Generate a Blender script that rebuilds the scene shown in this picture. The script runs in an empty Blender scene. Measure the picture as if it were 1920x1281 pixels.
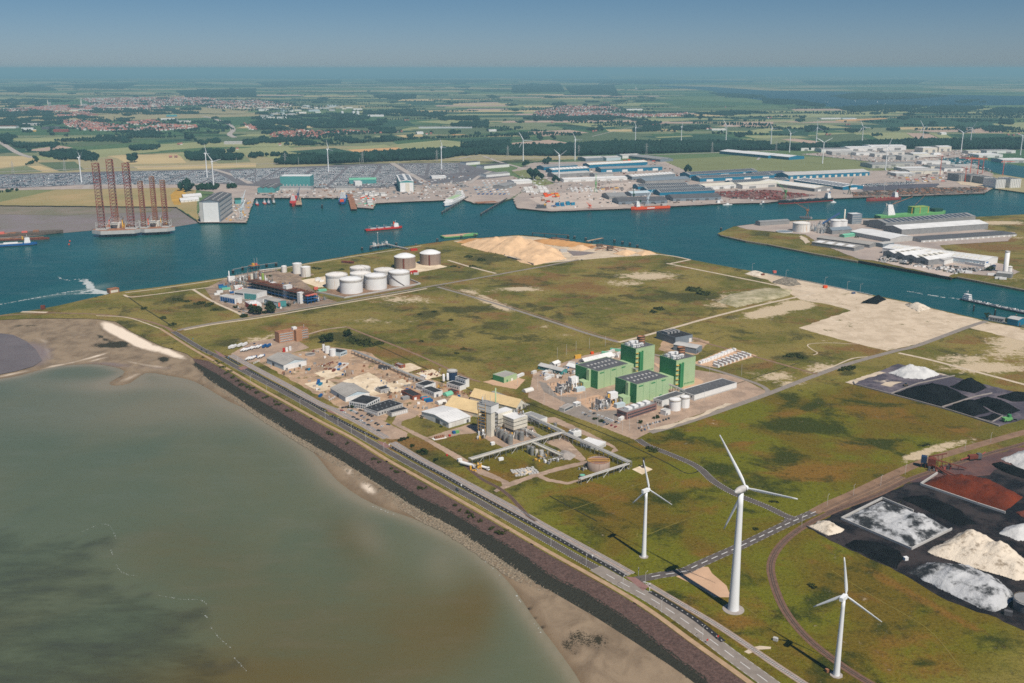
import bpy,math,random
import numpy as np
from math import sin,cos,pi,radians,hypot,atan2
random.seed(7)
rng=np.random.default_rng(7)
S=bpy.context.scene
COL=S.collection
# camera, sky, sun, exposure
CAMH,FPX,CU,CV,VHOR=360.0,1866.7,960.0,640.5,128.0
TILT=math.atan((CV-VHOR)/FPX)
CT,ST=cos(TILT),sin(TILT)
cam_d=bpy.data.cameras.new('camera')
cam_d.lens=35.0
cam_d.sensor_width=36.0
cam_d.clip_start=1.0
cam_d.clip_end=400000.0
cam=bpy.data.objects.new('camera',cam_d)
cam.location=(0,0,CAMH)
cam.rotation_euler=(pi/2-TILT,0,0)
COL.objects.link(cam)
S.camera=cam
SUN_EL,SUN_AZ=radians(53),radians(150)
world=bpy.data.worlds.new('World')
S.world=world
world.use_nodes=True
wn=world.node_tree.nodes
wl=world.node_tree.links
sky=wn.new('ShaderNodeTexSky')
sky.sky_type='NISHITA'
sky.sun_disc=False
sky.sun_elevation=SUN_EL
sky.sun_rotation=SUN_AZ
sky.altitude=300
sky.air_density=1.0
sky.dust_density=0.25
sky.ozone_density=6.0
tint=wn.new('ShaderNodeMix')
tint.data_type='RGBA'
tint.blend_type='MULTIPLY'
tint.inputs[0].default_value=1.0
tc=wn.new('ShaderNodeTexCoord')
sx=wn.new('ShaderNodeSeparateXYZ')
rp=wn.new('ShaderNodeValToRGB')
rp.color_ramp.interpolation='EASE'
rp.color_ramp.elements[0].color=(0.68,0.83,1.12,1)
rp.color_ramp.elements[1].color=(0.53,0.71,0.90,1)
rp.color_ramp.elements[1].position=0.085
wl.new(tc.outputs['Generated'],sx.inputs[0])
wl.new(sx.outputs[2],rp.inputs[0])
wl.new(rp.outputs[0],tint.inputs[7])
wl.new(sky.outputs[0],tint.inputs[6])
wl.new(tint.outputs[2],wn['Background'].inputs[0])
wn['Background'].inputs[1].default_value=0.056
sun_d=bpy.data.lights.new('sun','SUN')
sun_d.energy=4.7
sun_d.angle=radians(0.5)
sun_d.color=(1.0,0.92,0.81)
sun=bpy.data.objects.new('sun',sun_d)
sun.rotation_euler=(pi/2-SUN_EL,0,pi-SUN_AZ)
sun.location=(300,-500,900)
COL.objects.link(sun)
S.view_settings.view_transform='Standard'
S.view_settings.look='None'
S.view_settings.exposure=0.1
S.view_settings.gamma=1.0
S.render.engine='CYCLES'
S.cycles.use_denoising=False
S.cycles.max_bounces=4
S.cycles.diffuse_bounces=2
S.cycles.glossy_bounces=2
S.cycles.transmission_bounces=2
S.cycles.volume_bounces=0
S.cycles.transparent_max_bounces=8
S.cycles.filter_width=1.6
# survey: picture point <-> point on the ground
def G(u,v,z=0.0):
 x=(u-CU)/FPX
 y=(CV-v)/FPX
 dy,dz=CT+y*ST,-ST+y*CT
 t=(z-CAMH)/dz
 return(x*t,dy*t,z)
def PX(x,y,z=0.0):
 z=z-CAMH
 d=y*CT-z*ST
 return CU+FPX*x/d,CV-FPX*(y*ST+z*CT)/d
def HT(u,v,vt,z0=0.0):
 """height of a thing standing at (u, v) whose top shows on row vt"""
 x,y,_=G(u,v,z0)
 lo,hi=z0,400.0
 for _ in range(40):
  m=(lo+hi)/2
  if PX(x,y,m)[1]>vt:
   lo=m
  else:
   hi=m
 return m-z0
def MPP(u,v):
 a,b=G(u,v),G(u+1,v)
 return hypot(a[0]-b[0],a[1]-b[1])
WZ=-3.5
# materials
MATS={}
def mat(name,col,rough=0.85,metal=0.0,var=0.18,scale=0.05,spec=0.3,col2=None,fine=0.0,bump=0.0,coord='pos'):
 """colour broken by two octaves of noise (scale per metre)"""
 if name in MATS:
  return MATS[name]
 m=bpy.data.materials.new(name)
 m.use_nodes=True
 nt=m.node_tree
 n,l=nt.nodes,nt.links
 b=n['Principled BSDF']
 b.inputs['Roughness'].default_value=rough
 b.inputs['Metallic'].default_value=metal
 b.inputs['Specular IOR Level'].default_value=spec
 g=n.new('ShaderNodeNewGeometry')
 no=n.new('ShaderNodeTexNoise')
 no.inputs['Scale'].default_value=scale
 no.inputs['Detail'].default_value=6
 no.inputs['Roughness'].default_value=0.65
 l.new(g.outputs['Position'],no.inputs['Vector'])
 mr=n.new('ShaderNodeMapRange')
 mr.inputs[1].default_value=0.3
 mr.inputs[2].default_value=0.7
 l.new(no.outputs[0],mr.inputs[0])
 mx=n.new('ShaderNodeMix')
 mx.data_type='RGBA'
 c2=col2 if col2 else tuple(max(0.0,c*(1-2*var))for c in col)
 mx.inputs[6].default_value=(*col,1)if col2 else(*[min(1,c*(1+var*.4))for c in col],1)
 mx.inputs[7].default_value=(*c2,1)
 l.new(mr.outputs[0],mx.inputs[0])
 l.new(mx.outputs[2],b.inputs['Base Color'])
 if bump:
  bp=n.new('ShaderNodeBump')
  bp.inputs['Strength'].default_value=1.0
  bp.inputs['Distance'].default_value=bump
  n2=n.new('ShaderNodeTexNoise')
  n2.inputs['Scale'].default_value=fine or scale*8
  n2.inputs['Detail'].default_value=5
  l.new(g.outputs['Position'],n2.inputs['Vector'])
  l.new(n2.outputs[0],bp.inputs['Height'])
  l.new(bp.outputs[0],b.inputs['Normal'])
 MATS[name]=m
 return m
def C(r,g,b):
 """sRGB 0-255 -> linear"""
 f=lambda c:(c/255/12.92)if c<=10 else((c/255+0.055)/1.055)**2.4
 return(f(r),f(g),f(b))
mat('white_paint',(.80,.80,.79),.5,var=.05,scale=.12)
mat('turbine_white',(.78,.80,.81),.4,var=.02,scale=.05)
mat('white_wall',(.76,.76,.74),.7,var=.07,scale=.15)
mat('pale_blue_wall',(.50,.60,.65),.6,var=.06,scale=.1)
mat('white_roof',(.74,.74,.73),.7,var=.10,scale=.06)
mat('cream',(.70,.66,.56),.7,var=.08,scale=.15)
mat('cream_roof',(.72,.54,.29),.8,var=.10,scale=.08)
mat('grey_roof',(.38,.36,.33),.85,var=.12,scale=.08)
mat('light_grey',(.50,.49,.47),.8,var=.10,scale=.1)
mat('mid_grey',(.28,.28,.28),.8,var=.12,scale=.1)
mat('dark_grey',(.11,.11,.12),.8,var=.15,scale=.1)
mat('black_roof',(.035,.035,.04),.9,var=.25,scale=.15)
mat('blue_grey',(.20,.24,.28),.6,var=.08,scale=.1)
mat('green_wall',C(166,190,148),.6,var=.05,scale=.08)
mat('green_dark',C(62,136,88),.6,var=.05,scale=.08)
mat('teal_wall',C(80,150,150),.6,var=.07,scale=.1)
mat('blue_wall',C(20,112,145),.6,var=.07,scale=.1)
mat('navy',(.02,.045,.10),.5,var=.1,scale=.1)
mat('brick',C(172,128,98),.85,var=.08,scale=.2)
mat('brick_red',C(150,85,65),.85,var=.12,scale=.2)
mat('brick_mauve',C(142,108,102),.85,var=.10,scale=.2)
mat('concrete',(.36,.32,.29),.9,var=.12,scale=.12)
mat('concrete_dark',(.17,.15,.14),.9,var=.2,scale=.12)
mat('steel',(.40,.41,.41),.45,.5,var=.12,scale=.2)
mat('steel_dark',(.10,.10,.11),.6,.3,var=.2,scale=.3)
mat('pipe',(.48,.46,.43),.5,.2,var=.15,scale=.3)
mat('rust',C(120,62,48),.85,var=.25,scale=.15)
mat('rust_light',C(165,115,85),.85,var=.3,scale=.15)
mat('leg_red',C(150,74,68),.8,var=.2,scale=.1)
mat('leg_brown',C(140,100,90),.8,var=.25,scale=.08)
mat('yellow',C(215,165,60),.6,var=.1,scale=.2)
mat('orange',C(230,85,30),.6,var=.1,scale=.2)
mat('red',C(190,45,35),.6,var=.1,scale=.2)
mat('salmon',C(215,110,95),.7,var=.1,scale=.2)
mat('blue',C(25,90,150),.55,var=.1,scale=.2)
mat('cyan_blue',C(35,130,165),.55,var=.1,scale=.2)
mat('sea_green',C(120,190,160),.6,var=.1,scale=.2)
mat('lime',C(150,175,85),.6,var=.1,scale=.2)
mat('ship_green',C(110,170,105),.6,var=.1,scale=.1)
mat('dark_green',C(35,75,60),.6,var=.1,scale=.1)
mat('glass',(.03,.05,.07),.15,var=.1,scale=.3,spec=.6)
mat('rubber',(.02,.02,.02),.8,var=.1)
mat('timber',C(105,92,82),.9,var=.25,scale=.3)
mat('pile_black',(.025,.025,.025),.9,var=.2,scale=.3)
mat('solar',(.06,.07,.09),.3,var=.12,scale=.2,spec=.5)
mat('tile_red',C(170,108,94),.85,var=.25,scale=.05)
mat('tile_brown',C(140,95,85),.85,var=.25,scale=.05)
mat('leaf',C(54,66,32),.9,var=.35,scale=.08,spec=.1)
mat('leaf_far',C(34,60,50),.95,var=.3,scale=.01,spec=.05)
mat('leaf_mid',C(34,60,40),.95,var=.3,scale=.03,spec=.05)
mat('bark',(.06,.045,.03),.95,var=.2)
mat('scrub',C(74,80,40),.95,var=.35,scale=.25,spec=.05)
mat('coal',(.011,.012,.014),.95,spec=.05,var=.35,scale=.08,bump=.6,fine=.4)
mat('chalk',(.60,.60,.59),.9,var=.12,scale=.05,bump=.8,fine=.3)
mat('red_ore',C(106,42,15),.95,var=.3,scale=.05,bump=.8,fine=.3)
mat('sand_heap',C(226,190,150),.95,var=.14,scale=.03,bump=.8,fine=.2)
mat('asphalt',(.118,.100,.090),.85,var=.15,scale=.15)
mat('asphalt_light',(.27,.232,.20),.9,var=.12,scale=.12)
mat('asphalt_dark',(.028,.026,.028),.85,var=.2,scale=.3)
mat('track_pale',C(205,188,165),.95,var=.15,scale=.1)
mat('track_brown',C(140,112,90),.95,var=.18,scale=.1)
mat('yard_dark',C(92,86,90),.95,var=.2,scale=.03)
mat('yard_red',C(120,88,82),.95,var=.2,scale=.03)
mat('yard_rose',C(200,165,135),.95,var=.1,scale=.08)
mat('paint',(.66,.65,.63),.8,var=.15,scale=.4)
mat('ballast',C(120,92,76),.95,var=.2,scale=.3)
mat('rail_bed',C(168,150,138),.95,var=.18,scale=.25)
mat('rail',(.16,.12,.10),.5,.4,var=.2,scale=.5)
mat('revet',C(102,80,73),.95,var=.32,scale=.5,bump=.45,fine=1.2)
mat('weed_stone',(.009,.010,.007),.9,var=.4,col2=(.045,.042,.028),scale=.9,bump=.5,fine=1.5)
mat('toe_stone',C(172,156,132),.95,scale=.6,col2=C(40,38,32),var=.5,bump=.5,fine=1.5)
mat('quay_dark',(.03,.028,.028),.9,var=.3,scale=.1)
mat('foam',(.5,.54,.53),.8,var=.1,scale=.1)
# mesh builder
class MB:
 def __init__(s):
  s.v,s.f,s.m,s.s=[],[],[],[]
 def add(s,vs,fs,mi=0,sm=False):
  o=len(s.v)
  s.v+=vs
  s.f+=[tuple(i+o for i in f)for f in fs]
  s.m+=[mi]*len(fs)
  s.s+=[sm]*len(fs)
 def box(s,x0,x1,y0,y1,z0,z1,mi=0):
  s.add([(x0,y0,z0),(x1,y0,z0),(x1,y1,z0),(x0,y1,z0),(x0,y0,z1),(x1,y0,z1),(x1,y1,z1),(x0,y1,z1)],[(0,1,5,4),(1,2,6,5),(2,3,7,6),(3,0,4,7),(4,5,6,7),(3,2,1,0)],mi)
  return s
 def cbox(s,cx,cy,w,d,z0,z1,mi=0,rz=0.0):
  c,q=cos(rz),sin(rz)
  p=[(cx+c*a-q*b,cy+q*a+c*b)for a,b in((-w/2,-d/2),(w/2,-d/2),(w/2,d/2),(-w/2,d/2))]
  s.prism(p,z0,z1,mi)
  return s
 def prism(s,poly,z0,z1,mi=0,top=None):
  n=len(poly)
  s.add([(x,y,z0)for x,y in poly]+[(x,y,z1)for x,y in poly],[(i,(i+1)%n,n+(i+1)%n,n+i)for i in range(n)],mi)
  o=len(s.v)-2*n
  s.f.append(tuple(o+n+i for i in range(n)))
  s.m.append(mi if top is None else top)
  s.s.append(False)
  return s
 def cyl(s,x,y,z0,z1,r0,r1=None,n=16,mi=0,cap=True,sm=True):
  r1=r0 if r1 is None else r1
  a=[2*pi*i/n for i in range(n)]
  s.add([(x+r0*cos(t),y+r0*sin(t),z0)for t in a]+[(x+r1*cos(t),y+r1*sin(t),z1)for t in a],[(i,(i+1)%n,n+(i+1)%n,n+i)for i in range(n)],mi,sm)
  if cap:
   o=len(s.v)-2*n
   s.f.append(tuple(o+n+i for i in range(n)))
   s.m.append(mi)
   s.s.append(False)
  return s
 def lathe(s,x,y,prof,n=20,mi=0,sm=True):
  k=len(prof)
  vs=[(x+r*cos(2*pi*i/n),y+r*sin(2*pi*i/n),z)for r,z in prof for i in range(n)]
  fs=[(j*n+i,j*n+(i+1)%n,(j+1)*n+(i+1)%n,(j+1)*n+i)for j in range(k-1)for i in range(n)]
  s.add(vs,fs,mi,sm)
  return s
 def tube(s,p,q,r,n=5,mi=0,r1=None):
  p,q=np.array(p,float),np.array(q,float)
  d=q-p
  L=np.linalg.norm(d)
  if L<1e-6:
   return s
  d/=L
  a=np.cross(d,(0,0,1.0)if abs(d[2])<.9 else(1.0,0,0))
  a/=np.linalg.norm(a)
  b=np.cross(d,a)
  r1=r if r1 is None else r1
  vs=[tuple(p+r*(cos(2*pi*i/n)*a+sin(2*pi*i/n)*b))for i in range(n)]+[tuple(q+r1*(cos(2*pi*i/n)*a+sin(2*pi*i/n)*b))for i in range(n)]
  s.add(vs,[(i,(i+1)%n,n+(i+1)%n,n+i)for i in range(n)]+[tuple(range(n-1,-1,-1)),tuple(range(n,2*n))],mi)
  return s
 def quad(s,a,b,c,d,mi=0):
  s.add([a,b,c,d],[(0,1,2,3)],mi)
  return s
 def mesh(s,name,mats):
  me=bpy.data.meshes.new(name)
  me.from_pydata(s.v,[],s.f)
  for m in(mats if isinstance(mats,(list,tuple))else[mats]):
   me.materials.append(MATS[m]if isinstance(m,str)else m)
  me.polygons.foreach_set('material_index',s.m)
  me.polygons.foreach_set('use_smooth',s.s)
  me.update()
  return me
 def build(s,name,mats,parent=None,loc=None,rz=0.0):
  o=bpy.data.objects.new(name,s.mesh(name,mats))
  COL.objects.link(o)
  if parent:
   o.parent=parent
  if loc is not None:
   o.location=loc
   o.rotation_euler=(0,0,rz)
  return o
def tag(o,label,cat=None,group=None,kind=None):
 if label:
  o['label']=label
 if cat:
  o['category']=cat
 if group:
  o['group']=group
 if kind:
  o['kind']=kind
 return o
def thing(name,label,cat,loc,rz=0.0,group=None):
 o=bpy.data.objects.new(name,None)
 o.empty_display_size=1.0
 COL.objects.link(o)
 o.location=loc
 o.rotation_euler=(0,0,rz)
 return tag(o,label,cat,group)
def struct(name,mb,mats,parent=None,**kw):
 o=mb.build(name,mats,parent,**kw)
 o['kind']='structure'
 return o
def dup(o,loc=None,rz=None,label=None,group=None,parent=None,scale=None):
 c=o.copy()
 COL.objects.link(c)
 if loc is not None:
  c.location=loc
 if rz is not None:
  c.rotation_euler=(0,0,rz)
 if scale:
  c.scale=(scale,scale,scale)
 if parent is not None:
  c.parent=parent
 if label:
  c['label']=label
 if group:
  c['group']=group
 for ch in o.children:
  dup(ch,parent=c)
 return c
# polylines
def smooth(pts,step=6.0):
 """Catmull-Rom through world points (x, y[, z]), resampled"""
 P=[np.array(p[:3]if len(p)>2 else(*p,0.0),float)for p in pts]
 if len(P)<3:
  n=max(2,int(np.linalg.norm(P[1]-P[0])/step)+1)
  return[P[0]+(P[1]-P[0])*i/(n-1)for i in range(n)]
 Q=[2*P[0]-P[1]]+P+[2*P[-1]-P[-2]]
 out=[]
 for i in range(1,len(Q)-2):
  a,b,c,d=Q[i-1:i+3]
  n=max(2,int(np.linalg.norm(c-b)/step))
  for k in range(n):
   t=k/n
   out.append(.5*((2*b)+(-a+c)*t+(2*a-5*b+4*c-d)*t*t+(-a+3*b-3*c+d)*t**3))
 out.append(P[-1])
 return out
def pxline(pts,z=0.0,step=6.0):
 return smooth([G(u,v,z)for u,v in pts],step)
def normals(L):
 out=[]
 for i in range(len(L)):
  d=L[min(i+1,len(L)-1)]-L[max(i-1,0)]
  k=hypot(d[0],d[1])or 1.0
  out.append(np.array((-d[1]/k,d[0]/k,0.0)))
 return out
def ribbon(L,w,z=None,off=0.0,mb=None,mi=0,jit=0.0):
 """flat strip of width w along L, shifted sideways by off (left positive)"""
 mb=mb or MB()
 N=normals(L)
 vs,fs=[],[]
 for i,(p,n)in enumerate(zip(L,N)):
  ja,jb=(random.uniform(-jit,jit),random.uniform(-jit,jit))if jit else(0,0)
  a,b=p+n*(off+w/2+ja),p+n*(off-w/2+jb)
  zz=p[2]if z is None else z
  vs+=[(a[0],a[1],zz),(b[0],b[1],zz)]
  if i:
   k=2*i
   fs.append((k-2,k-1,k+1,k))
 mb.add(vs,fs,mi)
 return mb
def along(L,d0=0.0,d1=None,step=10.0):
 """(point, tangent) every step metres"""
 out,acc,nxt=[],0.0,d0
 for a,b in zip(L[:-1],L[1:]):
  d=float(np.linalg.norm(b-a))
  while d and nxt<=acc+d and(d1 is None or nxt<=d1):
   t=(nxt-acc)/d
   out.append((a+(b-a)*t,(b-a)/d))
   nxt+=step
  acc+=d
 return out
def poly(pts,z,name,m,kind='structure',parent=None,skirt=0.0,rag=0.0):
 """flat sheet through picture points that lie on the ground at height z"""
 mb=MB()
 P=[G(u,v,z)for u,v in pts]
 area=sum(P[i][0]*P[(i+1)%len(P)][1]-P[(i+1)%len(P)][0]*P[i][1]for i in range(len(P)))
 if area<0:
  P=P[::-1]
 if rag:
  Q=[]
  for p,q in zip(P,P[1:]+P[:1]):
   d=hypot(q[0]-p[0],q[1]-p[1])
   k=max(1,min(40,int(d/(rag*5))))
   Q+=[(p[0]+(q[0]-p[0])*i/k+random.uniform(-rag,rag),p[1]+(q[1]-p[1])*i/k+random.uniform(-rag,rag),z)for i in range(k)]
  P=Q
 if skirt:
  mb.prism([p[:2]for p in P],z-skirt,z)
 else:
  mb.add(P,[tuple(range(len(P)))])
 o=mb.build(name,m,parent)
 if kind:
  o['kind']=kind
 return o
def inside(px,py,poly_):
 r=np.zeros(px.shape,bool)
 n=len(poly_)
 for i in range(n):
  x0,y0=poly_[i][:2]
  x1,y1=poly_[(i+1)%n][:2]
  if y0==y1:
   continue
  c=((y0>py)!=(y1>py))&(px<(x1-x0)*(py-y0)/(y1-y0)+x0)
  r^=c
 return r
def nearest(px,py,poly_,closed=True):
 """distance to the outline and the nearest point on it"""
 best=np.full(px.shape,1e12)
 bx,by=px.copy(),py.copy()
 n=len(poly_)
 for i in range(n if closed else n-1):
  x0,y0=poly_[i][:2]
  x1,y1=poly_[(i+1)%n][:2]
  dx,dy=x1-x0,y1-y0
  L2=dx*dx+dy*dy+1e-9
  t=np.clip(((px-x0)*dx+(py-y0)*dy)/L2,0,1)
  qx,qy=x0+t*dx,y0+t*dy
  d=(px-qx)**2+(py-qy)**2
  k=d<best
  best[k]=d[k]
  bx[k]=qx[k]
  by[k]=qy[k]
 return np.sqrt(best),bx,by
def grid_in(poly_,cell):
 """grid mesh clipped to a world outline, its rim snapped onto the outline: verts (n, 2), faces"""
 xs=[p[0]for p in poly_]
 ys=[p[1]for p in poly_]
 gx=np.arange(min(xs)-cell,max(xs)+2*cell,cell)
 gy=np.arange(min(ys)-cell,max(ys)+2*cell,cell)
 X,Y=np.meshgrid(gx,gy)
 X,Y=X.ravel(),Y.ravel()
 ins=inside(X,Y,poly_)
 d,bx,by=nearest(X,Y,poly_)
 snap=d<cell*.75
 X=np.where(snap,bx,X)
 Y=np.where(snap,by,Y)
 ok=ins|snap
 nx=len(gx)
 i=(np.arange(len(gy)-1)[:,None]*nx+np.arange(nx-1)[None,:]).ravel()
 F=np.stack([i,i+1,i+nx+1,i+nx],1)
 keep=ok[F].all(1)&((ins&~snap)[F].any(1)|inside(X[F].mean(1),Y[F].mean(1),poly_))
 F=F[keep]
 used=np.unique(F)
 re=np.full(len(X),-1)
 re[used]=np.arange(len(used))
 return X[used],Y[used],re[F],np.where(ins,d,-d)[used]
def np_mesh(name,V,F,mats,attrs=None,sm=True):
 me=bpy.data.meshes.new(name)
 V=np.asarray(V,np.float32)
 F=np.asarray(F,np.int32)
 me.vertices.add(len(V))
 me.vertices.foreach_set('co',V.ravel())
 k=F.shape[1]
 me.loops.add(F.size)
 me.loops.foreach_set('vertex_index',F.ravel())
 me.polygons.add(len(F))
 me.polygons.foreach_set('loop_start',np.arange(0,F.size,k,dtype=np.int32))
 me.polygons.foreach_set('loop_total',np.full(len(F),k,np.int32))
 if sm:
  me.polygons.foreach_set('use_smooth',np.ones(len(F),bool))
 for m in([mats]if not isinstance(mats,list)else mats):
  me.materials.append(MATS[m]if isinstance(m,str)else m)
 for an,av in(attrs or{}).items():
  a=me.color_attributes.new(an,'FLOAT_COLOR','POINT')
  a.data.foreach_set('color',np.asarray(av,np.float32).ravel())
 me.update(calc_edges=True)
 me.validate()
 o=bpy.data.objects.new(name,me)
 COL.objects.link(o)
 return o
def blobs(X,Y,Z,spec):
 """four land-cover weights at ground points: (channel, u, v, ru, rv, strength[, turn])"""
 U,V=PX(X,Y,Z)
 A=np.zeros((len(X),4),np.float32)
 for s in spec:
  ch,u,v,ru,rv,k=s[:6]
  a=radians(s[6])if len(s)>6 else 0.0
  du,dv=U-u,V-v
  p,q=(du*cos(a)+dv*sin(a))/ru,(-du*sin(a)+dv*cos(a))/rv
  A[:,ch]+=k*np.exp(-(p*p+q*q)*1.2)
 return A
# the setting: ground, water, shore
def node_mat(name):
 m=bpy.data.materials.new(name)
 m.use_nodes=True
 MATS[name]=m
 m.node_tree.nodes['Principled BSDF'].inputs['Specular IOR Level'].default_value=.1
 return m,m.node_tree.nodes,m.node_tree.links,m.node_tree.nodes['Principled BSDF']
class NT:
 """small helper for node chains"""
 def __init__(s,n,l):
  s.n,s.l=n,l
  s.pos=n.new('ShaderNodeNewGeometry').outputs['Position']
 def noise(s,scale,detail=5,rough=.6,vec=None,dist=0.0):
  k=s.n.new('ShaderNodeTexNoise')
  k.inputs['Scale'].default_value=scale
  k.inputs['Detail'].default_value=detail
  k.inputs['Roughness'].default_value=rough
  k.inputs['Distortion'].default_value=dist
  s.l.new(vec or s.pos,k.inputs['Vector'])
  return k.outputs[0]
 def rng(s,x,a,b,c=0.0,d=1.0):
  k=s.n.new('ShaderNodeMapRange')
  k.interpolation_type='SMOOTHSTEP'
  for i,q in enumerate((a,b,c,d)):
   k.inputs[i+1].default_value=q
  s.l.new(x,k.inputs[0])
  return k.outputs[0]
 def math(s,op,a,b):
  k=s.n.new('ShaderNodeMath')
  k.operation=op
  for i,q in enumerate((a,b)):
   if isinstance(q,(int,float)):
    k.inputs[i].default_value=q
   else:
    s.l.new(q,k.inputs[i])
  return k.outputs[0]
 def mix(s,f,a,b):
  k=s.n.new('ShaderNodeMix')
  k.data_type='RGBA'
  for i,q in((0,f),(6,a),(7,b)):
   if isinstance(q,(int,float)):
    k.inputs[i].default_value=q
   elif isinstance(q,tuple):
    k.inputs[i].default_value=(*q,1)
   else:
    s.l.new(q,k.inputs[i])
  return k.outputs[2]
 def scaled(s,x,y,z):
  k=s.n.new('ShaderNodeMapping')
  k.inputs['Scale'].default_value=(x,y,z)
  s.l.new(s.pos,k.inputs[0])
  return k.outputs[0]
 def attr(s,name):
  k=s.n.new('ShaderNodeAttribute')
  k.attribute_name=name
  sp=s.n.new('ShaderNodeSeparateColor')
  s.l.new(k.outputs['Color'],sp.inputs[0])
  return sp.outputs[0],sp.outputs[1],sp.outputs[2],k.outputs['Alpha']
 def bump(s,h,dist,strength=1.0):
  k=s.n.new('ShaderNodeBump')
  k.inputs['Strength'].default_value=strength
  k.inputs['Distance'].default_value=dist
  s.l.new(h,k.inputs['Height'])
  return k.outputs[0]
# grassland of the peninsula: four cover weights broken up by noise
m,n,l,b=node_mat('grassland')
t=NT(n,l)
r,g_,b_,a_=t.attr('cover')
big=t.noise(.0075,5,.62,None,.6)
n60=t.noise(.015,3,.55,None,.8)
n60b=t.noise(.012,3,.55,t.scaled(1,1.2,1),.8)
mid=t.noise(.05,6,.7)
fin=t.noise(.45,5,.75)
tuft=t.noise(.16,5,.75)
dv=lambda x,k:t.math('MULTIPLY',t.math('SUBTRACT',x,.5),k)
add=lambda*q:q[0]if len(q)==1 else t.math('ADD',q[0],add(*q[1:]))
c=t.mix(t.rng(big,.42,.58),C(134,120,62),C(98,96,38))
c=t.mix(t.rng(mid,.44,.66,0,.7),c,C(132,116,68))
brn=add(t.math('MULTIPLY',b_,.95),dv(n60b,3.4),dv(mid,1.3),dv(tuft,.7))
lush=add(t.math('MULTIPLY',g_,1.25),dv(n60,3.4),dv(mid,1.3),dv(tuft,1.0))
c=t.mix(t.rng(brn,.12,.75,0,.85),c,C(126,92,54))
c=t.mix(t.rng(lush,.12,.75,0,.85),c,C(60,62,30))
nr=add(a_,dv(mid,.6))
near_c=t.mix(t.rng(big,.42,.58),C(104,104,24),C(104,88,26))
near_c=t.mix(t.rng(brn,.10,.8,0,.9),near_c,C(126,92,38))
near_c=t.mix(t.rng(lush,.05,.7,0,.92),near_c,C(48,58,16))
c=t.mix(t.rng(nr,.2,.8),c,near_c)
c=t.mix(t.rng(tuft,.5,.68,0,.5),c,C(54,50,18))
c=t.mix(t.rng(fin,.5,.64,0,.42),c,C(44,42,14))
c=t.mix(t.rng(fin,.46,.34,0,.30),c,C(156,140,84))
snd=t.math('ADD',r,t.math('MULTIPLY',t.math('SUBTRACT',t.math('ADD',mid,tuft),1.0),1.5))
c=t.mix(t.rng(snd,.28,.62,0,.95),c,t.mix(fin,C(212,194,166),C(178,158,128)))
l.new(c,b.inputs['Base Color'])
b.inputs['Roughness'].default_value=.95
b.inputs['Specular IOR Level'].default_value=.1
l.new(t.bump(t.math('ADD',fin,tuft),.8),b.inputs['Normal'])
# worn yards
def yard_mat(name,a,b2,pale,weed=.62):
 m,n,l,b=node_mat(name)
 t=NT(n,l)
 c=t.mix(t.rng(t.noise(.035,6,.7,None,.4),.4,.62),a,b2)
 c=t.mix(t.rng(t.noise(.11,6,.75),.56,.66,0,.8),c,pale)
 c=t.mix(t.rng(t.noise(.05,6,.75,t.scaled(1,1,2),.3),weed,weed+.07,0,.85),c,C(98,92,48))
 c=t.mix(t.rng(t.noise(.5,5,.75),.52,.68,0,.4),c,tuple(q*.35 for q in b2))
 l.new(c,b.inputs['Base Color'])
 b.inputs['Roughness'].default_value=.95
 b.inputs['Specular IOR Level'].default_value=.15
yard_mat('yard',C(182,152,124),C(148,126,106),C(216,198,172),.56)
yard_mat('yard_grey',C(156,134,114),C(122,106,94),C(190,172,150),.6)
yard_mat('yard_pale',C(226,208,180),C(196,176,148),C(238,226,206),.62)
yard_mat('paving',C(172,148,128),C(148,128,112),C(190,168,146),.68)
yard_mat('yard_sand',C(206,188,164),C(186,168,144),C(220,206,186),.60)
# far country
m,n,l,b=node_mat('far_country')
t=NT(n,l)
vo=n.new('ShaderNodeTexVoronoi')
vo.inputs['Scale'].default_value=.0011
mp=n.new('ShaderNodeMapping')
mp.inputs['Rotation'].default_value=(0,0,.3)
mp.inputs['Scale'].default_value=(.55,1.0,1)
l.new(t.pos,mp.inputs[0])
l.new(mp.outputs[0],vo.inputs['Vector'])
sp=n.new('ShaderNodeSeparateColor')
l.new(vo.outputs['Color'],sp.inputs[0])
c=t.mix(t.rng(sp.outputs[0],.3,.5),C(92,112,74),C(62,92,62))
c=t.mix(t.rng(sp.outputs[1],.66,.7),c,C(158,146,112))
wood=t.noise(.0009,6,.7,t.scaled(.5,1.3,1))
c=t.mix(t.rng(wood,.56,.6),c,C(28,48,34))
c=t.mix(t.rng(t.noise(.02,4),.4,.7,0,.3),c,C(120,124,86))
l.new(c,b.inputs['Base Color'])
b.inputs['Roughness'].default_value=.95
b.inputs['Specular IOR Level'].default_value=.05
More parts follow.
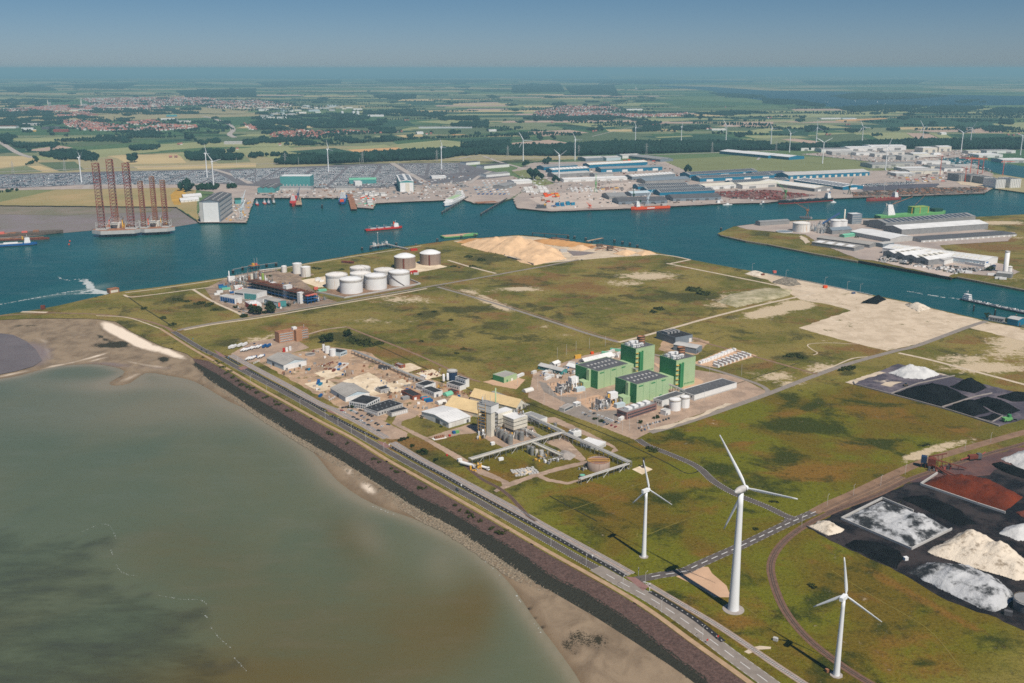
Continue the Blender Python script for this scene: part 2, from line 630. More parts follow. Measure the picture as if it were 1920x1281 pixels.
# water
def water_mat(name,deep,alt,shallow_sheen,scum,rough=.22,bumpd=.25,big=.004):
 m,n,l,b=node_mat(name)
 t=NT(n,l)
 r,g_,b_,a_=t.attr('cover')
 n1=t.noise(big,5,.6,t.scaled(1,.6,1),.4)
 n2=t.noise(.05,5,.7,t.scaled(.35,1.0,1))
 c=t.mix(t.rng(n1,.38,.66),deep,alt)
 c=t.mix(t.rng(t.math('ADD',b_,t.math('MULTIPLY',t.math('SUBTRACT',n2,.5),.5)),.1,1.0),c,scum)
 c=t.mix(t.rng(t.math('ADD',g_,t.math('MULTIPLY',t.math('MULTIPLY',t.math('SUBTRACT',n2,.5),2.2),g_)),.2,.9),c,C(34,37,22))
 c=t.mix(t.rng(t.math('ADD',r,t.math('MULTIPLY',t.math('SUBTRACT',n1,.5),.3)),.05,.95),c,shallow_sheen)
 c=t.mix(t.rng(n2,.45,.75,0,.10),c,(.2,.22,.2))
 l.new(c,b.inputs['Base Color'])
 b.inputs['Roughness'].default_value=rough
 b.inputs['IOR'].default_value=1.33
 b.inputs['Specular IOR Level'].default_value=.3
 w=t.math('ADD',t.noise(.22,4,.65,t.scaled(.6,1,1)),t.math('MULTIPLY',t.noise(.9,3,.6),.35))
 l.new(t.bump(w,bumpd),b.inputs['Normal'])
water_mat('harbour_water',C(4,70,70),C(6,80,78),C(116,132,122),C(54,100,98),.3,.3)
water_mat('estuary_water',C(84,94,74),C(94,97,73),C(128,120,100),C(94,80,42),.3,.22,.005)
mat('lake_water',C(20,62,78),.5,var=.1,scale=.002,spec=.12)
# beach sand
m,n,l,b=node_mat('beach_sand')
t=NT(n,l)
r,g_,b_,a_=t.attr('cover')
st=t.noise(.045,5,.6,t.scaled(1.2,.8,1),.5)
rip=t.noise(.9,4,.7)
c=t.mix(t.rng(st,.35,.68),C(146,128,106),C(118,102,84))
c=t.mix(t.rng(t.math('ADD',a_,t.math('MULTIPLY',t.math('SUBTRACT',st,.5),.6)),.3,.7),c,C(232,216,196))
c=t.mix(t.rng(t.math('ADD',g_,t.math('MULTIPLY',t.math('SUBTRACT',st,.5),.4)),.3,.8,0,.9),c,C(124,112,112))
c=t.mix(t.rng(r,.15,.95,0,.75),c,C(112,94,72))
c=t.mix(t.rng(t.math('ADD',b_,t.math('MULTIPLY',t.math('SUBTRACT',t.math('ADD',st,rip),1.0),1.6)),.35,.6,0,.95),c,C(44,42,30))
c=t.mix(t.rng(rip,.45,.75,0,.14),c,C(100,84,66))
l.new(c,b.inputs['Base Color'])
b.inputs['Roughness'].default_value=.75
l.new(t.bump(t.math('ADD',st,rip),.3),b.inputs['Normal'])
# outlines (picture points on the ground)
NORTH=[(-700,650),(-250,612),(-100,600),(0,591),(60,582),(110,573),(205,551),(232,546),(300,538),(420,521),(600,489),(740,465),(860,449),(905,446),(970,441),(1010,444),(1100,456),(1200,466),(1228,473),(1290,486),(1390,505),(1440,513),(1530,530),(1635,553),(1700,566),(1760,581),(1850,601),(1920,615),(2100,655),(2400,720)]
BIKE=[(300,616),(362,655),(394,673),(441,700),(487,727),(534,753),(597,788),(662,822),(725,861),(787,896),(850,931),(912,966),(975,1003),(1037,1039),(1100,1074),(1162,1109),(1225,1149),(1297,1202),(1362,1248),(1406,1280),(1470,1328)]
REVTOP=[(362,672)]+[(u-3,v+4)for u,v in BIKE[2:]]
BANDTOP=[(358,675),(409,703),(456,733),(519,770),(566,798),(600,818),(647,847),(694,876),(741,904),(787,932),(850,964),(912,1002),(975,1039),(1031,1080),(1094,1112),(1156,1150),(1219,1197),(1266,1234),(1297,1256),(1335,1287),(1380,1325)]
BANDBOT=[(362,684),(394,709),(441,739),(487,771),(531,798),(600,838),(647,864),(694,894),(741,923),(795,956),(850,984),(912,1026),(975,1067),(1010,1092),(1062,1123),(1125,1160),(1187,1203),(1250,1246),(1289,1274),(1318,1296),(1360,1330)]
TOE=[(361,688),(392,713),(439,744),(484,777),(528,805),(594,845),(640,873),(686,905),(732,936),(783,968),(840,998),(897,1036),(958,1078),(1000,1098),(1052,1129),(1115,1166),(1180,1208),(1244,1250),(1284,1278),(1312,1300),(1352,1335)]
DUNE=[(362,672),(350,663),(300,648),(250,624),(217,603),(180,598),(150,597),(60,597),(0,600),(-250,622),(-700,660)]
WATERLINE=[(1230,1480),(1090,1290),(1075,1265),(1032,1205),(994,1155),(963,1108),(925,1065),(878,1024),(831,1000),(769,972),(722,956),(675,934),(628,900),(597,862),(566,831),(519,800),(462,769),(425,752),(380,725),(350,712),(312,705),(275,700),(245,719),(215,724),(202,718),(232,697),(180,684),(112,687),(62,698),(0,711),(-250,740),(-700,790)]
LAND=[G(*p)for p in NORTH]+[G(2400,1500),G(1750,1500)]+[G(*p)for p in REVTOP[::-1]]+[G(*p)for p in DUNE[1:]]
X,Y,F,D=grid_in(LAND,5.0)
COVER=[(0,1215,518,60,8,.9),(0,1170,532,50,5,.6),(0,975,542,45,5,.9),(0,880,546,30,5,.45),(0,925,568,45,8,.9,22),(0,760,562,70,10,.55),(0,1400,558,55,11,1.0),(0,1340,572,35,6,.5),(0,1450,583,62,11,1.0,-12),(0,1500,572,26,8,1.0),(0,1420,590,20,5,.8),(0,1540,690,40,10,.7),(0,1450,706,45,10,.7),(0,1480,720,30,6,.6),(0,1850,690,90,12,.9),(0,1800,672,60,8,.6),(0,1900,660,60,14,.6),(0,1905,640,60,12,.8),(0,1380,720,30,8,.3),(0,1325,790,22,8,.2),(0,1790,835,60,8,.45,-18),(0,1735,848,45,8,.8,-20),(0,1715,858,22,6,.8),(0,1060,630,30,4,.35),(0,1020,612,16,3,.5),(0,480,640,35,8,.55),(0,520,630,40,8,.4),(0,690,600,60,6,.3),(0,735,605,60,5,.25),(0,1085,470,160,5,.5),(0,700,690,40,14,.35),(0,740,705,50,16,.5),(0,1265,500,30,3,.3),(0,1610,556,60,6,.3),(0,1560,640,60,5,.25),(0,1035,1190,1,1,0),(0,1290,1000,1,1,0),(0,1045,977,12,4,.45),(0,1400,1215,18,3,.4),(0,560,505,50,4,.3),(0,620,520,40,5,.2),(1,1290,555,80,12,.6),(1,1080,590,60,14,.35),(1,860,580,90,8,.55),(1,820,590,80,6,.3),(1,960,640,80,14,.30),(1,800,620,120,14,.25),(1,900,485,50,8,.8),(1,860,500,40,6,.4),(1,940,530,60,6,.45),(1,700,640,40,10,.7),(1,640,632,30,6,.5),(1,690,520,30,6,.2),(1,1490,668,22,6,1.0),(1,1380,630,60,12,.35),(1,1560,760,90,14,.4),(1,1480,800,80,14,.5),(1,1360,830,70,14,.45),(1,1330,880,50,12,.45),(1,1640,830,90,12,.35),(1,1440,860,80,18,.5),(1,1250,935,40,12,.55),(1,1590,700,30,6,.8),(1,1230,1005,60,22,.4),(1,1400,960,40,14,.4),(1,1530,1080,60,22,.55),(1,1550,1120,40,20,.6),(1,1480,1140,40,25,.35),(1,1735,1245,45,14,1.1),(1,1660,1180,60,22,.4),(1,1850,1200,90,25,.5),(1,1620,1060,60,20,.4),(1,1380,1110,30,14,.3),(1,1260,1110,26,10,.55),(1,350,575,35,6,.6),(1,330,560,20,4,.8),(1,410,580,25,5,.7),(1,250,612,40,8,.4),(1,300,632,40,8,.5),(1,1500,740,50,10,.35),(1,1780,800,60,8,.4),(1,420,640,30,6,.35),(1,1760,700,80,8,.35),(1,1180,560,80,8,.3),(1,1350,520,80,6,.25),(1,1010,575,60,9,.3),(1,380,690,30,8,.8),(1,480,520,60,4,.2),(1,900,655,60,8,.3),(2,1060,530,130,16,.7),(2,1130,560,90,12,.6),(2,790,555,50,7,.8),(2,380,568,80,14,.7),(2,300,585,50,8,.5),(2,480,645,60,10,.5),(2,730,662,70,12,.9),(2,640,690,50,12,.5),(2,1600,665,80,12,.5),(2,1540,600,60,10,.6),(2,1600,560,50,8,.7),(2,1440,690,80,10,.6),(2,1840,640,90,16,.6),(2,1460,780,70,12,.8,-14),(2,1390,830,50,8,.8,-10),(2,1290,840,60,10,.6),(2,1640,840,60,10,.6),(2,1520,890,60,14,.9),(2,1420,770,40,8,.7),(2,1300,905,40,14,.4),(2,1040,985,40,12,.5),(2,1320,1040,40,10,.5),(2,1360,1170,50,16,.8),(2,1420,1230,60,14,.9,35),(2,1300,1150,40,14,.7,35),(2,1600,1050,80,8,.9,28),(2,1700,1110,90,8,.9,28),(2,1800,1165,80,8,.9,28),(2,1890,1215,60,10,.9,28),(2,1460,1270,60,20,.7),(2,780,845,60,10,.7,28),(2,1000,705,60,8,.9),(2,1060,725,40,6,.8),(2,860,700,60,10,.7),(2,940,890,60,12,.3),(2,970,950,60,14,.4),(2,1360,720,60,8,.8),(2,640,600,90,8,.3),(2,1280,560,60,8,.2),(2,450,530,60,5,.3),(2,1800,760,80,8,.3),(3,1500,1150,520,200,1.3),(3,1250,950,330,110,.9),(3,1600,800,320,90,.9),(3,1400,840,260,90,.7),(3,900,860,140,60,.6),(3,1750,720,160,40,.6),(3,950,640,170,30,.35),(3,1450,640,160,30,.3),(3,700,790,160,40,.3),]
A=blobs(X,Y,0*X,COVER)
Zg=np.zeros(len(X))
ground=np_mesh('ground',np.stack([X,Y,Zg],1),F,'grassland',{'cover':A})
ground['kind']='structure'
# dike: revetment, weed-covered stones, stone toe
def resample(P,n):
 P=np.array([tuple(p)for p in P])
 d=np.r_[0,np.cumsum(np.linalg.norm(np.diff(P,axis=0),axis=1))]
 s=np.linspace(0,d[-1],n)
 return np.stack([np.interp(s,d,P[:,i])for i in range(3)],1)
def strip(name,A_,za,B_,zb,m,n=700,k=7,rough=.1,rag=0.0,rag0=0.0):
 a=resample(pxline(A_,za,5),n)
 b2=resample(pxline(B_,zb,5),n)
 w=np.linspace(0,1,k)[:,None,None]
 V=a[None]*(1-w)+b2[None]*w
 side=b2-a
 side=side/(np.linalg.norm(side,axis=1,keepdims=True)+1e-6)
 if rag:
  nz=np.convolve(rng.normal(0,1,n+16),np.ones(9)/3,'same')[8:8+n]
  nz2=rng.normal(0,.5,n)
  V[-1]+=side*((nz+nz2)*rag)[:,None]
  V[-2]+=side*((nz+nz2)*rag*.5)[:,None]
 if rag0:
  nz=np.convolve(rng.normal(0,1,n+16),np.ones(9)/3,'same')[8:8+n]
  V[0]+=side*((nz+rng.normal(0,.7,n))*rag0)[:,None]
  V[0,:,2]+=.12
 V[1:-1,:,2]+=rng.normal(0,rough,(k-2,n))
 i=(np.arange(k-1)[:,None]*n+np.arange(n-1)[None,:]).ravel()
 Fc=np.stack([i,i+n,i+n+1,i+1],1)
 o=np_mesh(name,V.reshape(-1,3),Fc,m,sm=False)
 o['kind']='structure'
 return o
strip('dike_revetment',REVTOP,0.02,BANDTOP,-1.75,'revet',rough=.10)
strip('weed_covered_bank',[(u+2,v-3)for u,v in BANDTOP],-1.6,[(u-2,v+3)for u,v in BANDBOT],-2.95,'weed_stone',n=1700,rough=.2,rag=.45,rag0=.45)
strip('stone_toe',[(u+3,v-3)for u,v in BANDBOT],-3.1,[(u-4,v+4)for u,v in TOE],-3.2,'toe_stone',n=1500,rough=.25,rag=.4)
strip('dike_revetment',[(-700,652),(-250,616),(0,594),(50,591),(120,588),(190,593)],0.03,[(-700,660),(-250,624),(0,602),(50,600),(120,600),(190,602)],-1.7,'revet',n=300,rough=.1)
strip('weed_covered_bank',[(-700,659),(-250,623),(0,600),(60,598),(150,600)],-1.6,[(-700,667),(-250,630),(0,606),(60,602),(150,602)],-3.2,'weed_stone',n=300,rough=.12,rag=.4)
# shore bank of the harbour side
L=pxline(NORTH[3:],0.0,8)
N=normals(L)
mb=MB()
for i in range(len(L)-1):
 a,b2=L[i],L[i+1]
 na,nb=N[i]*random.uniform(5,7.5),N[i+1]*random.uniform(5,7.5)
 mb.quad((*a[:2],.03),(*b2[:2],.03),(*(b2+nb)[:2],WZ-.6),(*(a+na)[:2],WZ-.6))
struct('shore_bank',mb,'toe_stone')
# beach
BEACH=[G(u,v,WZ)for u,v in[(-700,655),(-250,620),(0,602),(60,599),(165,597),(217,600),(250,620),(300,644),(350,659),(364,680)]]+[G(u,v,-3.3)for u,v in[(u+5,v-5)for u,v in TOE[1:]]]+[G(1480,1480,WZ)]+[tuple(p)for p in pxline(WATERLINE,WZ,12)]
X,Y,F,D=grid_in(BEACH,4.0)
wl_w=[tuple(p)for p in pxline(WATERLINE,WZ,12)]
dw,_,_=nearest(X,Y,wl_w,closed=False)
du,_,_=nearest(X,Y,[G(u,v,0)for u,v in DUNE],closed=False)
Zb=WZ-.06+1.1*(1-np.exp(-dw/22))-.35*np.exp(-((dw-18)/6)**2)*.5
Zb=np.maximum(Zb,-.5+(-3)*np.clip(du/28,0,1))
Zb=np.where(dw<1.5,WZ-.06,Zb)
A=blobs(X,Y,Zb,[(1,40,665,60,24,1.5),(1,190,685,60,8,.9),(1,130,640,60,14,.2),(1,300,690,60,6,.5),(1,1020,1120,30,40,.2),(1,1120,1210,60,40,.3),(2,205,648,26,5,1.3),(2,228,645,14,6,1.2),(2,195,635,26,4,.8,30),(2,307,674,10,4,1.4),(2,1085,1192,24,14,.75,30),(2,1120,1200,16,9,.75,30),(2,1060,1210,14,12,.6,40),(2,1030,1195,7,8,.9),(2,1080,1230,12,10,.4,40),(2,60,611,60,2,.5),(2,30,685,60,3,.3,-18),(2,285,690,16,5,.35,-20),(3,210,615,30,10,.8,25),(3,260,641,40,10,.8,26),(3,320,662,40,8,.8,20),(3,240,633,40,10,.5,28),(3,20,702,46,3.5,.58,-12),(3,100,688,50,3.5,.58,-14),(3,180,668,46,3,.55,-16),(3,88,662,10,24,.5,-22),(3,60,632,40,6,.4,16),(3,150,628,60,12,.3),(3,690,915,30,14,.55,35),(3,650,880,24,14,.5,40),(3,760,955,36,8,.4,25),(3,245,708,38,7,.5,-22),(3,300,688,30,5,.45,8),(3,250,680,30,4,.45,10),(3,1130,1260,30,12,.3,30),(3,180,675,36,3,.5,-14)])
A[:,0]=np.exp(-dw/9)
beach=np_mesh('beach',np.stack([X,Y,Zb],1),F,'beach_sand',{'cover':A})
beach['kind']='structure'
# estuary water
ex=np.r_[np.arange(-2600,-760,20.0),np.arange(-760,480,5.0),np.arange(480,900,20.0)]
ey=np.r_[np.arange(-400,430,20.0),np.arange(430,900,5.0),np.arange(900,1445,10.0)]
EX,EY=[q.ravel()for q in np.meshgrid(ex,ey)]
i=(np.arange(len(ey)-1)[:,None]*len(ex)+np.arange(len(ex)-1)[None,:]).ravel()
F=np.stack([i,i+1,i+len(ex)+1,i+len(ex)],1)
dw,_,_=nearest(EX,EY,wl_w,closed=False)
A=np.zeros((len(EX),4),np.float32)
k=EY>300
A[k]=blobs(EX[k],EY[k],0*EX[k]+WZ,[(2,520,1180,300,160,.5),(2,820,1180,160,120,.5),(2,330,1020,200,90,.35),(2,660,1000,80,60,.45,40),(2,900,1120,60,90,.4,20),(2,420,1281,400,60,.5),(1,560,900,60,70,.25,20),(1,960,1220,40,70,.2),(1,60,955,80,20,.3,-15),(0,300,760,420,60,.42),(0,600,880,140,50,.2,40),(0,100,800,300,40,.15),(0,690,1010,60,36,.35,40),(0,300,720,120,14,.35),(0,820,1060,60,50,.3,40),(0,120,720,120,16,.25)])  # broad far blobs put grazing reflection and haze into the water colour
DK=[G(u,v,WZ)for u,v in[(-400,960),(-40,985),(60,1000),(130,1010),(155,1000),(188,984),(207,988),(216,1010),(212,1050),(235,1078),(262,1082),(290,1112),(330,1122),(386,1131),(394,1172),(432,1214),(465,1262),(490,1310),(450,1500),(-400,1500)]]
WX,WY=EX+7*np.sin(EY*.11)+4*np.sin(EX*.23+EY*.17),EY+6*np.sin(EX*.13+1)+4*np.sin(EX*.31-EY*.2)
dd,_,_=nearest(WX,WY,DK)
A[:,1]+=np.where(inside(WX,WY,DK),np.minimum(.46,.2+dd/60),.2*np.exp(-dd/9))*(k*1.0)
A[:,0]+=.75*np.exp(-dw/7)+.28*np.exp(-dw/30)
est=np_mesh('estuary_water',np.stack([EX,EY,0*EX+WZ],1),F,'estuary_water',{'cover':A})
est['kind']='structure'
poly([(-200,648),(0,625),(25,628),(50,640),(68,656),(79,676),(62,687),(30,696),(0,702),(-200,728)],-2.32,'tidal_pool',mat('pool_water',C(112,102,100),.4,var=.12,scale=.02,spec=.2))
# harbour water
hx=np.r_[np.arange(-3400,-1400,40.0),np.arange(-1400,1500,16.0),np.arange(1500,3400,40.0)]
hy=np.r_[np.arange(1440,2900,16.0),np.arange(2900,4700,60.0)]
HX,HY=[q.ravel()for q in np.meshgrid(hx,hy)]
i=(np.arange(len(hy)-1)[:,None]*len(hx)+np.arange(len(hx)-1)[None,:]).ravel()
F=np.stack([i,i+1,i+len(hx)+1,i+len(hx)],1)
dn,_,_=nearest(HX,HY,[G(*p)for p in NORTH],closed=False)
A=blobs(HX,HY,0*HX+WZ,[(2,230,470,140,26,.55),(2,130,545,130,16,.45,-8),(2,1600,520,60,8,.55,12),(2,1160,445,60,6,.45),(2,560,440,120,6,.2),(2,900,420,160,4,.25),(0,180,540,46,7,.6,-12),(0,90,556,60,4,.5,-8),(2,40,500,60,10,.3),(0,400,423,18,3,.3),(2,1750,560,60,6,.2)])
A[:,0]+=.55*np.exp(-dn/16)
hw=np_mesh('harbour_water',np.stack([HX,HY,0*HX+WZ],1),F,'harbour_water',{'cover':A})
hw['kind']='structure'
mb=MB()
mb.quad((-150000,4640,WZ),(150000,4640,WZ),(150000,150000,WZ),(-150000,150000,WZ))
struct('sea',mb,'harbour_water')
# far shore
FARQ=[(-1500,385),(0,385),(330,388),(355,405),(374,417),(462,417),(477,371),(592,370),(662,371),(670,389),(700,391),(705,381),(792,377),(870,374),(887,381),(930,381),(962,372),(970,390),(1032,396),(1182,391),(1350,382),(1440,380),(1460,377),(1590,371),(1740,366),(1845,362),(1862,353),(1920,361),(2600,385)]
mb=MB()
P=[G(*p)for p in FARQ]+[(9000,5000,0),(70000,36000,0),(70000,110000,0),(9000,110000,0),(3600,37000,0),(-40000,37000,0),(-40000,20000,0)]
mb.add(P,[tuple(range(len(P)))])
for a,b2 in zip(P[:len(FARQ)-1],P[1:len(FARQ)]):
 mb.quad((a[0],a[1],WZ-1),(b2[0],b2[1],WZ-1),b2,a,1)
struct('terrain',mb,['far_country','quay_dark'])
poly([(-1500,470),(-200,455),(0,449),(120,437),(185,431),(262,427),(325,426),(374,418),(356,404),(331,386),(0,383),(-1500,383)],WZ+.25,'mud_flat',mat('mud',C(136,122,124),.55,var=.12,scale=.01,col2=C(120,112,96)))
poly([(-1500,417),(0,402),(120,404),(220,400),(320,397),(331,386),(0,383),(-1500,383)],WZ+.5,'salt_marsh',mat('marsh',C(104,104,78),.95,var=.2,scale=.012,col2=C(138,122,112)))
ISLE=[(1345,438),(1375,425),(1440,417),(1500,413),(1600,409),(1700,410),(1825,407),(1920,402),(2400,388),(2400,640),(1920,543),(1795,519),(1784,522),(1610,490),(1520,474),(1440,458),(1400,452),(1352,441)]
X,Y,F,D=grid_in([G(*p)for p in ISLE],9.0)
A=blobs(X,Y,0*X,[(2,1850,460,90,14,.9),(2,1900,420,90,8,.5),(0,1870,418,60,4,1.0),(0,1910,445,40,4,.4),(1,1410,440,40,6,.3),(0,1890,520,60,8,.3)])
o=np_mesh('harbour_island',np.stack([X,Y,0*X],1),F,'grassland',{'cover':A})
o['kind']='structure'
def quay(pts,name,m,z0=WZ-1,z1=.4,w=3.0):
 L=[np.array(G(*p))for p in pts]
 mb=MB()
 for a,b2 in zip(L[:-1],L[1:]):
  d=hypot(*(b2-a)[:2])
  rz=atan2(b2[1]-a[1],b2[0]-a[0])
  c=(a+b2)/2
  mb.cbox(c[0],c[1],d,w,z0,z1,0,rz)
 return struct(name,mb,m)
quay([(1352,441),(1400,452),(1440,458),(1520,474),(1610,490)],'stone_bank','toe_stone',z1=.1,w=7)
quay([(1610,490),(1784,522)],'quay_wall','quay_dark',z1=1.6,w=4)
quay([(1795,519),(1920,543),(2400,640)],'stone_bank','toe_stone',z1=.1,w=7)
quay([(1375,425),(1440,417),(1500,413)],'quay_wall','quay_dark')
# lake and inner dock, lying in the far land
poly([(1225,160),(1330,163),(1440,170),(1560,172),(1700,176),(1920,180),(2300,186),(2300,205),(1920,197),(1760,199),(1660,201),(1560,201),(1480,194),(1420,187),(1370,180),(1330,170),(1240,163)],.4,'lake','lake_water')
poly([(1762,298),(1795,293),(1825,297),(1920,312),(2200,345),(2200,352),(1920,334),(1877,327),(1852,320),(1772,305)],.4,'dock_basin','harbour_water')
poly([(960,149.5),(1225,149),(1440,152),(1225,158),(1100,155)],.4,'lake','lake_water')
# air
def haze():
 m=bpy.data.materials.new('haze')
 m.use_nodes=True
 nt=m.node_tree
 nt.nodes.remove(nt.nodes['Principled BSDF'])
 v=nt.nodes.new('ShaderNodeVolumePrincipled')
 v.inputs['Color'].default_value=(.41,.74,.86,1)
 v.inputs['Density'].default_value=HAZE
 v.inputs['Anisotropy'].default_value=0.0
 nt.links.new(v.outputs[0],nt.nodes['Material Output'].inputs['Volume'])
 MATS['haze']=m
 mb=MB()
 mb.box(-180000,180000,-3000,180000,-12,380)
 o=mb.build('haze','haze')
 tag(o,'pale blue haze lying over the whole country','haze',kind='stuff')
HAZE=6.0e-5
haze()
# roads, tracks, yards
ROADS={}
YARDN=[0]
def road(key,name,pts,w,m,z=.06,edge=None,centre=None,step=6.0,trim=0.0):
 """strip of carriageway; edge = (dash, gap, width) painted along both sides; centre = (dash, gap, width)"""
 z+=len(ROADS)*.0009
 L=pxline(pts,0.0,step)
 o=struct(name,ribbon(L,w,z),m)
 ROADS[key]=(L,o)
 if edge:
  mb=MB()
  for p,t_ in along(L,trim,None,edge[0]+edge[1]):
   n_=np.array((-t_[1],t_[0],0))
   for sd in(-1,1):
    a=p+n_*sd*(w/2-.35)
    b2=a+t_*edge[0]
    h=n_*edge[2]/2
    mb.quad(*[(*q[:2],z+.012)for q in(a-h,b2-h,b2+h,a+h)])
  e=mb.build('edge_line','paint',o)
  e['kind']='stuff'
 if centre:
  dm=MB()
  dm.quad((0,-centre[2]/2,0),(centre[0],-centre[2]/2,0),(centre[0],centre[2]/2,0),(0,centre[2]/2,0))
  me=dm.mesh('centre_dash','paint')
  for p,t_ in along(L,trim,None,centre[0]+centre[1]):
   d=bpy.data.objects.new('centre_dash',me)
   COL.objects.link(d)
   d.parent=o
   d.location=(p[0],p[1],z+.012)
   d.rotation_euler=(0,0,atan2(t_[1],t_[0]))
 return L
DIKE_ROAD_W=[(-700,640),(-250,606),(0,592),(75,587),(150,588),(200,591),(262,599),(307,612),(325,622)]
DIKE_ROAD=[(325,622),(378,654),(409,669),(448,691),(495,716),(550,745),(600,774),(647,801),(706,835),(756,863),(819,897.5),(850,915),(897,940),(928,958),(1006,1002),(1084,1047),(1117,1065)]
DIKE_ROAD_E=[(1117,1065),(1162,1091),(1209,1116),(1256,1145),(1314,1186),(1378,1234),(1433,1274),(1520,1338)]
road('dw','road',DIKE_ROAD_W,5.0,'track_brown')
road('d','road',DIKE_ROAD,8.2,'asphalt',edge=(1.1,1.3,.45))
road('de','road',DIKE_ROAD_E,12.0,'asphalt_light',z=.05,edge=(3,3,.25),centre=(9,6,.55),trim=12)
road('bike','cycle_path',BIKE,4.0,mat('dike_path',C(176,148,118),.95,var=.14,scale=.15),z=.10)
road('bikew','path',[(300,616),(240,596),(180,592)],2.4,'track_pale',z=.10)
strip('dike_verge_line',[(u+4.2,v-1.2)for u,v in BIKE],.09,[(u+6.0,v-1.6)for u,v in BIKE],.09,'grassland',n=300,k=3,rough=0)
for k_,pts in(('a',[(420,667),(450,684)]),('b',[(456,689),(519,722),(558,743),(589,759),(612,772)]),('c',[(620,779),(662.5,801),(709,824)]),('d',[(733,838),(787.5,868),(834,893),(897,929),(928,946),(1006,988),(1084,1031.5),(1147,1066),(1172,1081)]),('e',[(1219,1109),(1256,1131),(1303,1161),(1356,1203)])):
 road('cyc'+k_,'cycle_path',pts,4.2,'asphalt_dark',z=.07,centre=None)
 L,o=ROADS['cyc'+k_]
 mb=MB()
 for p,t_ in along(L,1,None,5.2):
  mb.cbox(p[0],p[1],1.1,.55,.075,.09,0,atan2(t_[1],t_[0]))
 q=mb.build('centre_dash','paint',o)
 q['kind']='stuff'
def railway(name,pts,n_tracks,bed,bed_w,gauge=1.5,spacing=4.6,rail_m='steel',sleepers=True,z=.07,rw=.4):
 L=pxline(pts,0.0,6)
 o=struct(name,ribbon(L,bed_w,z),bed)
 offs=[(i-(n_tracks-1)/2)*spacing for i in range(n_tracks)]
 if sleepers:
  mb=MB()
  for p,t_ in along(L,0,None,1.8):
   for of in offs:
    mb.cbox(p[0]-t_[1]*of,p[1]+t_[0]*of,.55,2.7,z,z+.06,0,atan2(t_[1],t_[0]))
  s_=mb.build('sleeper','timber' if rail_m!='steel' else 'light_grey',o)
  s_['kind']='stuff'
 for of in offs:
  for sd in(-1,1):
   ribbon(L,rw,z+.2,of+sd*gauge/2).build('rail',rail_m,o)
 return L
railway('railway',[(433,666),(469,686),(533,720),(597,756),(631,770),(680,796),(725,822)],2,'rail_bed',9.5)
railway('railway',[(736,830),(787,861),(850,894),(912,927),(975,961),(1022,988),(1084,1022),(1147,1056.5),(1183,1077)],2,'rail_bed',9.0)
railway('railway',[(1214,1095),(1256,1120),(1334,1166),(1389,1202),(1456,1248),(1503,1279),(1600,1345)],1,'rail_bed',5.5)
railway('railway',[(1980,812),(1920,832),(1850,852),(1760,880),(1701,901),(1645,928),(1570,956),(1506,988),(1465,1021),(1446,1055),(1450,1092),(1472,1145),(1514,1197),(1570,1242),(1622,1276),(1700,1320)],1,'ballast',6.2,rail_m='rail',z=.08)
railway('railway',[(1690,893),(1645,915),(1590,939),(1545,960)],2,'track_brown',10,rail_m='rail',sleepers=False)
railway('railway',[(872,872),(884,883),(906,900),(935,915),(957,932),(975,951),(990,967),(1005,977)],1,'ballast',4.0,rail_m='rail',z=.09)
for pts in([(400,655),(412,661),(424,670),(412,668)],[(612,766),(622,771),(632,778),(615,772)],[(706,826),(722,830),(734,838),(722,840)],[(1172,1081),(1192,1083),(1216,1100),(1206,1108)],[(446,690),(458,686),(466,690),(452,694)]):
 poly(pts,.095,'pavement','brick_mauve')
# roads of the peninsula
road('r1','road',[(335,620),(345,616.5),(400,606),(470,595.5),(525,586),(575,577),(637,567),(675,560),(750,547),(807,537),(870,526),(933,515),(960,510),(1022,499),(1085,487)],7,'asphalt_light')
road('r1v','path',[(345,619),(400,608.5),(470,598.5),(525,589.5),(575,580.5),(637,570),(675,563.5),(750,550.5),(800,541)],5,'track_pale',z=.04)
road('r1e','road',[(1085,487),(1120,483),(1180,480),(1235,477)],9,'track_pale')
road('r1s','path',[(840,488),(880,500),(930,513)],6,'track_pale')
road('r2','road',[(820,538),(880,555),(940,573),(1040,605),(1100,625),(1160,642)],6.5,'asphalt_light')
road('r2v','path',[(826,536),(886,553),(946,571),(1046,603),(1160,640)],3,'track_brown',z=.04)
road('r3','road',[(1160,642),(1200,632),(1280,610),(1315,600),(1413,575),(1480,560),(1527,550)],6,'track_pale')
road('r4','road',[(1235,477),(1265,481),(1294,487)],6,'track_pale',z=.07)
road('r4b','road',[(1294,487),(1255,495)],6,'track_pale',z=.065)
road('r4c','road',[(1250,494),(1320,508),(1435,531),(1513,547),(1527,550)],6,'track_pale',z=.07)
road('r5','road',[(1219,811),(1270,797),(1323,780),(1420,746),(1470,727),(1524,706),(1589,683),(1675,659),(1720,648),(1813,614),(1850,602)],8.5,'asphalt_light')
road('r6','road',[(1685,662),(1740,674),(1810,692),(1920,721),(2100,770)],6,'track_pale',z=.065)
road('r7','road',[(1196,824),(1215,836),(1259,853),(1307,875),(1338,902.5),(1378,926),(1437,950),(1470,966),(1492,974)],8.0,'asphalt',edge=(1.2,1.4,.4))
road('r7x','road',[(1462,962),(1478,972),(1472,984)],6.0,'asphalt',z=.055)
road('r8','road',[(1190,1088),(1241,1078),(1280,1072),(1303,1062),(1350,1041),(1389,1024),(1437,1001),(1477,982),(1526,961)],9.0,'asphalt',z=.058,edge=(3,4,.22),centre=(7,4.5,.8),trim=14)
road('r8e','road',[(1526,961),(1556,945),(1602,925),(1706,876),(1785,849),(1920,811),(2100,765)],10,'track_brown')
road('r10','road',[(1227,665),(1260,672),(1305,684),(1360,700),(1420,720),(1440,733),(1436,741)],6,'asphalt_light',z=.065)
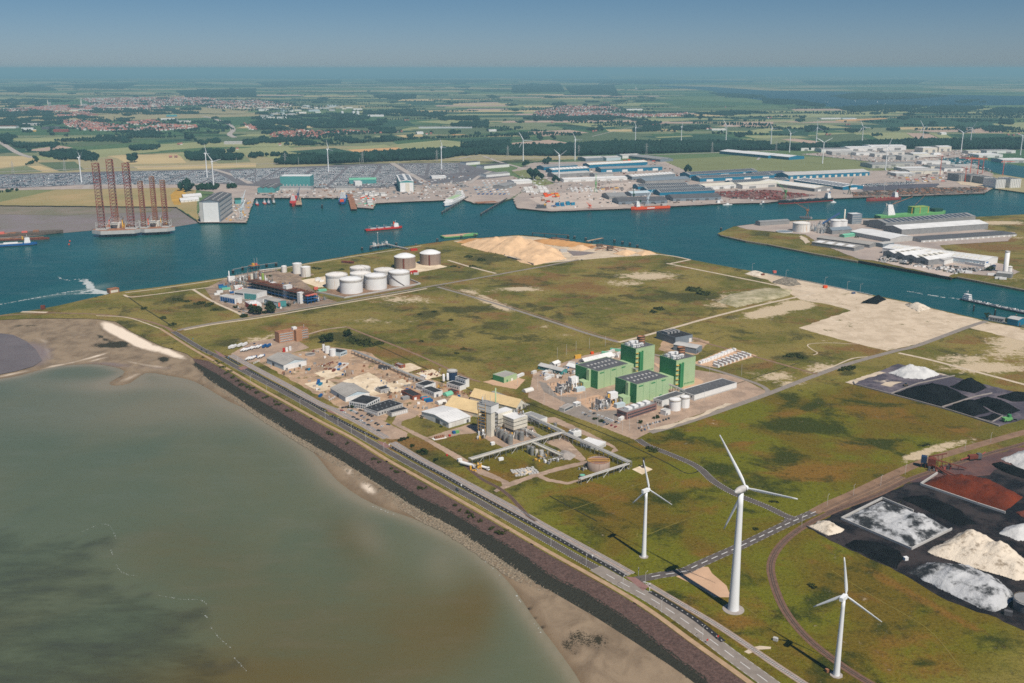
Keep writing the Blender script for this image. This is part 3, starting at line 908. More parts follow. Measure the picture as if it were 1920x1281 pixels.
road('r11','path',[(1303,638),(1370,656),(1430,673),(1490,690),(1533,702)],4.5,'track_brown',z=.055)
road('r12','path',[(650,613),(690,629),(740,648),(800,673),(873,707),(900,716)],4,'track_brown')
road('r13','path',[(650,613),(610,618),(577,627),(540,634)],5,'paving',z=.05)
road('r14','path',[(235,549),(300,541),(420,523),(520,505),(600,491),(740,469),(790,461)],4,'track_pale',z=.05)
road('r15','path',[(232,553),(247,557),(300,551),(360,543),(400,538)],4.5,'track_pale',z=.05)
road('r16','path',[(362,543),(400,566),(440,584),(455,592)],5,'track_pale',z=.055)
road('r17','path',[(40,585),(55,585),(88,586)],8,'track_pale',z=.05)
road('turn','path',[(1520,700),(1560,688),(1600,672),(1640,668),(1660,662)],2.5,'track_pale',z=.03)
road('loop','path',[(1660,645),(1600,645),(1550,643),(1515,646),(1522,655),(1533,662),(1525,666)],1.6,'track_pale',z=.03)
road('edge1','path',[(1500,560),(1545,565),(1600,583)],5,'track_pale',z=.05)
poly([(1280,1072),(1303,1063),(1328,1063),(1335,1075),(1362,1098),(1371,1120),(1340,1120),(1300,1096),(1268,1081)],.048,'yard','yard_rose')
poly([(1180,1085),(1196,1083),(1212,1092),(1200,1098)],.052,'road','asphalt_light')
poly([(1395,1222),(1410,1214),(1425,1211),(1446,1213),(1445,1217),(1424,1218),(1404,1226)],.03,'path','track_pale')
for pts in([(1385,1131),(1400,1140),(1420,1155)],[(1040,965),(1100,946),(1200,908),(1310,877)],[(1195,1000),(1200,1008),(1260,984),(1320,962)],[(1560,1070),(1640,1120),(1740,1180),(1800,1250)]):
 road('wheel','path',pts,.8,mat('worn_grass',C(124,112,46),.95,var=.2,scale=.2),z=.02)
# yards and pads
def pads(items):
 for i,(m_,z,pts)in enumerate(items):
  poly(pts,z+i*.0008,'pavement' if m_ in('paving','asphalt_light','yard_grey')else 'yard',m_,rag=1.6 if m_ in('yard','yard_pale','yard_sand','track_pale')else 0.5)
pads([('yard_grey',.035,[(384,541),(430,519),(505,503),(560,519),(600,556),(632,566),(560,580),(470,594),(440,583),(400,564)]),('yard_pale',.045,[(563,526),(632,514),(660,520),(612,538),(594,539)]),('yard_grey',.04,[(532,513),(560,506),(590,515),(566,522)]),('track_brown',.04,[(594,549),(640,538),(770,525),(790,531),(768,541),(646,559)]),('yard_pale',.045,[(740,505),(790,488),(840,500),(800,508),(760,516)]),('paving',.035,[(432,664),(470,642),(520,633),(560,640),(580,652),(545,663),(470,680)]),('yard',.03,[(480,676),(560,660),(620,650),(690,660),(740,690),(790,705),(830,718),(870,735),(900,762),(880,790),(810,790),(780,778),(742,762),(720,790),(660,775),(620,755),(570,727),(530,703)]),('yard_pale',.05,[(640,715),(690,698),(760,732),(720,738),(700,742)]),('yard_pale',.05,[(720,722),(755,710),(775,718),(745,726)]),('yard_pale',.055,[(572,720),(610,711),(640,726),(600,735)]),('yard_pale',.05,[(590,700),(620,690),(650,700),(612,712)]),('yard_pale',.05,[(735,688),(770,680),(790,690),(760,700)]),('yard_pale',.05,[(780,700),(810,692),(830,704),(800,712)]),('paving',.05,[(619,772),(650,758),(720,790),(765,812),(760,822),(730,824),(680,800),(640,782)]),('paving',.055,[(735,795),(745,775),(768,765),(788,772),(778,782),(754,790),(752,797),(775,808),(800,820),(860,853),(905,880),(940,896),(955,904),(1000,889),(1060,872),(1100,864),(1108,868),(1060,880),(1000,896),(960,912),(930,923),(926,920),(943,910),(938,903),(900,890),(870,872),(840,852),(800,828),(765,810)]),('paving',.05,[(800,820),(845,806),(880,795),(900,800),(960,838),(950,842),(915,826),(896,812),(860,815),(820,826)]),('paving',.045,[(880,800),(930,790),(1000,800),(1010,820),(965,840),(920,820)]),('paving',.05,[(1020,828),(1060,820),(1100,862),(1090,866),(1050,842)]),('paving',.05,[(970,790),(1040,782),(1105,812),(1150,835),(1160,845),(1145,851),(1150,840),(1100,818),(1040,793)]),('paving',.04,[(1005,893),(1024,902),(1064,909),(1098,899),(1095,896),(1065,904),(1030,898),(1014,890)]),('yard_pale',.05,[(962,884),(990,876),(1004,884),(976,892)]),('paving',.03,[(1000,700),(1090,668),(1170,650),(1230,668),(1280,690),(1380,705),(1440,735),(1380,757),(1300,780),(1215,812),(1190,825),(1140,805),(1040,768),(990,745)]),('yard_rose',.05,[(1018,722),(1060,712),(1095,726),(1092,738),(1040,742)]),('yard_rose',.05,[(1083,750),(1120,740),(1165,755),(1160,768),(1110,770)]),('yard_rose',.05,[(905,716),(960,705),(985,712),(968,730),(925,722)]),('yard_rose',.05,[(1225,680),(1260,690),(1320,715),(1300,740),(1270,725)]),('asphalt_light',.056,[(1010,715),(1024,718),(1046,743),(1082,745),(1080,752),(1110,772),(1160,770),(1172,780),(1130,800),(1045,770),(1060,755),(1020,735)]),('track_pale',.06,[(1215,806),(1260,795),(1310,778),(1360,756),(1375,757),(1320,779),(1250,803)]),('yard_rose',.05,[(1295,682),(1370,652),(1420,667),(1345,690)]),('yard',.04,[(1240,640),(1300,632),(1330,640),(1310,665),(1270,668),(1235,655)]),('yard_sand',.035,[(1497,615),(1560,594),(1613,577),(1640,572),(1720,588),(1812,613),(1740,640),(1663,658),(1600,643)]),('yard_sand',.03,[(1440,513),(1530,531),(1635,555),(1700,567),(1760,582),(1850,603),(1920,616),(2100,657),(2100,680),(1920,640),(1812,613),(1720,588),(1640,572),(1600,583),(1560,572),(1500,562),(1440,525),(1400,515),(1425,512)]),('yard_sand',.03,[(850,452),(905,447),(970,442),(1010,445),(1100,457),(1200,467),(1228,474),(1180,480),(1085,488),(1000,496),(930,474)]),])
for pts,w_ in(([(985,754),(1060,784),(1130,812),(1190,839),(1250,868),(1290,888),(1320,879)],1.6),([(690,640),(760,672),(840,712),(905,742)],1.6),([(1320,740),(1500,680)],1.2),([(235,553),(270,578),(300,597),(322,611)],2.0),([(1030,930),(1090,962),(1120,978)],1.5),([(860,745),(950,775),(1050,815)],1.2),([(1690,940),(1600,985)],1.0)):
 road('ditch%d'%len(ROADS),'ditch',pts,w_,mat('ditch',C(50,50,20),.95,var=.3,scale=.3),z=.012)
# building kit
class B_:
 pass
def place(A,B,Cc,z=0.0):
 """frame of a rectangular footprint: A near corner, B the corner to the right of it, Cc the left corner or the depth in metres"""
 a,b2=np.array(G(*A,z)),np.array(G(*B,z))
 L=hypot(*(b2-a)[:2])
 rz=atan2(b2[1]-a[1],b2[0]-a[0])
 if isinstance(Cc,tuple):
  c=np.array(G(*Cc,z))-a
  D=abs(-sin(rz)*c[0]+cos(rz)*c[1])
 else:
  D=float(Cc)
 return a,rz,L,D
def shell(L,D,h,roof='flat',rise=3.0,n=1):
 """walls and roof of a hall as two builders; roof: flat, gx (ridge along x), gy (ridge along y, n bays), mono"""
 w,r=MB(),MB()
 o,th=.5,.35
 if roof=='flat':
  w.prism([(0,0),(L,0),(L,D),(0,D)],0,h)
  p=.35
  r.prism([(p,p),(L-p,p),(L-p,D-p),(p,D-p)],h-.1,h+.12)
  for x0,x1,y0,y1 in((-.1,L+.1,-.1,p),(-.1,L+.1,D-p,D+.1),(-.1,p,p,D-p),(L-p,L+.1,p,D-p)):
   w.box(x0,x1,y0,y1,h+.01,h+.55)
 elif roof=='gx':
  w.add([(0,0,0),(L,0,0),(L,D,0),(0,D,0),(0,0,h),(L,0,h),(L,D,h),(0,D,h),(0,D/2,h+rise),(L,D/2,h+rise)],[(0,1,5,4),(2,3,7,6),(1,2,6,9,5),(3,0,4,8,7)])
  e=rise*o/(D/2)
  for s in(0,1):
   y0,y1=(-o,D/2)if s==0 else(D+o,D/2)
   za,zb=h-e+.06,h+rise+.06
   vs=[(-o,y0,za),(L+o,y0,za),(L+o,y1,zb),(-o,y1,zb)]
   vs+=[(x,y,z+th)for x,y,z in vs]
   fs=[(0,1,5,4),(1,2,6,5),(2,3,7,6),(3,0,4,7),(4,5,6,7),(3,2,1,0)]
   r.add(vs,fs if s==0 else[f[::-1]for f in fs])
 elif roof=='gy':
  b=L/n
  top=[(0,h)]
  for i in range(n):
   top+=[(b*(i+.5),h+rise),(b*(i+1),h)]
  k=len(top)
  vs=[(0,0,0),(L,0,0)]+[(x,0,z)for x,z in top]+[(0,D,0),(L,D,0)]+[(x,D,z)for x,z in top]
  f0=(0,1)+tuple(range(1+k,1,-1))
  q=2+k
  w.add(vs,[f0,tuple(q+i for i in f0)[::-1],(0,2,q+2,q),(1,q+1,q+1+k,1+k)])
  for i in range(n):
   for s in(0,1):
    ex=o if(n==1 or(i==0 and s==0)or(i==n-1 and s==1))else 0.0
    e=rise*ex/(b/2)
    x0=b*i-ex if s==0 else b*(i+1)+ex
    x1=b*(i+.5)
    za,zb=h-e+.06,h+rise+.06
    vs=[(x0,-o,za),(x1,-o,zb),(x1,D+o,zb),(x0,D+o,za)]
    vs+=[(x,y,z+th)for x,y,z in vs]
    fs=[(0,1,5,4),(1,2,6,5),(2,3,7,6),(3,0,4,7),(4,5,6,7),(3,2,1,0)]
    r.add(vs,fs if s==0 else[f[::-1]for f in fs])
 elif roof=='arch':
  w.prism([(0,0),(L,0),(L,D),(0,D)],0,h)
  k=8
  pr=[(D/2-(D/2+.2)*cos(pi*i/k),h+rise*sin(pi*i/k))for i in range(k+1)]
  vs=[(-.2,y,z)for y,z in pr]+[(L+.2,y,z)for y,z in pr]
  r.add(vs,[(i,k+1+i,k+2+i,i+1)for i in range(k)]+[tuple(range(k,-1,-1)),tuple(range(k+1,2*k+2))])
 return w,r
def bld(name,label,A,B,Cc,h,wall,roofm,roof='flat',rise=3.0,n=1,cat='building',vt=None,group=None,z=0.0):
 a,rz,L,D=place(A,B,Cc,z)
 if vt is not None:
  h=HT(*A,vt,z)
 t=thing(name,label,cat,tuple(a),rz,group)
 w,r=shell(L,D,h,roof,rise,n)
 q=B_()
 q.t,q.L,q.D,q.h,q.rise,q.roof=t,L,D,h,rise,roof
 q.wall=w.build('wall',wall,t)
 q.rf=r.build('roof',roofm,t)
 return q
def pbox(q,name,x0,x1,y0,y1,z0,z1,m,parent=None):
 mb=MB()
 mb.box(x0,x1,y0,y1,z0,z1)
 return mb.build(name,m,parent or(q.t if hasattr(q,'t')else q))
def on_face(q,name,face,s0,s1,z0,z1,m,proud=.12,parent=None):
 """a panel standing proud of a wall; s along the face"""
 p=proud
 if face=='f':
  return pbox(q,name,s0,s1,-p,.02,z0,z1,m,parent)
 if face=='l':
  return pbox(q,name,-p,.02,s0,s1,z0,z1,m,parent)
 if face=='r':
  return pbox(q,name,q.L-.02,q.L+p,s0,s1,z0,z1,m,parent)
 return pbox(q,name,s0,s1,q.D-.02,q.D+p,z0,z1,m,parent)
def windows(q,face,s0,s1,z0,z1,n,gap=.35,m='glass'):
 w=(s1-s0)/n
 for i in range(n):
  on_face(q,'window',face,s0+w*(i+gap/2),s0+w*(i+1-gap/2),z0,z1,m)
def door(q,face,s,w,hh,m='dark_grey'):
 on_face(q,'door',face,s,s+w,0,hh,m,.15)
def roof_rows(q,name,m,nx,ny,fx=.7,fy=.5,th=.12,margin=.06,side=None):
 """rectangles lying on the roof slopes, each its own part of the roof; shares one mesh"""
 L,D,h,rise=q.L,q.D,q.h,q.rise
 me=None
 if q.roof=='flat':
  cells=[(L*(margin+(1-2*margin)*(i+.5)/nx),D*(margin+(1-2*margin)*(j+.5)/ny),h+.14,0,0)for i in range(nx)for j in range(ny)]
  sx,sy=L*(1-2*margin)/nx*fx,D*(1-2*margin)/ny*fy
 else:
  gx=q.roof=='gx'
  A_,W=(L,D)if gx else(D,L)
  slope=math.atan2(rise,W/2)
  cells=[]
  for i in range(nx):
   for j in range(ny):
    for s in(0,1):
     if side is not None and s!=side:
      continue
     u_=A_*(margin+(1-2*margin)*(i+.5)/nx)
     f=(j+.5)/ny
     y=W/2*f if s==0 else W-W/2*f
     zz=h+rise*f+.5
     if gx:
      cells.append((u_,y,zz,slope if s==0 else-slope,0))
     else:
      cells.append((y,u_,zz,0,-slope if s==0 else slope))
  a_,b_=A_*(1-2*margin)/nx*fx,W/2/ny*fy
  sx,sy=(a_,b_)if gx else(b_,a_)
 mb=MB()
 mb.box(-sx/2,sx/2,-sy/2,sy/2,-.02,th)
 me=mb.mesh(name,m)
 for x,y,z,rx,ry in cells:
  o=bpy.data.objects.new(name,me)
  COL.objects.link(o)
  o.parent=q.rf
  o.location=(x,y,z)
  o.rotation_euler=(rx,ry,0)
def tank(name,label,u,v,r,h,m='white_paint',dome=2.0,rings=2,stain=False,stair=False,group=None,cat='storage tank',domem=None,seg=40,loc=None):
 t=thing(name,label,cat,loc or G(u,v),0,group)
 mb=MB()
 mb.cyl(0,0,0,h,r,n=seg,cap=False)
 mb.build('shell',m,t)
 mb=MB()
 k=6
 mb.lathe(0,0,[(r+.15,h),(r+.15,h+.25)]+[(r*cos(pi/2*i/k)if False else r*(1-i/k),h+.25+dome*(1-(1-i/k)**2))for i in range(k+1)],seg)
 mb.build('roof',domem or m,t)
 for i in range(rings):
  z=h-(i+.6)*h*.075
  mb=MB()
  mb.lathe(0,0,[(r+.02,z-.35),(r+.5,z-.3),(r+.5,z),(r+.02,z+.05)],seg,sm=False)
  mb.build('wind_girder','light_grey' if m!='white_paint' else 'rim_stain',t)
 mb=MB()
 for i in range(24):
  a0,a1=2*pi*i/24,2*pi*(i+1)/24
  mb.tube((r*cos(a0),r*sin(a0),h+1.1),(r*cos(a1),r*sin(a1),h+1.1),.09,3)
  mb.tube((r*cos(a0),r*sin(a0),h),(r*cos(a0),r*sin(a0),h+1.1),.07,3)
 mb.build('railing','rim_stain',t)
 if stair:
  mb=MB()
  k=26
  for i in range(k):
   a0=-2.6+1.7*i/k
   a1=-2.6+1.7*(i+1)/k
   z0,z1=h*(1-i/k),h*(1-(i+1)/k)
   rr=r+.15
   ro=r+1.0
   mb.add([(rr*cos(a0),rr*sin(a0),z0),(ro*cos(a0),ro*sin(a0),z0),(ro*cos(a1),ro*sin(a1),z1),(rr*cos(a1),rr*sin(a1),z1),(rr*cos(a0),rr*sin(a0),z0-.7),(ro*cos(a0),ro*sin(a0),z0-.7),(ro*cos(a1),ro*sin(a1),z1-.7),(rr*cos(a1),rr*sin(a1),z1-.7)],[(0,1,2,3),(1,5,6,2),(4,5,6,7)])
  mb.build('spiral_stair','timber',t)
 return t
mat('rim_stain',C(168,152,130),.8,var=.2,scale=.2)
def streak_mat(name,base,streak,amount=.6):
 m,n,l,b=node_mat(name)
 t=NT(n,l)
 k=t.noise(.6,4,.7,t.scaled(1,1,.05))
 c=t.mix(t.rng(k,.5,.5+.22/amount,0,.9),base,streak)
 c=t.mix(t.rng(t.noise(.2,4),.4,.75,0,.18),c,tuple(q*.55 for q in base))
 l.new(c,b.inputs['Base Color'])
 b.inputs['Roughness'].default_value=.6
streak_mat('white_streaked',(.76,.75,.72),C(190,140,66),.95)
streak_mat('white_rusty',(.72,.70,.66),C(150,120,92),.9)
streak_mat('concrete_streaked',C(152,134,122),C(112,96,88),.9)
streak_mat('dirty_white',(.66,.64,.60),C(160,150,136),.8)
def heap(name,label,pts,hmax,m,slope=.62,cell=2.0,z=0.0,cat='heap',group=None,rough=.5,peaks=(),rag=1.3):
 """bulk material lying at its angle of repose inside an outline"""
 C0=[G(u,v,z)for u,v in pts]
 P=[]
 for a_,b_ in zip(C0,C0[1:]+C0[:1]):
  k=max(1,int(hypot(b_[0]-a_[0],b_[1]-a_[1])/7))
  P+=[(a_[0]+(b_[0]-a_[0])*i/k+random.uniform(-rag,rag),a_[1]+(b_[1]-a_[1])*i/k+random.uniform(-rag,rag))for i in range(k)]
 X,Y,F,D=grid_in(P,cell)
 D=np.maximum(D,0)
 f=1/((1/(D*slope+1e-3))**5+(1/hmax)**5)**.2
 for pu,pv,ph_,ps in peaks:
  g_=G(pu,pv,z)
  f=np.maximum(f,np.minimum(ph_-ps*np.hypot(X-g_[0],(Y-g_[1])),D*.9))
 ph=rng.uniform(0,6,6)
 k=2*pi/(hmax*3.2)
 nz=np.sin(X*k+ph[0])*np.cos(Y*k*1.2+ph[1])*.5+np.sin((X+Y)*k*1.9+ph[2])*.3+np.sin((X-1.3*Y)*k*3.1+ph[3])*.15
 ang=np.arctan2(Y-Y.mean(),X-X.mean())
 gul=np.sin(ang*23+ph[4]+X*.2)*.4+np.sin(ang*41+ph[5])*.25
 Z=f*(1+.20*nz*np.clip(D/6,0,1))+rough*.35*gul*np.clip(D/4,0,1)*np.clip((hmax-f)/hmax*2,0,1)
 Z+=rng.normal(0,.06*rough,len(X))*(D>0)
 Z=np.where(D<=0,-.05,np.maximum(Z,.02))
 cx,cy=X.mean(),Y.mean()
 o=np_mesh(name,np.stack([X-cx,Y-cy,Z],1),F,m)
 o.location=(cx,cy,z)
 return tag(o,label,cat,group)
def wall_line(name,label,pts,h,w,m,z=0.0,cat='wall',group=None):
 """low wall through picture points; one panel per stretch"""
 L=[np.array(G(u,v,z))for u,v in pts]
 t=thing(name,label,cat,tuple(L[0]),0,group)
 for a,b2 in zip(L[:-1],L[1:]):
  d=hypot(*(b2-a)[:2])
  rz=atan2(b2[1]-a[1],b2[0]-a[0])
  c=(a+b2)/2-L[0]
  mb=MB()
  mb.cbox(c[0],c[1],d+w*.5,w,0,h,0,rz)
  mb.build('panel',m,t)
 return t
def pole_mesh(h,r=.12,arm=1.6,m='light_grey'):
 mb=MB()
 mb.cyl(0,0,0,h,r,r*.6,6)
 if arm:
  mb.tube((0,0,h),(arm,0,h+.25),r*.6,4)
  mb.cbox(arm+.3,0,.9,.35,h+.15,h+.33)
 return mb
def leafy(mb,cx,cy,cz,rx,rz_,n,size,mi=0):
 """crown of many small leaf faces in clumps"""
 nc=max(5,n//22)
 cl=[]
 for _ in range(nc):
  a=random.uniform(0,2*pi)
  q=random.uniform(-.8,1)
  rr=(1-q*q)**.5*random.uniform(.35,.95)
  cl.append((cx+rx*rr*cos(a),cy+rx*rr*sin(a),cz+rz_*q*.9,random.uniform(.28,.5)))
 for i in range(n):
  x,y,z,k=random.choice(cl)
  d=np.array([random.gauss(0,1)for _ in range(3)])
  d/=np.linalg.norm(d)+1e-6
  rr=k*random.uniform(.55,1.0)
  p=np.array((x+d[0]*rx*rr,y+d[1]*rx*rr,z+d[2]*rz_*rr))
  u_=np.array([random.gauss(0,1)for _ in range(3)])
  v_=np.cross(d+.4*u_,u_)
  v_/=np.linalg.norm(v_)+1e-6
  w_=np.cross(v_,d)
  s=size*random.uniform(.6,1.3)
  mb.add([tuple(p-v_*s),tuple(p+w_*s),tuple(p+v_*s),tuple(p-w_*s*.8)],[(0,1,2),(0,2,3)],mi)
def tree(name,label,loc,h,r,group=None,leaf='leaf',n=420,cat='tree'):
 t=thing(name,label,cat,loc,0,group)
 mb=MB()
 mb.cyl(0,0,0,h*.45,r*.09,r*.05,7)
 for i in range(5):
  a=i*1.3+random.random()
  mb.tube((0,0,h*.3),(r*.55*cos(a),r*.55*sin(a),h*.62),r*.04,4,r1=r*.015)
 mb.build('trunk','bark',t)
 mb=MB()
 leafy(mb,0,0,h*.58,r,h*.42,n,r*.16)
 mb.build('crown',leaf,t)
 return t
def bush(name,label,u,v,r,h,group=None,n=200,m='leaf',z=0.0):
 mb=MB()
 leafy(mb,0,0,h*.45,r,h*.55,n,max(.4,r*.15))
 for i in range(4):
  a=i*1.6
  mb.tube((0,0,0),(r*.4*cos(a),r*.4*sin(a),h*.5),.12,4,1)
 o=mb.build(name,[m,'bark'],None,G(u,v,z))
 return tag(o,label,'bush',group)
# vehicles
def car_mesh(color,name='car'):
 mb=MB()
 for dx,sx in((-1.35,1),(1.35,1)):
  for sy in(-.78,.78):
   mb.add([],[])
 mb.add([(-2.2,-.88,.3),(2.2,-.88,.3),(2.2,.88,.3),(-2.2,.88,.3),(-2.15,-.86,.88),(2.1,-.84,.78),(2.1,.84,.78),(-2.15,.86,.88)],[(0,1,5,4),(1,2,6,5),(2,3,7,6),(3,0,4,7),(4,5,6,7)],0)
 vs=[(-1.9,-.8,.86),(1.05,-.8,.82),(1.05,.8,.82),(-1.9,.8,.86),(-1.45,-.62,1.42),(.35,-.62,1.42),(.35,.62,1.42),(-1.45,.62,1.42)]
 mb.add(vs,[(0,1,5,4),(1,2,6,5),(2,3,7,6),(3,0,4,7)],1)
 mb.add(vs[4:],[(0,1,2,3)],0)
 for x in(-1.35,1.35):
  for y in(-.82,.82):
   mb.tube((x,y-.1,.32),(x,y+.1,.32),.32,8,2)
 return mb.mesh(name,[color,'glass','rubber'])
for nm_,c_ in(('car_white',(.75,.75,.75)),('car_black',(.012,.012,.014)),('car_silver',(.38,.39,.40)),('car_grey',(.10,.10,.11)),('car_blue',(.03,.07,.16)),('car_red',(.4,.02,.02)),('car_teal',(.05,.25,.30))):
 mat(nm_,c_,.3,var=.02,scale=.1,spec=.5)
CARS={k:car_mesh('car_'+k)for k in('white','black','silver','grey','blue','red','teal')}
def car(color,u,v,rz,label,group=None,z=.06,name='parked_car'):
 o=bpy.data.objects.new(name,CARS[color])
 COL.objects.link(o)
 o.location=G(u,v,z)
 o.rotation_euler=(0,0,rz)
 return tag(o,label,'car',group)
def box_thing(name,label,cat,u,v,size,m,rz=0.0,group=None,roofm=None,z=.06):
 """container, cabin or cabinet: ribbed body, roof lid, door ends"""
 L,W,h=size
 t=thing(name,label,cat,G(u,v,z),rz,group)
 mb=MB()
 mb.box(-L/2,L/2,-W/2,W/2,0,h)
 k=max(3,int(L/1.2))
 for i in range(k):
  x=-L/2+L*(i+.5)/k
  mb.box(x-.12,x+.12,-W/2-.06,W/2+.06,.1,h-.1)
 mb.build('body',m,t)
 mb=MB()
 mb.box(-L/2-.05,L/2+.05,-W/2-.05,W/2+.05,h,h+.12)
 mb.build('lid',roofm or m,t)
 mb=MB()
 mb.box(L/2,L/2+.08,-W/2+.15,W/2-.15,.15,h-.15)
 mb.build('door',m,t)
 return t
def pipe_rack(name,label,p0,p1,zdeck,w=5.0,bay=7.0,pipes=6,legs='steel',levels=1,z=0.0):
 """trestle of portal frames carrying parallel pipes; p0, p1 picture points on the ground"""
 a,b2=np.array(G(*p0,z)),np.array(G(*p1,z))
 L=hypot(*(b2-a)[:2])
 rz=atan2(b2[1]-a[1],b2[0]-a[0])
 t=thing(name,label,'pipe rack',tuple(a),rz)
 n=max(2,int(L/bay))
 mb=MB()
 for i in range(n+1):
  x=L*i/n
  for s in(-1,1):
   mb.box(x-.2,x+.2,s*w/2-.2,s*w/2+.2,0,zdeck)
  mb.box(x-.18,x+.18,-w/2,w/2,zdeck-.9,zdeck-.6)
  if i%3==1 and i<n:
   mb.tube((x,w/2,0),(x+L/n,w/2,zdeck),.12,4)
   mb.tube((x,-w/2,0),(x+L/n,-w/2,zdeck),.12,4)
 fr=mb.build('frame',legs,t)
 fr['kind']='stuff'
 for s in(-1,1):
  mb=MB()
  mb.box(-.3,L+.3,s*w/2-.18,s*w/2+.18,zdeck,zdeck+.4)
  mb.build('beam','light_grey',t)
 for i in range(pipes):
  y=-w/2+w*(i+.7)/(pipes+.4)
  r=random.choice((.18,.25,.32))
  mb=MB()
  mb.tube((-.2,y,zdeck+.1+r),(L+.2,y,zdeck+.1+r),r,6)
  mb.build('pipe',random.choice(('pipe','steel','light_grey','cream')),t)
 return t,L
def clutter(mb,x0,x1,y0,y1,n,hmin=.6,hmax=4.0,nm=3):
 """pumps, vessels, pipes and frames of a process unit, as one part"""
 for _ in range(n):
  x,y=random.uniform(x0,x1),random.uniform(y0,y1)
  h=random.uniform(hmin,hmax)
  k=random.random()
  mi=random.randrange(nm)
  if k<.3:
   mb.cbox(x,y,random.uniform(.8,3),random.uniform(.8,2.5),0,h,mi)
  elif k<.55:
   mb.cyl(x,y,0,h*1.4,random.uniform(.4,1.1),n=8,mi=mi)
  elif k<.85:
   a=random.choice((0,pi/2))
   q=random.uniform(3,9)
   z=random.uniform(.6,hmax*1.2)
   mb.tube((x,y,z),(min(x1,x+q*cos(a)),min(y1,y+q*sin(a)),z),random.uniform(.12,.35),5,mi)
  else:
   mb.tube((x,y,0),(x,y,hmax*1.7),.16,4,mi)
# estate at the dike
q=bld('office_building','four-storey tan brick office block with white window rows by the lorry park',(524,644),(579,634),13.0,0,'brick','rust_light',vt=625)
for k in range(4):
 z0=q.h*(.10+.23*k)
 for s0,s1 in((.03,.47),(.72,.98)):
  w_=on_face(q,'window','f',q.L*s0,q.L*s1,z0,z0+q.h*.11,'white_paint',.15)
  for i in range(12 if s0<.1 else 8):
   nn=12 if s0<.1 else 8
   x=q.L*(s0+(s1-s0)*(i+.5)/nn)
   pbox(q,'pane',x-.55,x+.55,-.26,-.16,z0+.2,z0+q.h*.11-.2,'glass',w_)
pbox(q,'stair_tower',q.L*.50,q.L*.70,-7,-.02,0,q.h+1.5,'brick')
pbox(q,'roof_plant',q.L*.50,q.L*.63,1,7,q.h+.2,q.h+4.0,'white_wall')
pbox(q,'mast',q.L*.9,q.L*.9+.5,5,5.5,q.h,q.h+5,'light_grey')
q=bld('warehouse','white warehouse with grey gabled roof beside the tanker lorries',(532,694.5),(575,685),(506,680),0,'pale_blue_wall','grey_roof','gy',4.2,vt=685)  # white hall: shade on its sides is put into the pale blue colour
on_face(q,'lit_gable_face','f',.3,q.L-.3,.1,q.h-.1,'white_wall',.1)
door(q,'l',q.D*.55,5,4)
door(q,'f',q.L*.65,3,3)
roof_rows(q,'roof_sheet','grey_roof',6,1,.96,.9,.05)
q=bld('warehouse','white warehouse with beige gabled roof next to the car park offices',(648,754),(693,745),(616,737.5),0,'pale_blue_wall','grey_roof','gy',4.2,vt=745)  # side shade again painted as pale blue, the gable left white
on_face(q,'lit_gable_face','f',.3,q.L-.3,.1,q.h-.1,'white_wall',.1)
door(q,'l',q.D*.45,4,3.6)
roof_rows(q,'roof_sheet','grey_roof',6,1,.96,.9,.05)
q=bld('office_building','two-storey white glazed office with flat black roof behind the car park',(688,769),(713,756),(665,758),0,'white_wall','black_roof',vt=759)
windows(q,'l',1,q.D-1,1.0,q.h*.44,9,.35)
windows(q,'l',1,q.D-1,q.h*.56,q.h-.8,9,.35)
windows(q,'f',1,q.L-1,1.0,q.h*.44,6,.4)
windows(q,'f',1,q.L-1,q.h*.56,q.h-.8,6,.4)
pbox(q,'roof_light',q.L*.3,q.L*.5,4,7,q.h,q.h+1.2,'black_roof')
q=bld('office_building','low grey panelled building with patchy black roof facing the car park',(708,781),(756,765),(689,770),4.6,'light_grey','black_roof')
windows(q,'l',1,q.D-1,1.2,3.2,8,.5,'white_paint')
windows(q,'f',1,q.L-1,1.2,3.2,9,.5,'dark_grey')
roof_rows(q,'roof_vent','steel',5,2,.15,.15,.9)
q=bld('office_building','small grey annex with white door panels by the plant road',(734.5,782),(765,774),(729,777),4.2,'light_grey','black_roof')
windows(q,'f',.6,q.L-.6,.6,3.4,8,.45,'white_wall')
q=bld('workshop','long low brick workshop with flat dark roof',(774,751),(790,747.5),(733,744),4.5,'brick_red','black_roof')
windows(q,'l',2,q.D-2,1.5,3.2,10,.4)
pbox(q,'annex',-9,-.05,q.D*.25,q.D*.45,0,3.2,'mid_grey')
door(q,'f',2,3,3,'white_paint')
q=bld('shed','small pale shed with black roof near the beige-roofed warehouse',(714,738),(731,734),(703,734),4.0,'light_grey','black_roof')
windows(q,'f',1,q.L-1,.5,3.2,5,.4,'mid_grey')
q=bld('workshop','white block with black roof, further of the pair beside the blue tank',(796,735),(817,728),(780,730),6.5,'white_wall','black_roof')
windows(q,'l',1,q.D-1,2.2,4.8,4,.4)
q=bld('workshop','white block with black roof, nearer of the pair beside the blue tank',(814,746),(830,742),(793,736),5.5,'white_wall','black_roof')
windows(q,'l',2,q.D-2,2.2,4,6,.6)
door(q,'f',3,3,3.2)
q=bld('pump_building','white building with dark roof to the right of the dark blue tank',(862,733),(874,729),(843,724),5,'white_wall','black_roof')
windows(q,'l',2,q.D-2,1.5,3.4,5,.5)
q=bld('pump_building','taller white block with dark roof at the field edge',(873,727),(880,725),(859,719),9,'white_wall','black_roof')
windows(q,'l',2,q.D-2,5.5,7,4,.4)
tank('storage_tank','dark navy cylindrical tank behind the estate workshops',848,712,6.0,11.5,'navy',1.0,1,domem='light_grey')
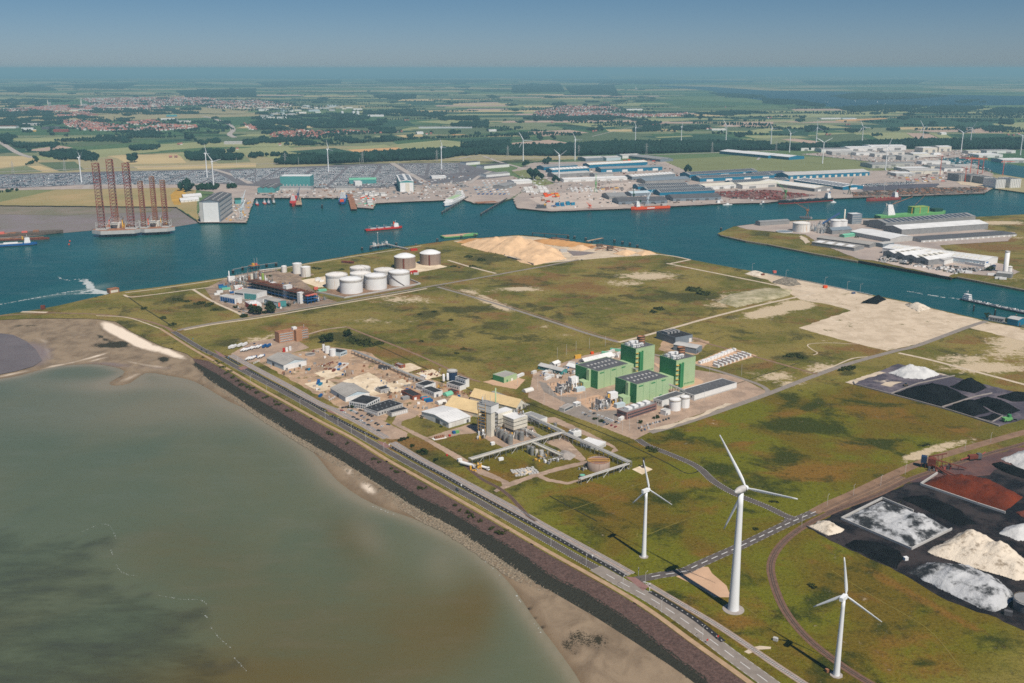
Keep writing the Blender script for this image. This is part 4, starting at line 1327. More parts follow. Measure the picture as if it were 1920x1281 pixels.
for i,(u,v,lab)in enumerate(((832,718,'slim white silo, left of the pair by the navy tank'),(839.5,716,'slim white silo, right of the pair by the navy tank'))):
 t=thing('silo',lab,'silo',G(u,v))
 MB().lathe(0,0,[(1.5,2.5),(1.5,10),(1.1,10.8),(.2,11)],14).build('body','white_paint',t)
 mb=MB()
 mb.lathe(0,0,[(.3,1.0),(1.5,2.5)],14)
 mb.build('cone','white_paint',t)
 mb=MB()
 for a in range(4):
  mb.tube((1.2*cos(a*pi/2),1.2*sin(a*pi/2),0),(1.2*cos(a*pi/2),1.2*sin(a*pi/2),3),.15,4)
 mb.build('stand','steel',t)
for u0,v0,u1,v1,lab in((838,744,850,740,'green arched shelter among the brick sheds'),(823,760,838,756,'pale arched shelter beside the white warehouse')):
 q=bld('arched_shelter',lab,(u0,v0),(u1,v1),7.5,.4,'sea_green','sea_green' if 'green' in lab else 'dirty_white','arch',3.6)
 on_face(q,'door','l',2,5.5,0,2.6,'dark_green')
q=bld('shed','brick shed with dark roof next to the green arched shelter',(855,741),(861,739),(842,736),3.6,'brick_red','black_roof')
door(q,'f',1,2,2.5)
q=bld('warehouse','large bright white warehouse on the plant lawn',(841.5,803),(882,791),(797,780),0,'white_wall','white_roof','gx',2.6,vt=793)
roof_rows(q,'roof_sheet','white_roof',7,1,.97,.95,.05)
door(q,'l',q.D*.32,7,5)
on_face(q,'door','l',q.D*.08,q.D*.08+6,1.2,3.5,'steel')
door(q,'f',q.L*.82,3,3.5)
windows(q,'f',4,q.L*.7,.4,q.h-.6,6,.06,'dirty_white')
q=bld('warehouse','warehouse with wide buttercream roof left of the process tower',(896,783),(925,770),(846,763),4.5,'cream','cream_roof','gy',7.5)
roof_rows(q,'roof_sheet','cream_roof',12,1,.96,.96,.05)
door(q,'f',8,5,4)
q=bld('warehouse','buttercream-roofed warehouse behind the process tower',(968,772),(986,764),(887,748),4.5,'cream','cream_roof','gy',7.0)
roof_rows(q,'roof_sheet','cream_roof',12,1,.96,.96,.05)
door(q,'f',4,4,4)
def lorry(u,v,rz,kind,label,group,colr='white_paint'):
 t=thing('parked_lorry' if kind!='trailer' else 'parked_trailer',label,'lorry',G(u,v,.06),rz,group)
 if kind=='tanker':
  mb=MB()
  mb.tube((-4.6,0,2.1),(3.2,0,2.1),1.15,12)
  mb.build('tank','white_paint',t)
 else:
  mb=MB()
  mb.box(-6.5,4.2 if kind=='trailer' else 3.0,-1.25,1.25,1.0,3.9)
  mb.build('cargo_box',colr,t)
 mb=MB()
 mb.box(-5.5,4.6,-.5,.5,.7,1.0)
 mb.build('chassis','dark_grey',t)
 if kind!='trailer':
  mb=MB()
  mb.add([(3.5,-1.2,.5),(5.7,-1.2,.5),(5.7,1.2,.5),(3.5,1.2,.5),(3.5,-1.2,3.1),(5.3,-1.2,3.1),(5.3,1.2,3.1),(3.5,1.2,3.1)],[(0,1,5,4),(1,2,6,5),(2,3,7,6),(3,0,4,7),(4,5,6,7)])
  cb=mb.build('cab','blue' if kind=='tanker' and colr=='blue' else 'white_paint',t)
  mb=MB()
  mb.box(5.42,5.62,-1.1,1.1,1.7,2.6)
  mb.build('windscreen','glass',cb)
 for x in(-4.5,-3.2,4.3):
  for y in(-1.05,1.05):
   mb=MB()
   mb.tube((x,y-.18,.5),(x,y+.18,.5),.5,8)
   mb.build('wheel','rubber',t)
LZ=math.atan2(*[G(515,642)[i]-G(497,652)[i]for i in(1,0)])
for i,(u,v)in enumerate(((434,653),(440,652),(451,649.5),(460,648))):
 lorry(u,v,LZ,'trailer',['white box trailer nearest the road','white box trailer, second from the road','white box trailer with teal front','white box trailer at the office end of its row'][i],'trailers on the lorry park','white_paint')
for i,(u,v)in enumerate(((455,658.5),(460,658),(465,657),(470,655),(475,654.5),(482,652.5),(487,652),(497,651),(505,650))):
 lorry(u,v,LZ,'tanker' if i<7 else 'box','white tanker lorry in the long middle row of the lorry park' if i<7 else 'white rigid lorry at the end of the middle row','lorries in the middle row' if i<7 else 'rigid lorries','blue' if i%3 else 'white_paint')
for i,(u,v)in enumerate(((464,675),(469,674),(473,673.5),(477,672.5),(487,671),(492,670))):
 lorry(u,v,LZ,'tanker','white tanker lorry in the row nearest the white warehouse','tankers near the warehouse','blue' if i%2 else 'white_paint')
car('blue',477,645,LZ,'dark blue van parked behind the row of trailers')
for u,v,m_,lab in((532.5,660,'red','red tank container standing upright on the lorry park'),(538,659,'white_paint','white tank container beside the red one'),(544.5,657,'white_paint','white tank container furthest from the road')):
 box_thing('tank_container',lab,'container',u,v,(2.6,2.6,5.2),m_)
for u,v,m_,lab in((597,720,'blue','blue skip container on the white concrete, rear one'),(601,722,'cyan_blue','blue skip container on the white concrete, front one'),(601,743.5,'blue','dark blue skip beside the white gate'),(637,685,'blue','blue skip among the scrap by the water tanks'),(626,696,'rust','rusty skip in the scrap yard'),(575,694,'dark_grey','dark van parked behind the first warehouse'),(580,694,'cyan_blue','turquoise van parked behind the first warehouse')):
 box_thing('skip',lab,'skip' if 'van' not in lab else 'van',u,v,(6.5,2.6,2.4)if 'van' not in lab else(5,2,2),m_,LZ)
for i,(u,v,m_)in enumerate(((795,748,'cyan_blue'),(798,750,'salmon'),(801,751,'cyan_blue'),(805,753.5,'blue'))):
 box_thing('container',['turquoise container at the brick workshop end','salmon container between the blue ones','turquoise container beside the salmon one','dark blue container nearest the lawn'][i],'container',u,v,(8,2.6,2.6),m_,.5)
for u,v,r,lab in((614,662,3.6,'white upright tank, left of the water works pair'),(624,667,4.2,'white upright tank, right of the water works pair'),(607,658,1.8,'slim white tank at the water works')):
 tank('water_tank',lab,u,v,r,8.5,'white_paint',.6,0)
q=bld('pump_building','pale green pump house with black roof by the water tanks',(638,669),(651,664),(629,661),4.8,'pale_blue_wall','black_roof')
windows(q,'f',1,q.L-1,1.2,3,4,.4)
t=thing('settling_basin','round concrete settling basin on the brown ground','basin',G(582,666))
MB().lathe(0,0,[(6.5,0),(6.5,2.2),(5.9,2.2),(5.9,.4)],28).build('rim','concrete',t)
MB().cyl(0,0,0,.9,5.9,n=28).build('water','dark_grey',t)
t=thing('basin_bridge','steel walkway machinery on the settling basin','walkway',G(590,661))
mb=MB()
clutter(mb,-6,6,-3,3,16,.5,2.5)
mb.build('machinery',['steel','concrete','rust'],t)['kind']='stuff'
for nm,lab,(u,v),(w,d),k in(('scrap_heap','pile of rusty scrap in the open yard',(608,685),(22,10),26),('scrap_heap','mixed scrap and steel next to the blue skip',(622,681),(16,8),18),('scrap_heap','scattered scrap behind the white bunker',(618,692),(14,7),16),('demolition_rubble','rusty demolition remains beside the pipe rack',(788,698),(40,14),40),('demolition_rubble','pale rubble strewn over the old plant floor',(812,702),(26,14),24),('scrap_heap','heap of red scrap metal by the yellow roof',(853,752),(14,6),16),('demolition_rubble','concrete rubble and pipes at the end of the track',(885,738),(26,16),30)):
 mb=MB()
 for _ in range(k):
  x,y=random.gauss(0,w/4),random.gauss(0,d/4)
  mb.cbox(x,y,random.uniform(.6,3),random.uniform(.5,1.6),0,random.uniform(.3,1.5),random.randrange(3),random.uniform(0,3))
 o=mb.build(nm,['rust','concrete','rust_light'],None,G(u,v,.05),.5)
 tag(o,lab,'scrap',kind='stuff')
t=thing('bunker','low white walled bunker with stored goods','bunker',G(640,693,.05),LZ)
for x0,x1,y0,y1 in((0,24,0,.5),(0,24,9,9.5),(0,.5,.5,9),(23.5,24,.5,9)):
 pbox(t,'wall',x0,x1,y0,y1,0,1.6,'white_wall')
mb=MB()
clutter(mb,1,23,1,8.5,14,.4,1.2)
mb.build('goods',['light_grey','cream','rust'],t)['kind']='stuff'
q=bld('shed','small brick shed in the demolition yard',(752,691),(760,689),(744,686),3.4,'brick_red','mid_grey')
door(q,'f',1,2,2.4)
q=bld('shed','dark open shelter on the cleared ground',(724,694),(729,692),(717,688),3.2,'dark_grey','black_roof')
door(q,'f',.4,2,2.4,'black_roof')
q=bld('shed','small white cabin beside the rusty remains',(795,711),(800,709.5),(790,708),3.2,'white_wall','white_roof')
door(q,'f',.5,1.5,2.3)
for(u,v),lab in(((475,683),'white sliding gate at the lorry park'),((617,752),'white sliding gate at the estate entrance')):
 t=thing('gate',lab,'gate',G(u,v),LZ*.9)
 for z in(.3,1.0,1.7):
  pbox(t,'rail',0,13,-.08,.08,z,z+.22,'white_paint')
 for x in(0,4.3,8.6,12.8):
  pbox(t,'post',x,x+.3,-.15,.15,0,2.2,'white_paint')
CP=[(654,769,'white',0),(659,770.5,'teal',0),(663,772,'white',0),(667,774,'white',0),(670,776,'grey',0),(645,774,'white',1),(641,770.5,'red',1),(676,770,'black',1),(663,783,'black',1),(670,787,'black',1),(678,780.5,'blue',0),(683,783,'silver',0),(677,789.5,'white',1),(690,777,'black',0),(694,779,'black',0),(698,781,'black',0),(690,788,'black',0),(697,790.5,'white',0),(683,794,'silver',1),(691,797.5,'black',1),(705,794.5,'black',0),(709,797,'black',0),(716,800.5,'white',0),(728,797,'blue',1),(710,808,'black',1),(643,765,'black',0),(649,764,'black',0),(666,765.5,'silver',1)]
CPA=math.atan2(*[G(725,800)[i]-G(650,768)[i]for i in(1,0)])
ORD=['nearest the railway','beside the gate','in the front row','at the office wall','in the middle','near the grass strip','at the far corner','next to the hedge']
for i,(u,v,c_,k)in enumerate(CP):
 car(c_,u,v,CPA+(pi/2+.35 if k==0 else.55)*1.0,'%s car parked on the office car park'%c_,'cars on the office car park')
car('black',857,919.5,LZ-2.5,'dark car driving on the dike road',name='driving_car')
car('black',378,656,LZ-2.5,'dark car on the dike road, ahead of the other near the bend',name='driving_car')
car('black',387,661,LZ-2.5,'dark car on the dike road, following near the bend',name='driving_car')
# chemical plant with the process tower
a,rz,L,D=place((963,813),(989,805),(926,801))
t=thing('process_building','cream multi-storey process building with tall tower and white roof','building',tuple(a),rz)
h=HT(963,813,787)
for k in range(3):
 z0=2.5+k*(h-2.5)/3
 pbox(t,'facade_band',0,L,0,D*.62,z0+.9,z0+(h-2.5)/3,'cream')
 pbox(t,'gap',.5,L-.5,.5,D*.62-.5,z0+.05,z0+.88,'dark_grey')
 pbox(t,'facade_band',-6,L*.7,D*.62+.02,D,z0+.9,z0+(h-2.5)/3+(3 if k==2 else 0),'cream')
 pbox(t,'gap',-5.4,L*.68,D*.62+.3,D-.3,z0+.05,z0+.88,'dark_grey')
pbox(t,'plinth',.3,L-.3,.3,D-.3,0,2.5,'dark_grey')
pbox(t,'roof',-.2,L*.86,-.2,D*.62,h+.05,h+.5,'white_roof')
pbox(t,'roof',-6.2,L*.7,D*.62+.02,D+.2,h+3.05,h+3.5,'white_roof')
mb=MB()
clutter(mb,L*.7,L-1,1,D*.6,16,.5,3)
o=mb.build('roof_plant',['rust_light','steel','light_grey'],t)
o.location=(0,0,h+.5)
o['kind']='stuff'
a2,rz2,L2,D2=place((921,820),(934,814),(899,812))
t2=thing('process_tower','tall cream and steel process tower with roof stack','tower',tuple(a2),rz2)
h2=HT(921,820,762)
pbox(t2,'stair_core',0,L2*.55,0,D2*.35,0,h2-6,'cream')
pbox(t2,'head_house',-.5,L2+.5,-.5,D2+.5,h2-7.5,h2,'white_wall')
pbox(t2,'head_roof',-.7,L2+.7,-.7,D2+.7,h2+.02,h2+.4,'mid_grey')
for k in range(6):
 pbox(t2,'floor_slab',.2,L2-.2,.4,D2-.2,(h2-8)*(k+.4)/6,(h2-8)*(k+.4)/6+.5,'mid_grey')
for x in(.3,L2/2,L2-.7):
 for y in(D2*.37,D2*.68,D2-.5):
  pbox(t2,'column',x,x+.45,y,y+.45,0,h2-7.5,'steel_dark')
mb=MB()
clutter(mb,1,L2-1,D2*.4,D2-1,30,6,24)
mb.build('process_vessels',['steel','mid_grey','cream'],t2)['kind']='stuff'
mb=MB()
mb.cyl(L2*.95,D2*.15,h2,h2+16,.7,n=10)
mb.build('stack','green_wall',t2)
mb=MB()
mb.cyl(L2*.1,D2*.7,h2,h2+7,.6,n=10)
mb.build('stack','steel',t2)
mb=MB()
for k in range(9):
 z=4+k*(h2-4)/9
 mb.tube((-.6,D2*.4,z),(-.6,D2*.95,z),.15,4)
mb.tube((-.6,D2*.4,0),(-.6,D2*.4,h2+2),.2,4)
mb.tube((-.6,D2*.95,0),(-.6,D2*.95,h2+2),.2,4)
mb.build('ladder_frame','yellow',t2)
for u,v,r,hh,m_,lab in((905,813,1.9,17,'white_paint','tall white silo standing before the process tower'),(898,808,1.8,13,'steel','grey steel silo half hidden left of the white one'),(934,819,2.3,9.5,'steel','steel tank, first of the row from the tower'),(941,823,2.3,9.5,'steel','steel tank, second of the row from the tower'),(948.5,828,2.3,9.5,'steel','steel tank, third of the row from the tower'),(957,833,2.6,9.5,'steel','steel tank, last of the row and nearest the pipe bridge'),(969,823,2.0,8,'steel','brownish tank left of the pair under the block'),(978,826,2.4,9,'steel','brownish tank right of the pair under the block'),(991,849,1.9,7,'steel','tall vessel furthest left by the pump bay'),(998,853,2.0,8,'steel','tall vessel, second in the pump bay'),(1006,855,1.6,6,'cream','cream vessel third in the pump bay'),(1015,859,2.2,7.5,'light_grey','pale vessel nearest the lawn in the pump bay'),(1028,804,1.5,6,'yellow','small yellow-caged vessel beside the flat building'),(1041,806,1.7,7,'steel','steel vessel beside the flat building')):
 tank('process_tank' if 'silo' not in lab else 'silo',lab,u,v,r,hh,m_,.6,0,seg=20,cat='tank')
q=bld('workshop','low building with grey roof and white end wall beside the pipe bridge',(1010,796),(1026,791),(984,783),4.5,'white_wall','mid_grey')
door(q,'f',2,3,3)
q=bld('canopy_building','flat white canopy building on the lawn by the pipe bridge',(1120,845),(1136,837),(1095,832),4.2,'white_wall','white_roof')
on_face(q,'opening','f',1,q.L-1,.2,3.2,'light_grey')
t=thing('cooling_unit','white cooling unit on a steel stand with louvred sides','cooling tower',G(1078,822),.6)
pbox(t,'casing',-5,5,-4,4,3,8.5,'white_wall')
pbox(t,'louvre',-5.1,5.1,-4.1,4.1,1.5,3,'dark_grey')
for x in(-4.5,4):
 for y in(-3.5,3):
  pbox(t,'leg',x,x+.5,y,y+.5,0,1.5,'steel')
for x in(-2.5,2.5):
 mb=MB()
 mb.cyl(x,0,8.5,9.8,1.7,n=14)
 mb.build('fan_shroud','mid_grey',t)
box_thing('container','small blue cabin beside the cooling unit','container',1065,817,(4,3,2.6),'cyan_blue',.6)
pipe_rack('pipe_rack','long pipe bridge from the loading rack to the corner tower',(882,872),(1054,821),6.0,5.5,6.5,7)
pipe_rack('pipe_rack','pipe bridge from the process building to the corner',(992,791),(1054,821),6.5,6,6.5,7)
pipe_rack('pipe_rack','pipe bridge running along the lawn to the round concrete tank',(1054,821),(1180,878),6.0,5.5,6.5,7)
pipe_rack('pipe_rack','pipe rack in front of the round concrete tank',(1087,908),(1178,879),5.0,3.5,6,5)
pipe_rack('pipe_rack','pipe rack behind the buttercream warehouse',(924,743),(990,769),5.5,4,7,5,'timber')
pipe_rack('pipe_rack','pipe rack across the old plant site from the water works',(662,664),(735,694),5.0,4,8,5,'timber')
pipe_rack('pipe_rack','pipe rack through the demolition yard',(735,694),(800,722),4.0,4,8,5,'timber')
pipe_rack('pipe_rack','short pipe rack beside the tank row',(980,812),(1016,830),5.0,5,6,6)
pipe_rack('pipe_rack','pipe rack above the pump bay',(1000,838),(1052,862),5.0,5,6,6)
for(u,v),w_,d_,k,hm,lab in(((958,820),26,12,26,3,'low pipework and pumps at the foot of the process building'),((1022,858),30,14,44,4,'tangle of yellow and grey pump bay pipework'),((893,880),12,6,24,4.5,'steel loading rack at the railway siding'),((1170,880),12,7,18,2.5,'pipework before the black flare post'),((950,806),20,10,14,3,'pipework beneath the cream building'),((820,731),22,12,26,4,'pipework and vessels between the white workshops'),((905,822),10,6,12,4,'blue-grey filters at the tower foot')):
 mb=MB()
 clutter(mb,-w_/2,w_/2,-d_/2,d_/2,k,.6,hm,4)
 o=mb.build('process_piping',['pipe','steel','yellow','timber'],None,G(u,v,.06),rz)
 tag(o,lab,'piping',kind='stuff')
heap('earth_mound','flat-topped concrete grey earth mound in the plant lawn',[(1040,862),(1052,845),(1072,848),(1081,856),(1068,863)],4.0,'concrete',.7,1.2,cat='mound',rough=.1)
t=thing('round_basin','round concrete tank with pale floor and yellow walkways','tank',G(1122,878))
r=10.5
MB().lathe(0,0,[(r,0),(r,8),(r-.5,8),(r-.5,6.8)],48).build('wall','concrete_streaked',t)
MB().cyl(0,0,5.5,6.9,r-.5,n=40).build('cover','brick_mauve',t)
mb=MB()
for i in range(20):
 a0,a1=2*pi*i/20,2*pi*(i+1)/20
 mb.tube((r*cos(a0),r*sin(a0),9.1),(r*cos(a1),r*sin(a1),9.1),.1,3)
 mb.tube((r*cos(a0),r*sin(a0),8),(r*cos(a0),r*sin(a0),9.1),.08,3)
mb.build('railing','yellow',t)
for y in(-2,2.5):
 pbox(t,'walkway',-r,r,y-.5,y+.5,8,8.3,'yellow')
t=thing('round_basin','small green-topped round pit beside the pipe rack','tank',G(1092,896))
MB().lathe(0,0,[(3,0),(3,3),(2.7,3),(2.7,2.4)],20).build('wall','dark_grey',t)
MB().cyl(0,0,1,2.5,2.7,n=20).build('cover','sea_green',t)
poly([(1185,880),(1205,872),(1224,880),(1204,890)],.07,'pavement','yard_pale')
t=thing('flare_stack','short black flare post on a pale concrete pad','flare',G(1206.5,877))
MB().cyl(0,0,0,9.5,1.0,.9,n=12).build('pipe','pile_black',t)
MB().cyl(0,0,0,1.2,1.8,n=12).build('base','timber',t)
t=thing('pallet_stack','rows of stacked pale concrete slabs on the lawn','stack',G(982,885,.06),.35)
for i in range(9):
 for j in range(4):
  if random.random()<.8:
   pbox(t,'slab_stack',i*2.6-11,i*2.6-9+.2,j*4-8,j*4-5.4,0,random.uniform(.6,1.8),'light_grey')
t=thing('rail_tank_car','white railway tank car at the loading rack','tank car',G(877,875,.3),-.62)
MB().tube((-8,0,2.5),(8,0,2.5),1.55,14).build('barrel','white_paint',t)
pbox(t,'underframe',-8.5,8.5,-1,1,.7,1.1,'dark_grey')
for x in(-6.5,6.5):
 pbox(t,'bogie',x-1.3,x+1.3,-1.1,1.1,0,.7,'rubber')
lorry(908,880,-.62,'tanker','white tanker lorry beside the loading rack','lorry at the loading rack')
for u,v,m_,lab,sz in((862,865,'white_paint','white cabinet beside the loading rack',(4,3,2.5)),(923.5,834,'white_paint','small white kiosk on the lawn edge',(4,3,2.6)),(939,863,'white_paint','white hut under the long pipe bridge',(5,2.5,2.4)),(851,813,'blue','blue dome container by the lawn',(3,3,2.4)),(857,812,'ship_green','green dome container by the lawn',(4,3,2.4)),(843,818,'red','red pallet box by the lawn',(2,2,1.6)),(838,855,'red','small red hydrant cabinet near the siding',(1.6,1.2,1.6))):
 box_thing('cabinet',lab,'cabinet',u,v,sz,m_,.5)
t=thing('pallet_stack','brown stacked pallets on a white pad','stack',G(822,822,.06),.5)
pbox(t,'pad',-6,8,-3,3,0,.12,'white_wall')
for i in range(5):
 pbox(t,'pallet',-4+i*2.2,-2.4+i*2.2,-1.2,1.6,.13,2.4,'rust_light')
for u,v,r_,hh,lab in((754,826,4,2.4,'dark bush beside the railway crossing'),(793,848,6.5,2.6,'large dark bush on the verge before the plant'),(772,838,4,2,'thin bush in the dry verge'),(791,785,1.6,2.6,'small shrub on the lawn, left'),(827,801,1.8,3,'small shrub on the lawn, right'),(658,765,4,3,'green bush at the car park gate'),(764,822,2,2,'small bush next to the dark one'),(816,864,4,2.2,'low scrub near the siding')):
 bush('bush',lab,u,v,r_,hh)
# power station
def hall(label,A,B,Cc,vt):
 q=bld('turbine_hall',label,A,B,Cc,0,'green_wall','dark_grey',vt=vt)
 for s0,s1,m_ in((.0,.30,'green_dark'),(.42,1.0,'green_dark')):
  on_face(q,'wall_panel','l',q.D*s0+.05,q.D*s1,.1,q.h+.5,m_,.3)
 on_face(q,'wall_panel','l',q.D*.30,q.D*.42,.1,q.h+.5,'green_wall',3.2)
 door(q,'l',q.D*.05,7,7,'dark_grey')
 mb=MB()
 for j in(.32,.62):
  for i in range(7):
   x=q.L*(.12+.115*i)
   pbox(q,'roof_light',x,x+q.L*.05,q.D*j,q.D*j+2.4,q.h+.13,q.h+.9,'light_grey',q.rf)
 for s in(.06,.44,.76):
  on_face(q,'louvre','f',q.L*s,q.L*(s+.13),q.h-3,q.h-1.6,'green_dark')
 for s in(.2,.4,.6,.8):
  on_face(q,'cladding_joint','f',q.L*s,q.L*s+.25,.1,q.h,'green_dark',.06)
 door(q,'f',q.L*.7,4,4,'green_dark')
 return q
h1=hall('green turbine hall with dark roof, the one further from the car park',(1120.5,730),(1178,714),(1089,713),697.6)
h2_=hall('green turbine hall with dark roof, the one nearer the brick office',(1193,758),(1253,742),(1161,741),722)
def boiler(label,A,B,Cc,vt):
 q=bld('boiler_house',label,A,B,Cc,0,'green_wall','dark_grey',vt=vt)
 on_face(q,'wall_panel','l',.2,q.D-.2,q.h*.32,q.h+.5,'green_dark',.3)
 on_face(q,'duct','f',q.L*.14,q.L*.24,0,q.h*.88,'green_dark',3.0)
 on_face(q,'duct','f',q.L*.30,q.L*.36,0,q.h*.9,'green_dark',1.5)
 for k in range(5):
  on_face(q,'landing','f',0,q.L*.12,q.h*(.15+.17*k),q.h*(.15+.17*k)+.4,'yellow',1.6)
 for i in range(7):
  on_face(q,'window','f',q.L*(.45+.075*i),q.L*(.49+.075*i),2.5,4.2,'green_dark')
 for i,(fx,fy,w_,d_,hh)in enumerate(((.12,.3,5,4,4),(.3,.25,6,4,3),(.3,.65,7,5,5),(.5,.3,6,3,3.5),(.12,.7,4,5,3),(.55,.72,5,4,4),(.42,.5,3,3,6))):
  pbox(q,'roof_plant',q.L*fx-w_/2,q.L*fx+w_/2,q.D*fy-d_/2,q.D*fy+d_/2,q.h+.13,q.h+hh,'white_paint',q.rf)
 mb=MB()
 for i in range(5):
  mb.tube((q.L*.08+i*3,1,q.h),(q.L*.08+i*3,1,q.h+3.5),.25,6)
  mb.tube((q.L*.08+i*3,1,q.h+3),(q.L*.08+i*3,q.D-2,q.h+3),.3,6)
 mb.build('roof_pipe','steel',q.rf)['kind']='stuff'
 x,y=q.L*.76,q.D*.62
 r_=4.6
 MB().lathe(x,y,[(r_,q.h),(r_,q.h+9),(r_-.6,q.h+9),(r_-.6,q.h+1)],28).build('stack','rust_light',q.rf)
 for z in(3,6.2,8.6):
  MB().lathe(x,y,[(r_+.02,q.h+z),(r_+.7,q.h+z+.05),(r_+.7,q.h+z+.5),(r_+.02,q.h+z+.55)],28,sm=False).build('stack_ring','timber',q.rf)
 pbox(q,'annex',-q.L*.55,-.35,q.D*.1,q.D*.9,0,q.h*.42,'green_wall')
 return q
boiler('tall green boiler house with stack, standing further back',(1191,704),(1226,696),(1171,692),655)
boiler('tall green boiler house with stack, nearer the battery park',(1266,729),(1302,720),(1244,716),677)
q=bld('store_building','long low white store with dark roof beside the power station road',(1301.5,752),(1381,728),(1283,740),0,'white_wall','dark_grey',vt=742)
roof_rows(q,'roof_light','mid_grey',4,2,.06,.12,.5)
windows(q,'l',2,q.D-2,3,5,4,.5)
on_face(q,'plinth','f',.2,q.L-.2,.05,1.4,'light_grey')
q=bld('pump_building','white building with dark roof behind the two white tanks',(1241,763),(1283,749),(1233,755),6.5,'white_wall','dark_grey')
windows(q,'l',1,q.D-1,3,4.5,3,.5)
tank('storage_tank','white tank on the power station, larger of the pair',1265,768,6.4,12,'white_paint',1.2,1)
tank('storage_tank','white tank on the power station, smaller of the pair',1283.5,763,5.4,12,'white_paint',1.2,1)
q=bld('pump_building','small white cubic hut in front of the two white tanks',(1248,780),(1257,777),(1240,776),5,'white_wall','light_grey')
door(q,'f',1,2,2.5)
q=bld('office_building','mauve brick office with white plant on its roof',(1175,787.5),(1231,769),(1159.5,780),0,'brick_mauve','mid_grey',vt=774.5)
for k in range(2):
 windows(q,'f',1.5,q.L-1.5,q.h*(.14+.42*k),q.h*(.34+.42*k),14,.18)
windows(q,'l',1.5,q.D-1.5,q.h*.62,q.h*.85,4,.2)
for i in range(4):
 pbox(q,'roof_plant',q.L*(.15+.2*i),q.L*(.28+.2*i),q.D*.3,q.D*.75,q.h+.13,q.h+2.6,'white_paint',q.rf)
q=bld('switchgear_building','dark blue-grey cubic building at the far edge of the power station',(1266,647),(1298,641),(1230,635),0,'blue_grey','black_roof',vt=634)
on_face(q,'cladding_joint','l',q.D*.4,q.D*.4+.4,0,q.h,'dark_grey')
on_face(q,'door','f',q.L*.8,q.L*.95,0,q.h*.6,'white_wall')
for i in range(4):
 pbox(q,'roof_plant',q.L*(.1+.2*i),q.L*(.22+.2*i),q.D*.5,q.D*.8,q.h+.13,q.h+3,'mid_grey',q.rf)
q=bld('switchgear_building','lower blue-grey building in front of the dark cubic one',(1305,664),(1316,658.5),(1265,655),7.5,'blue_grey','light_grey','gy',1.2)
door(q,'f',2,4,4)
q=bld('gas_station_building','small green building with grey roof on the pink gravel',(945,718.5),(969,711),(928,711),0,'green_wall','grey_roof',vt=708.5)
on_face(q,'wall_panel','l',.2,q.D-.2,.1,q.h,'green_dark')
door(q,'f',q.L*.55,3,3,'white_paint')
door(q,'f',q.L*.2,2,3,'green_dark')
q=bld('tent_hall','long white tent hall behind the turbine hall',(1098,684),(1152,671),13,2.5,'white_wall','white_roof','gx',4)
roof_rows(q,'roof_sheet','white_roof',9,1,.9,.94,.06)
door(q,'l',4,5,3.5)
q=bld('tent_hall','shorter white tent hall in the contractors yard',(1062,689),(1086,695),9,2.2,'white_wall','white_roof','gx',3)
door(q,'l',3,3.5,3)
q=bld('workshop','long grey-green gabled workshop in the contractors yard',(1053,703),(1064,699),(1015,690),4.5,'teal_wall','sea_green_roof' if False else 'light_grey','gy',2.2)
windows(q,'l',3,q.D-3,1.5,3.2,10,.4)
q=bld('shed','small white gabled shed behind the grey-green workshop',(1040,689),(1051,685),8,4,'white_wall','white_roof','gx',2)
door(q,'f',2,3,3)
q=bld('tent_hall','small cream tunnel tent on the grass at the end of its concrete strip',(986,737),(1001,733),7,.5,'white_wall','dirty_white','arch',3.2)
on_face(q,'door','l',2,5,0,2.4,'cream')
poly([(990,742),(1004,732),(1052,755),(1043,759)],.055,'pavement','paving')
q=bld('gatehouse','low gatehouse with brown roof at the bend',(1058,773),(1075,765),(1052,769),3.6,'light_grey','concrete')
windows(q,'f',1,q.L-1,1,2.8,6,.15)
q=bld('gatehouse','small white cabin behind the gatehouse',(1080,763),(1089,760),5,3.4,'white_wall','white_roof')
windows(q,'f',.6,q.L-.6,1,2.4,3,.3)
CAB=[(1022,700,10,'white_wall'),(1030,706,12,'white_wall'),(1027,711,12,'white_wall'),(1036,698,10,'dirty_white'),(975,706,14,'white_wall'),(1048,708,6,'dirty_white'),(1078,700,8,'white_wall'),(1138,664,14,'sea_green'),(1146,661,14,'dirty_white'),(1154,658,14,'sea_green'),(1160,665,14,'dirty_white'),(1168,663,12,'sea_green'),(1150,668,12,'dirty_white'),(1215,758,8,'white_wall'),(1165,787,8,'white_wall'),(1122,706,10,'white_paint'),(1001,700,8,'dirty_white'),(1072,683,8,'dirty_white')]
for i,(u,v,L_,m_)in enumerate(CAB):
 box_thing('site_cabin',('%s site cabin in the contractors yard of the power station' if u<1200 and v<712 else '%s equipment cabin on the power station paving')%('pale green' if m_=='sea_green' else 'white'),'cabin',u,v,(L_,3.2,2.9),m_,-.35 if i%2 else.95,'site cabins')
box_thing('tank_wagon','yellow silo wagon in the contractors yard','wagon',1083,672,(9,3,4.5),'yellow',.5)
box_thing('excavator_body','small orange excavator at the yard edge','excavator',1110,664,(4,2.6,3),'orange',.5)
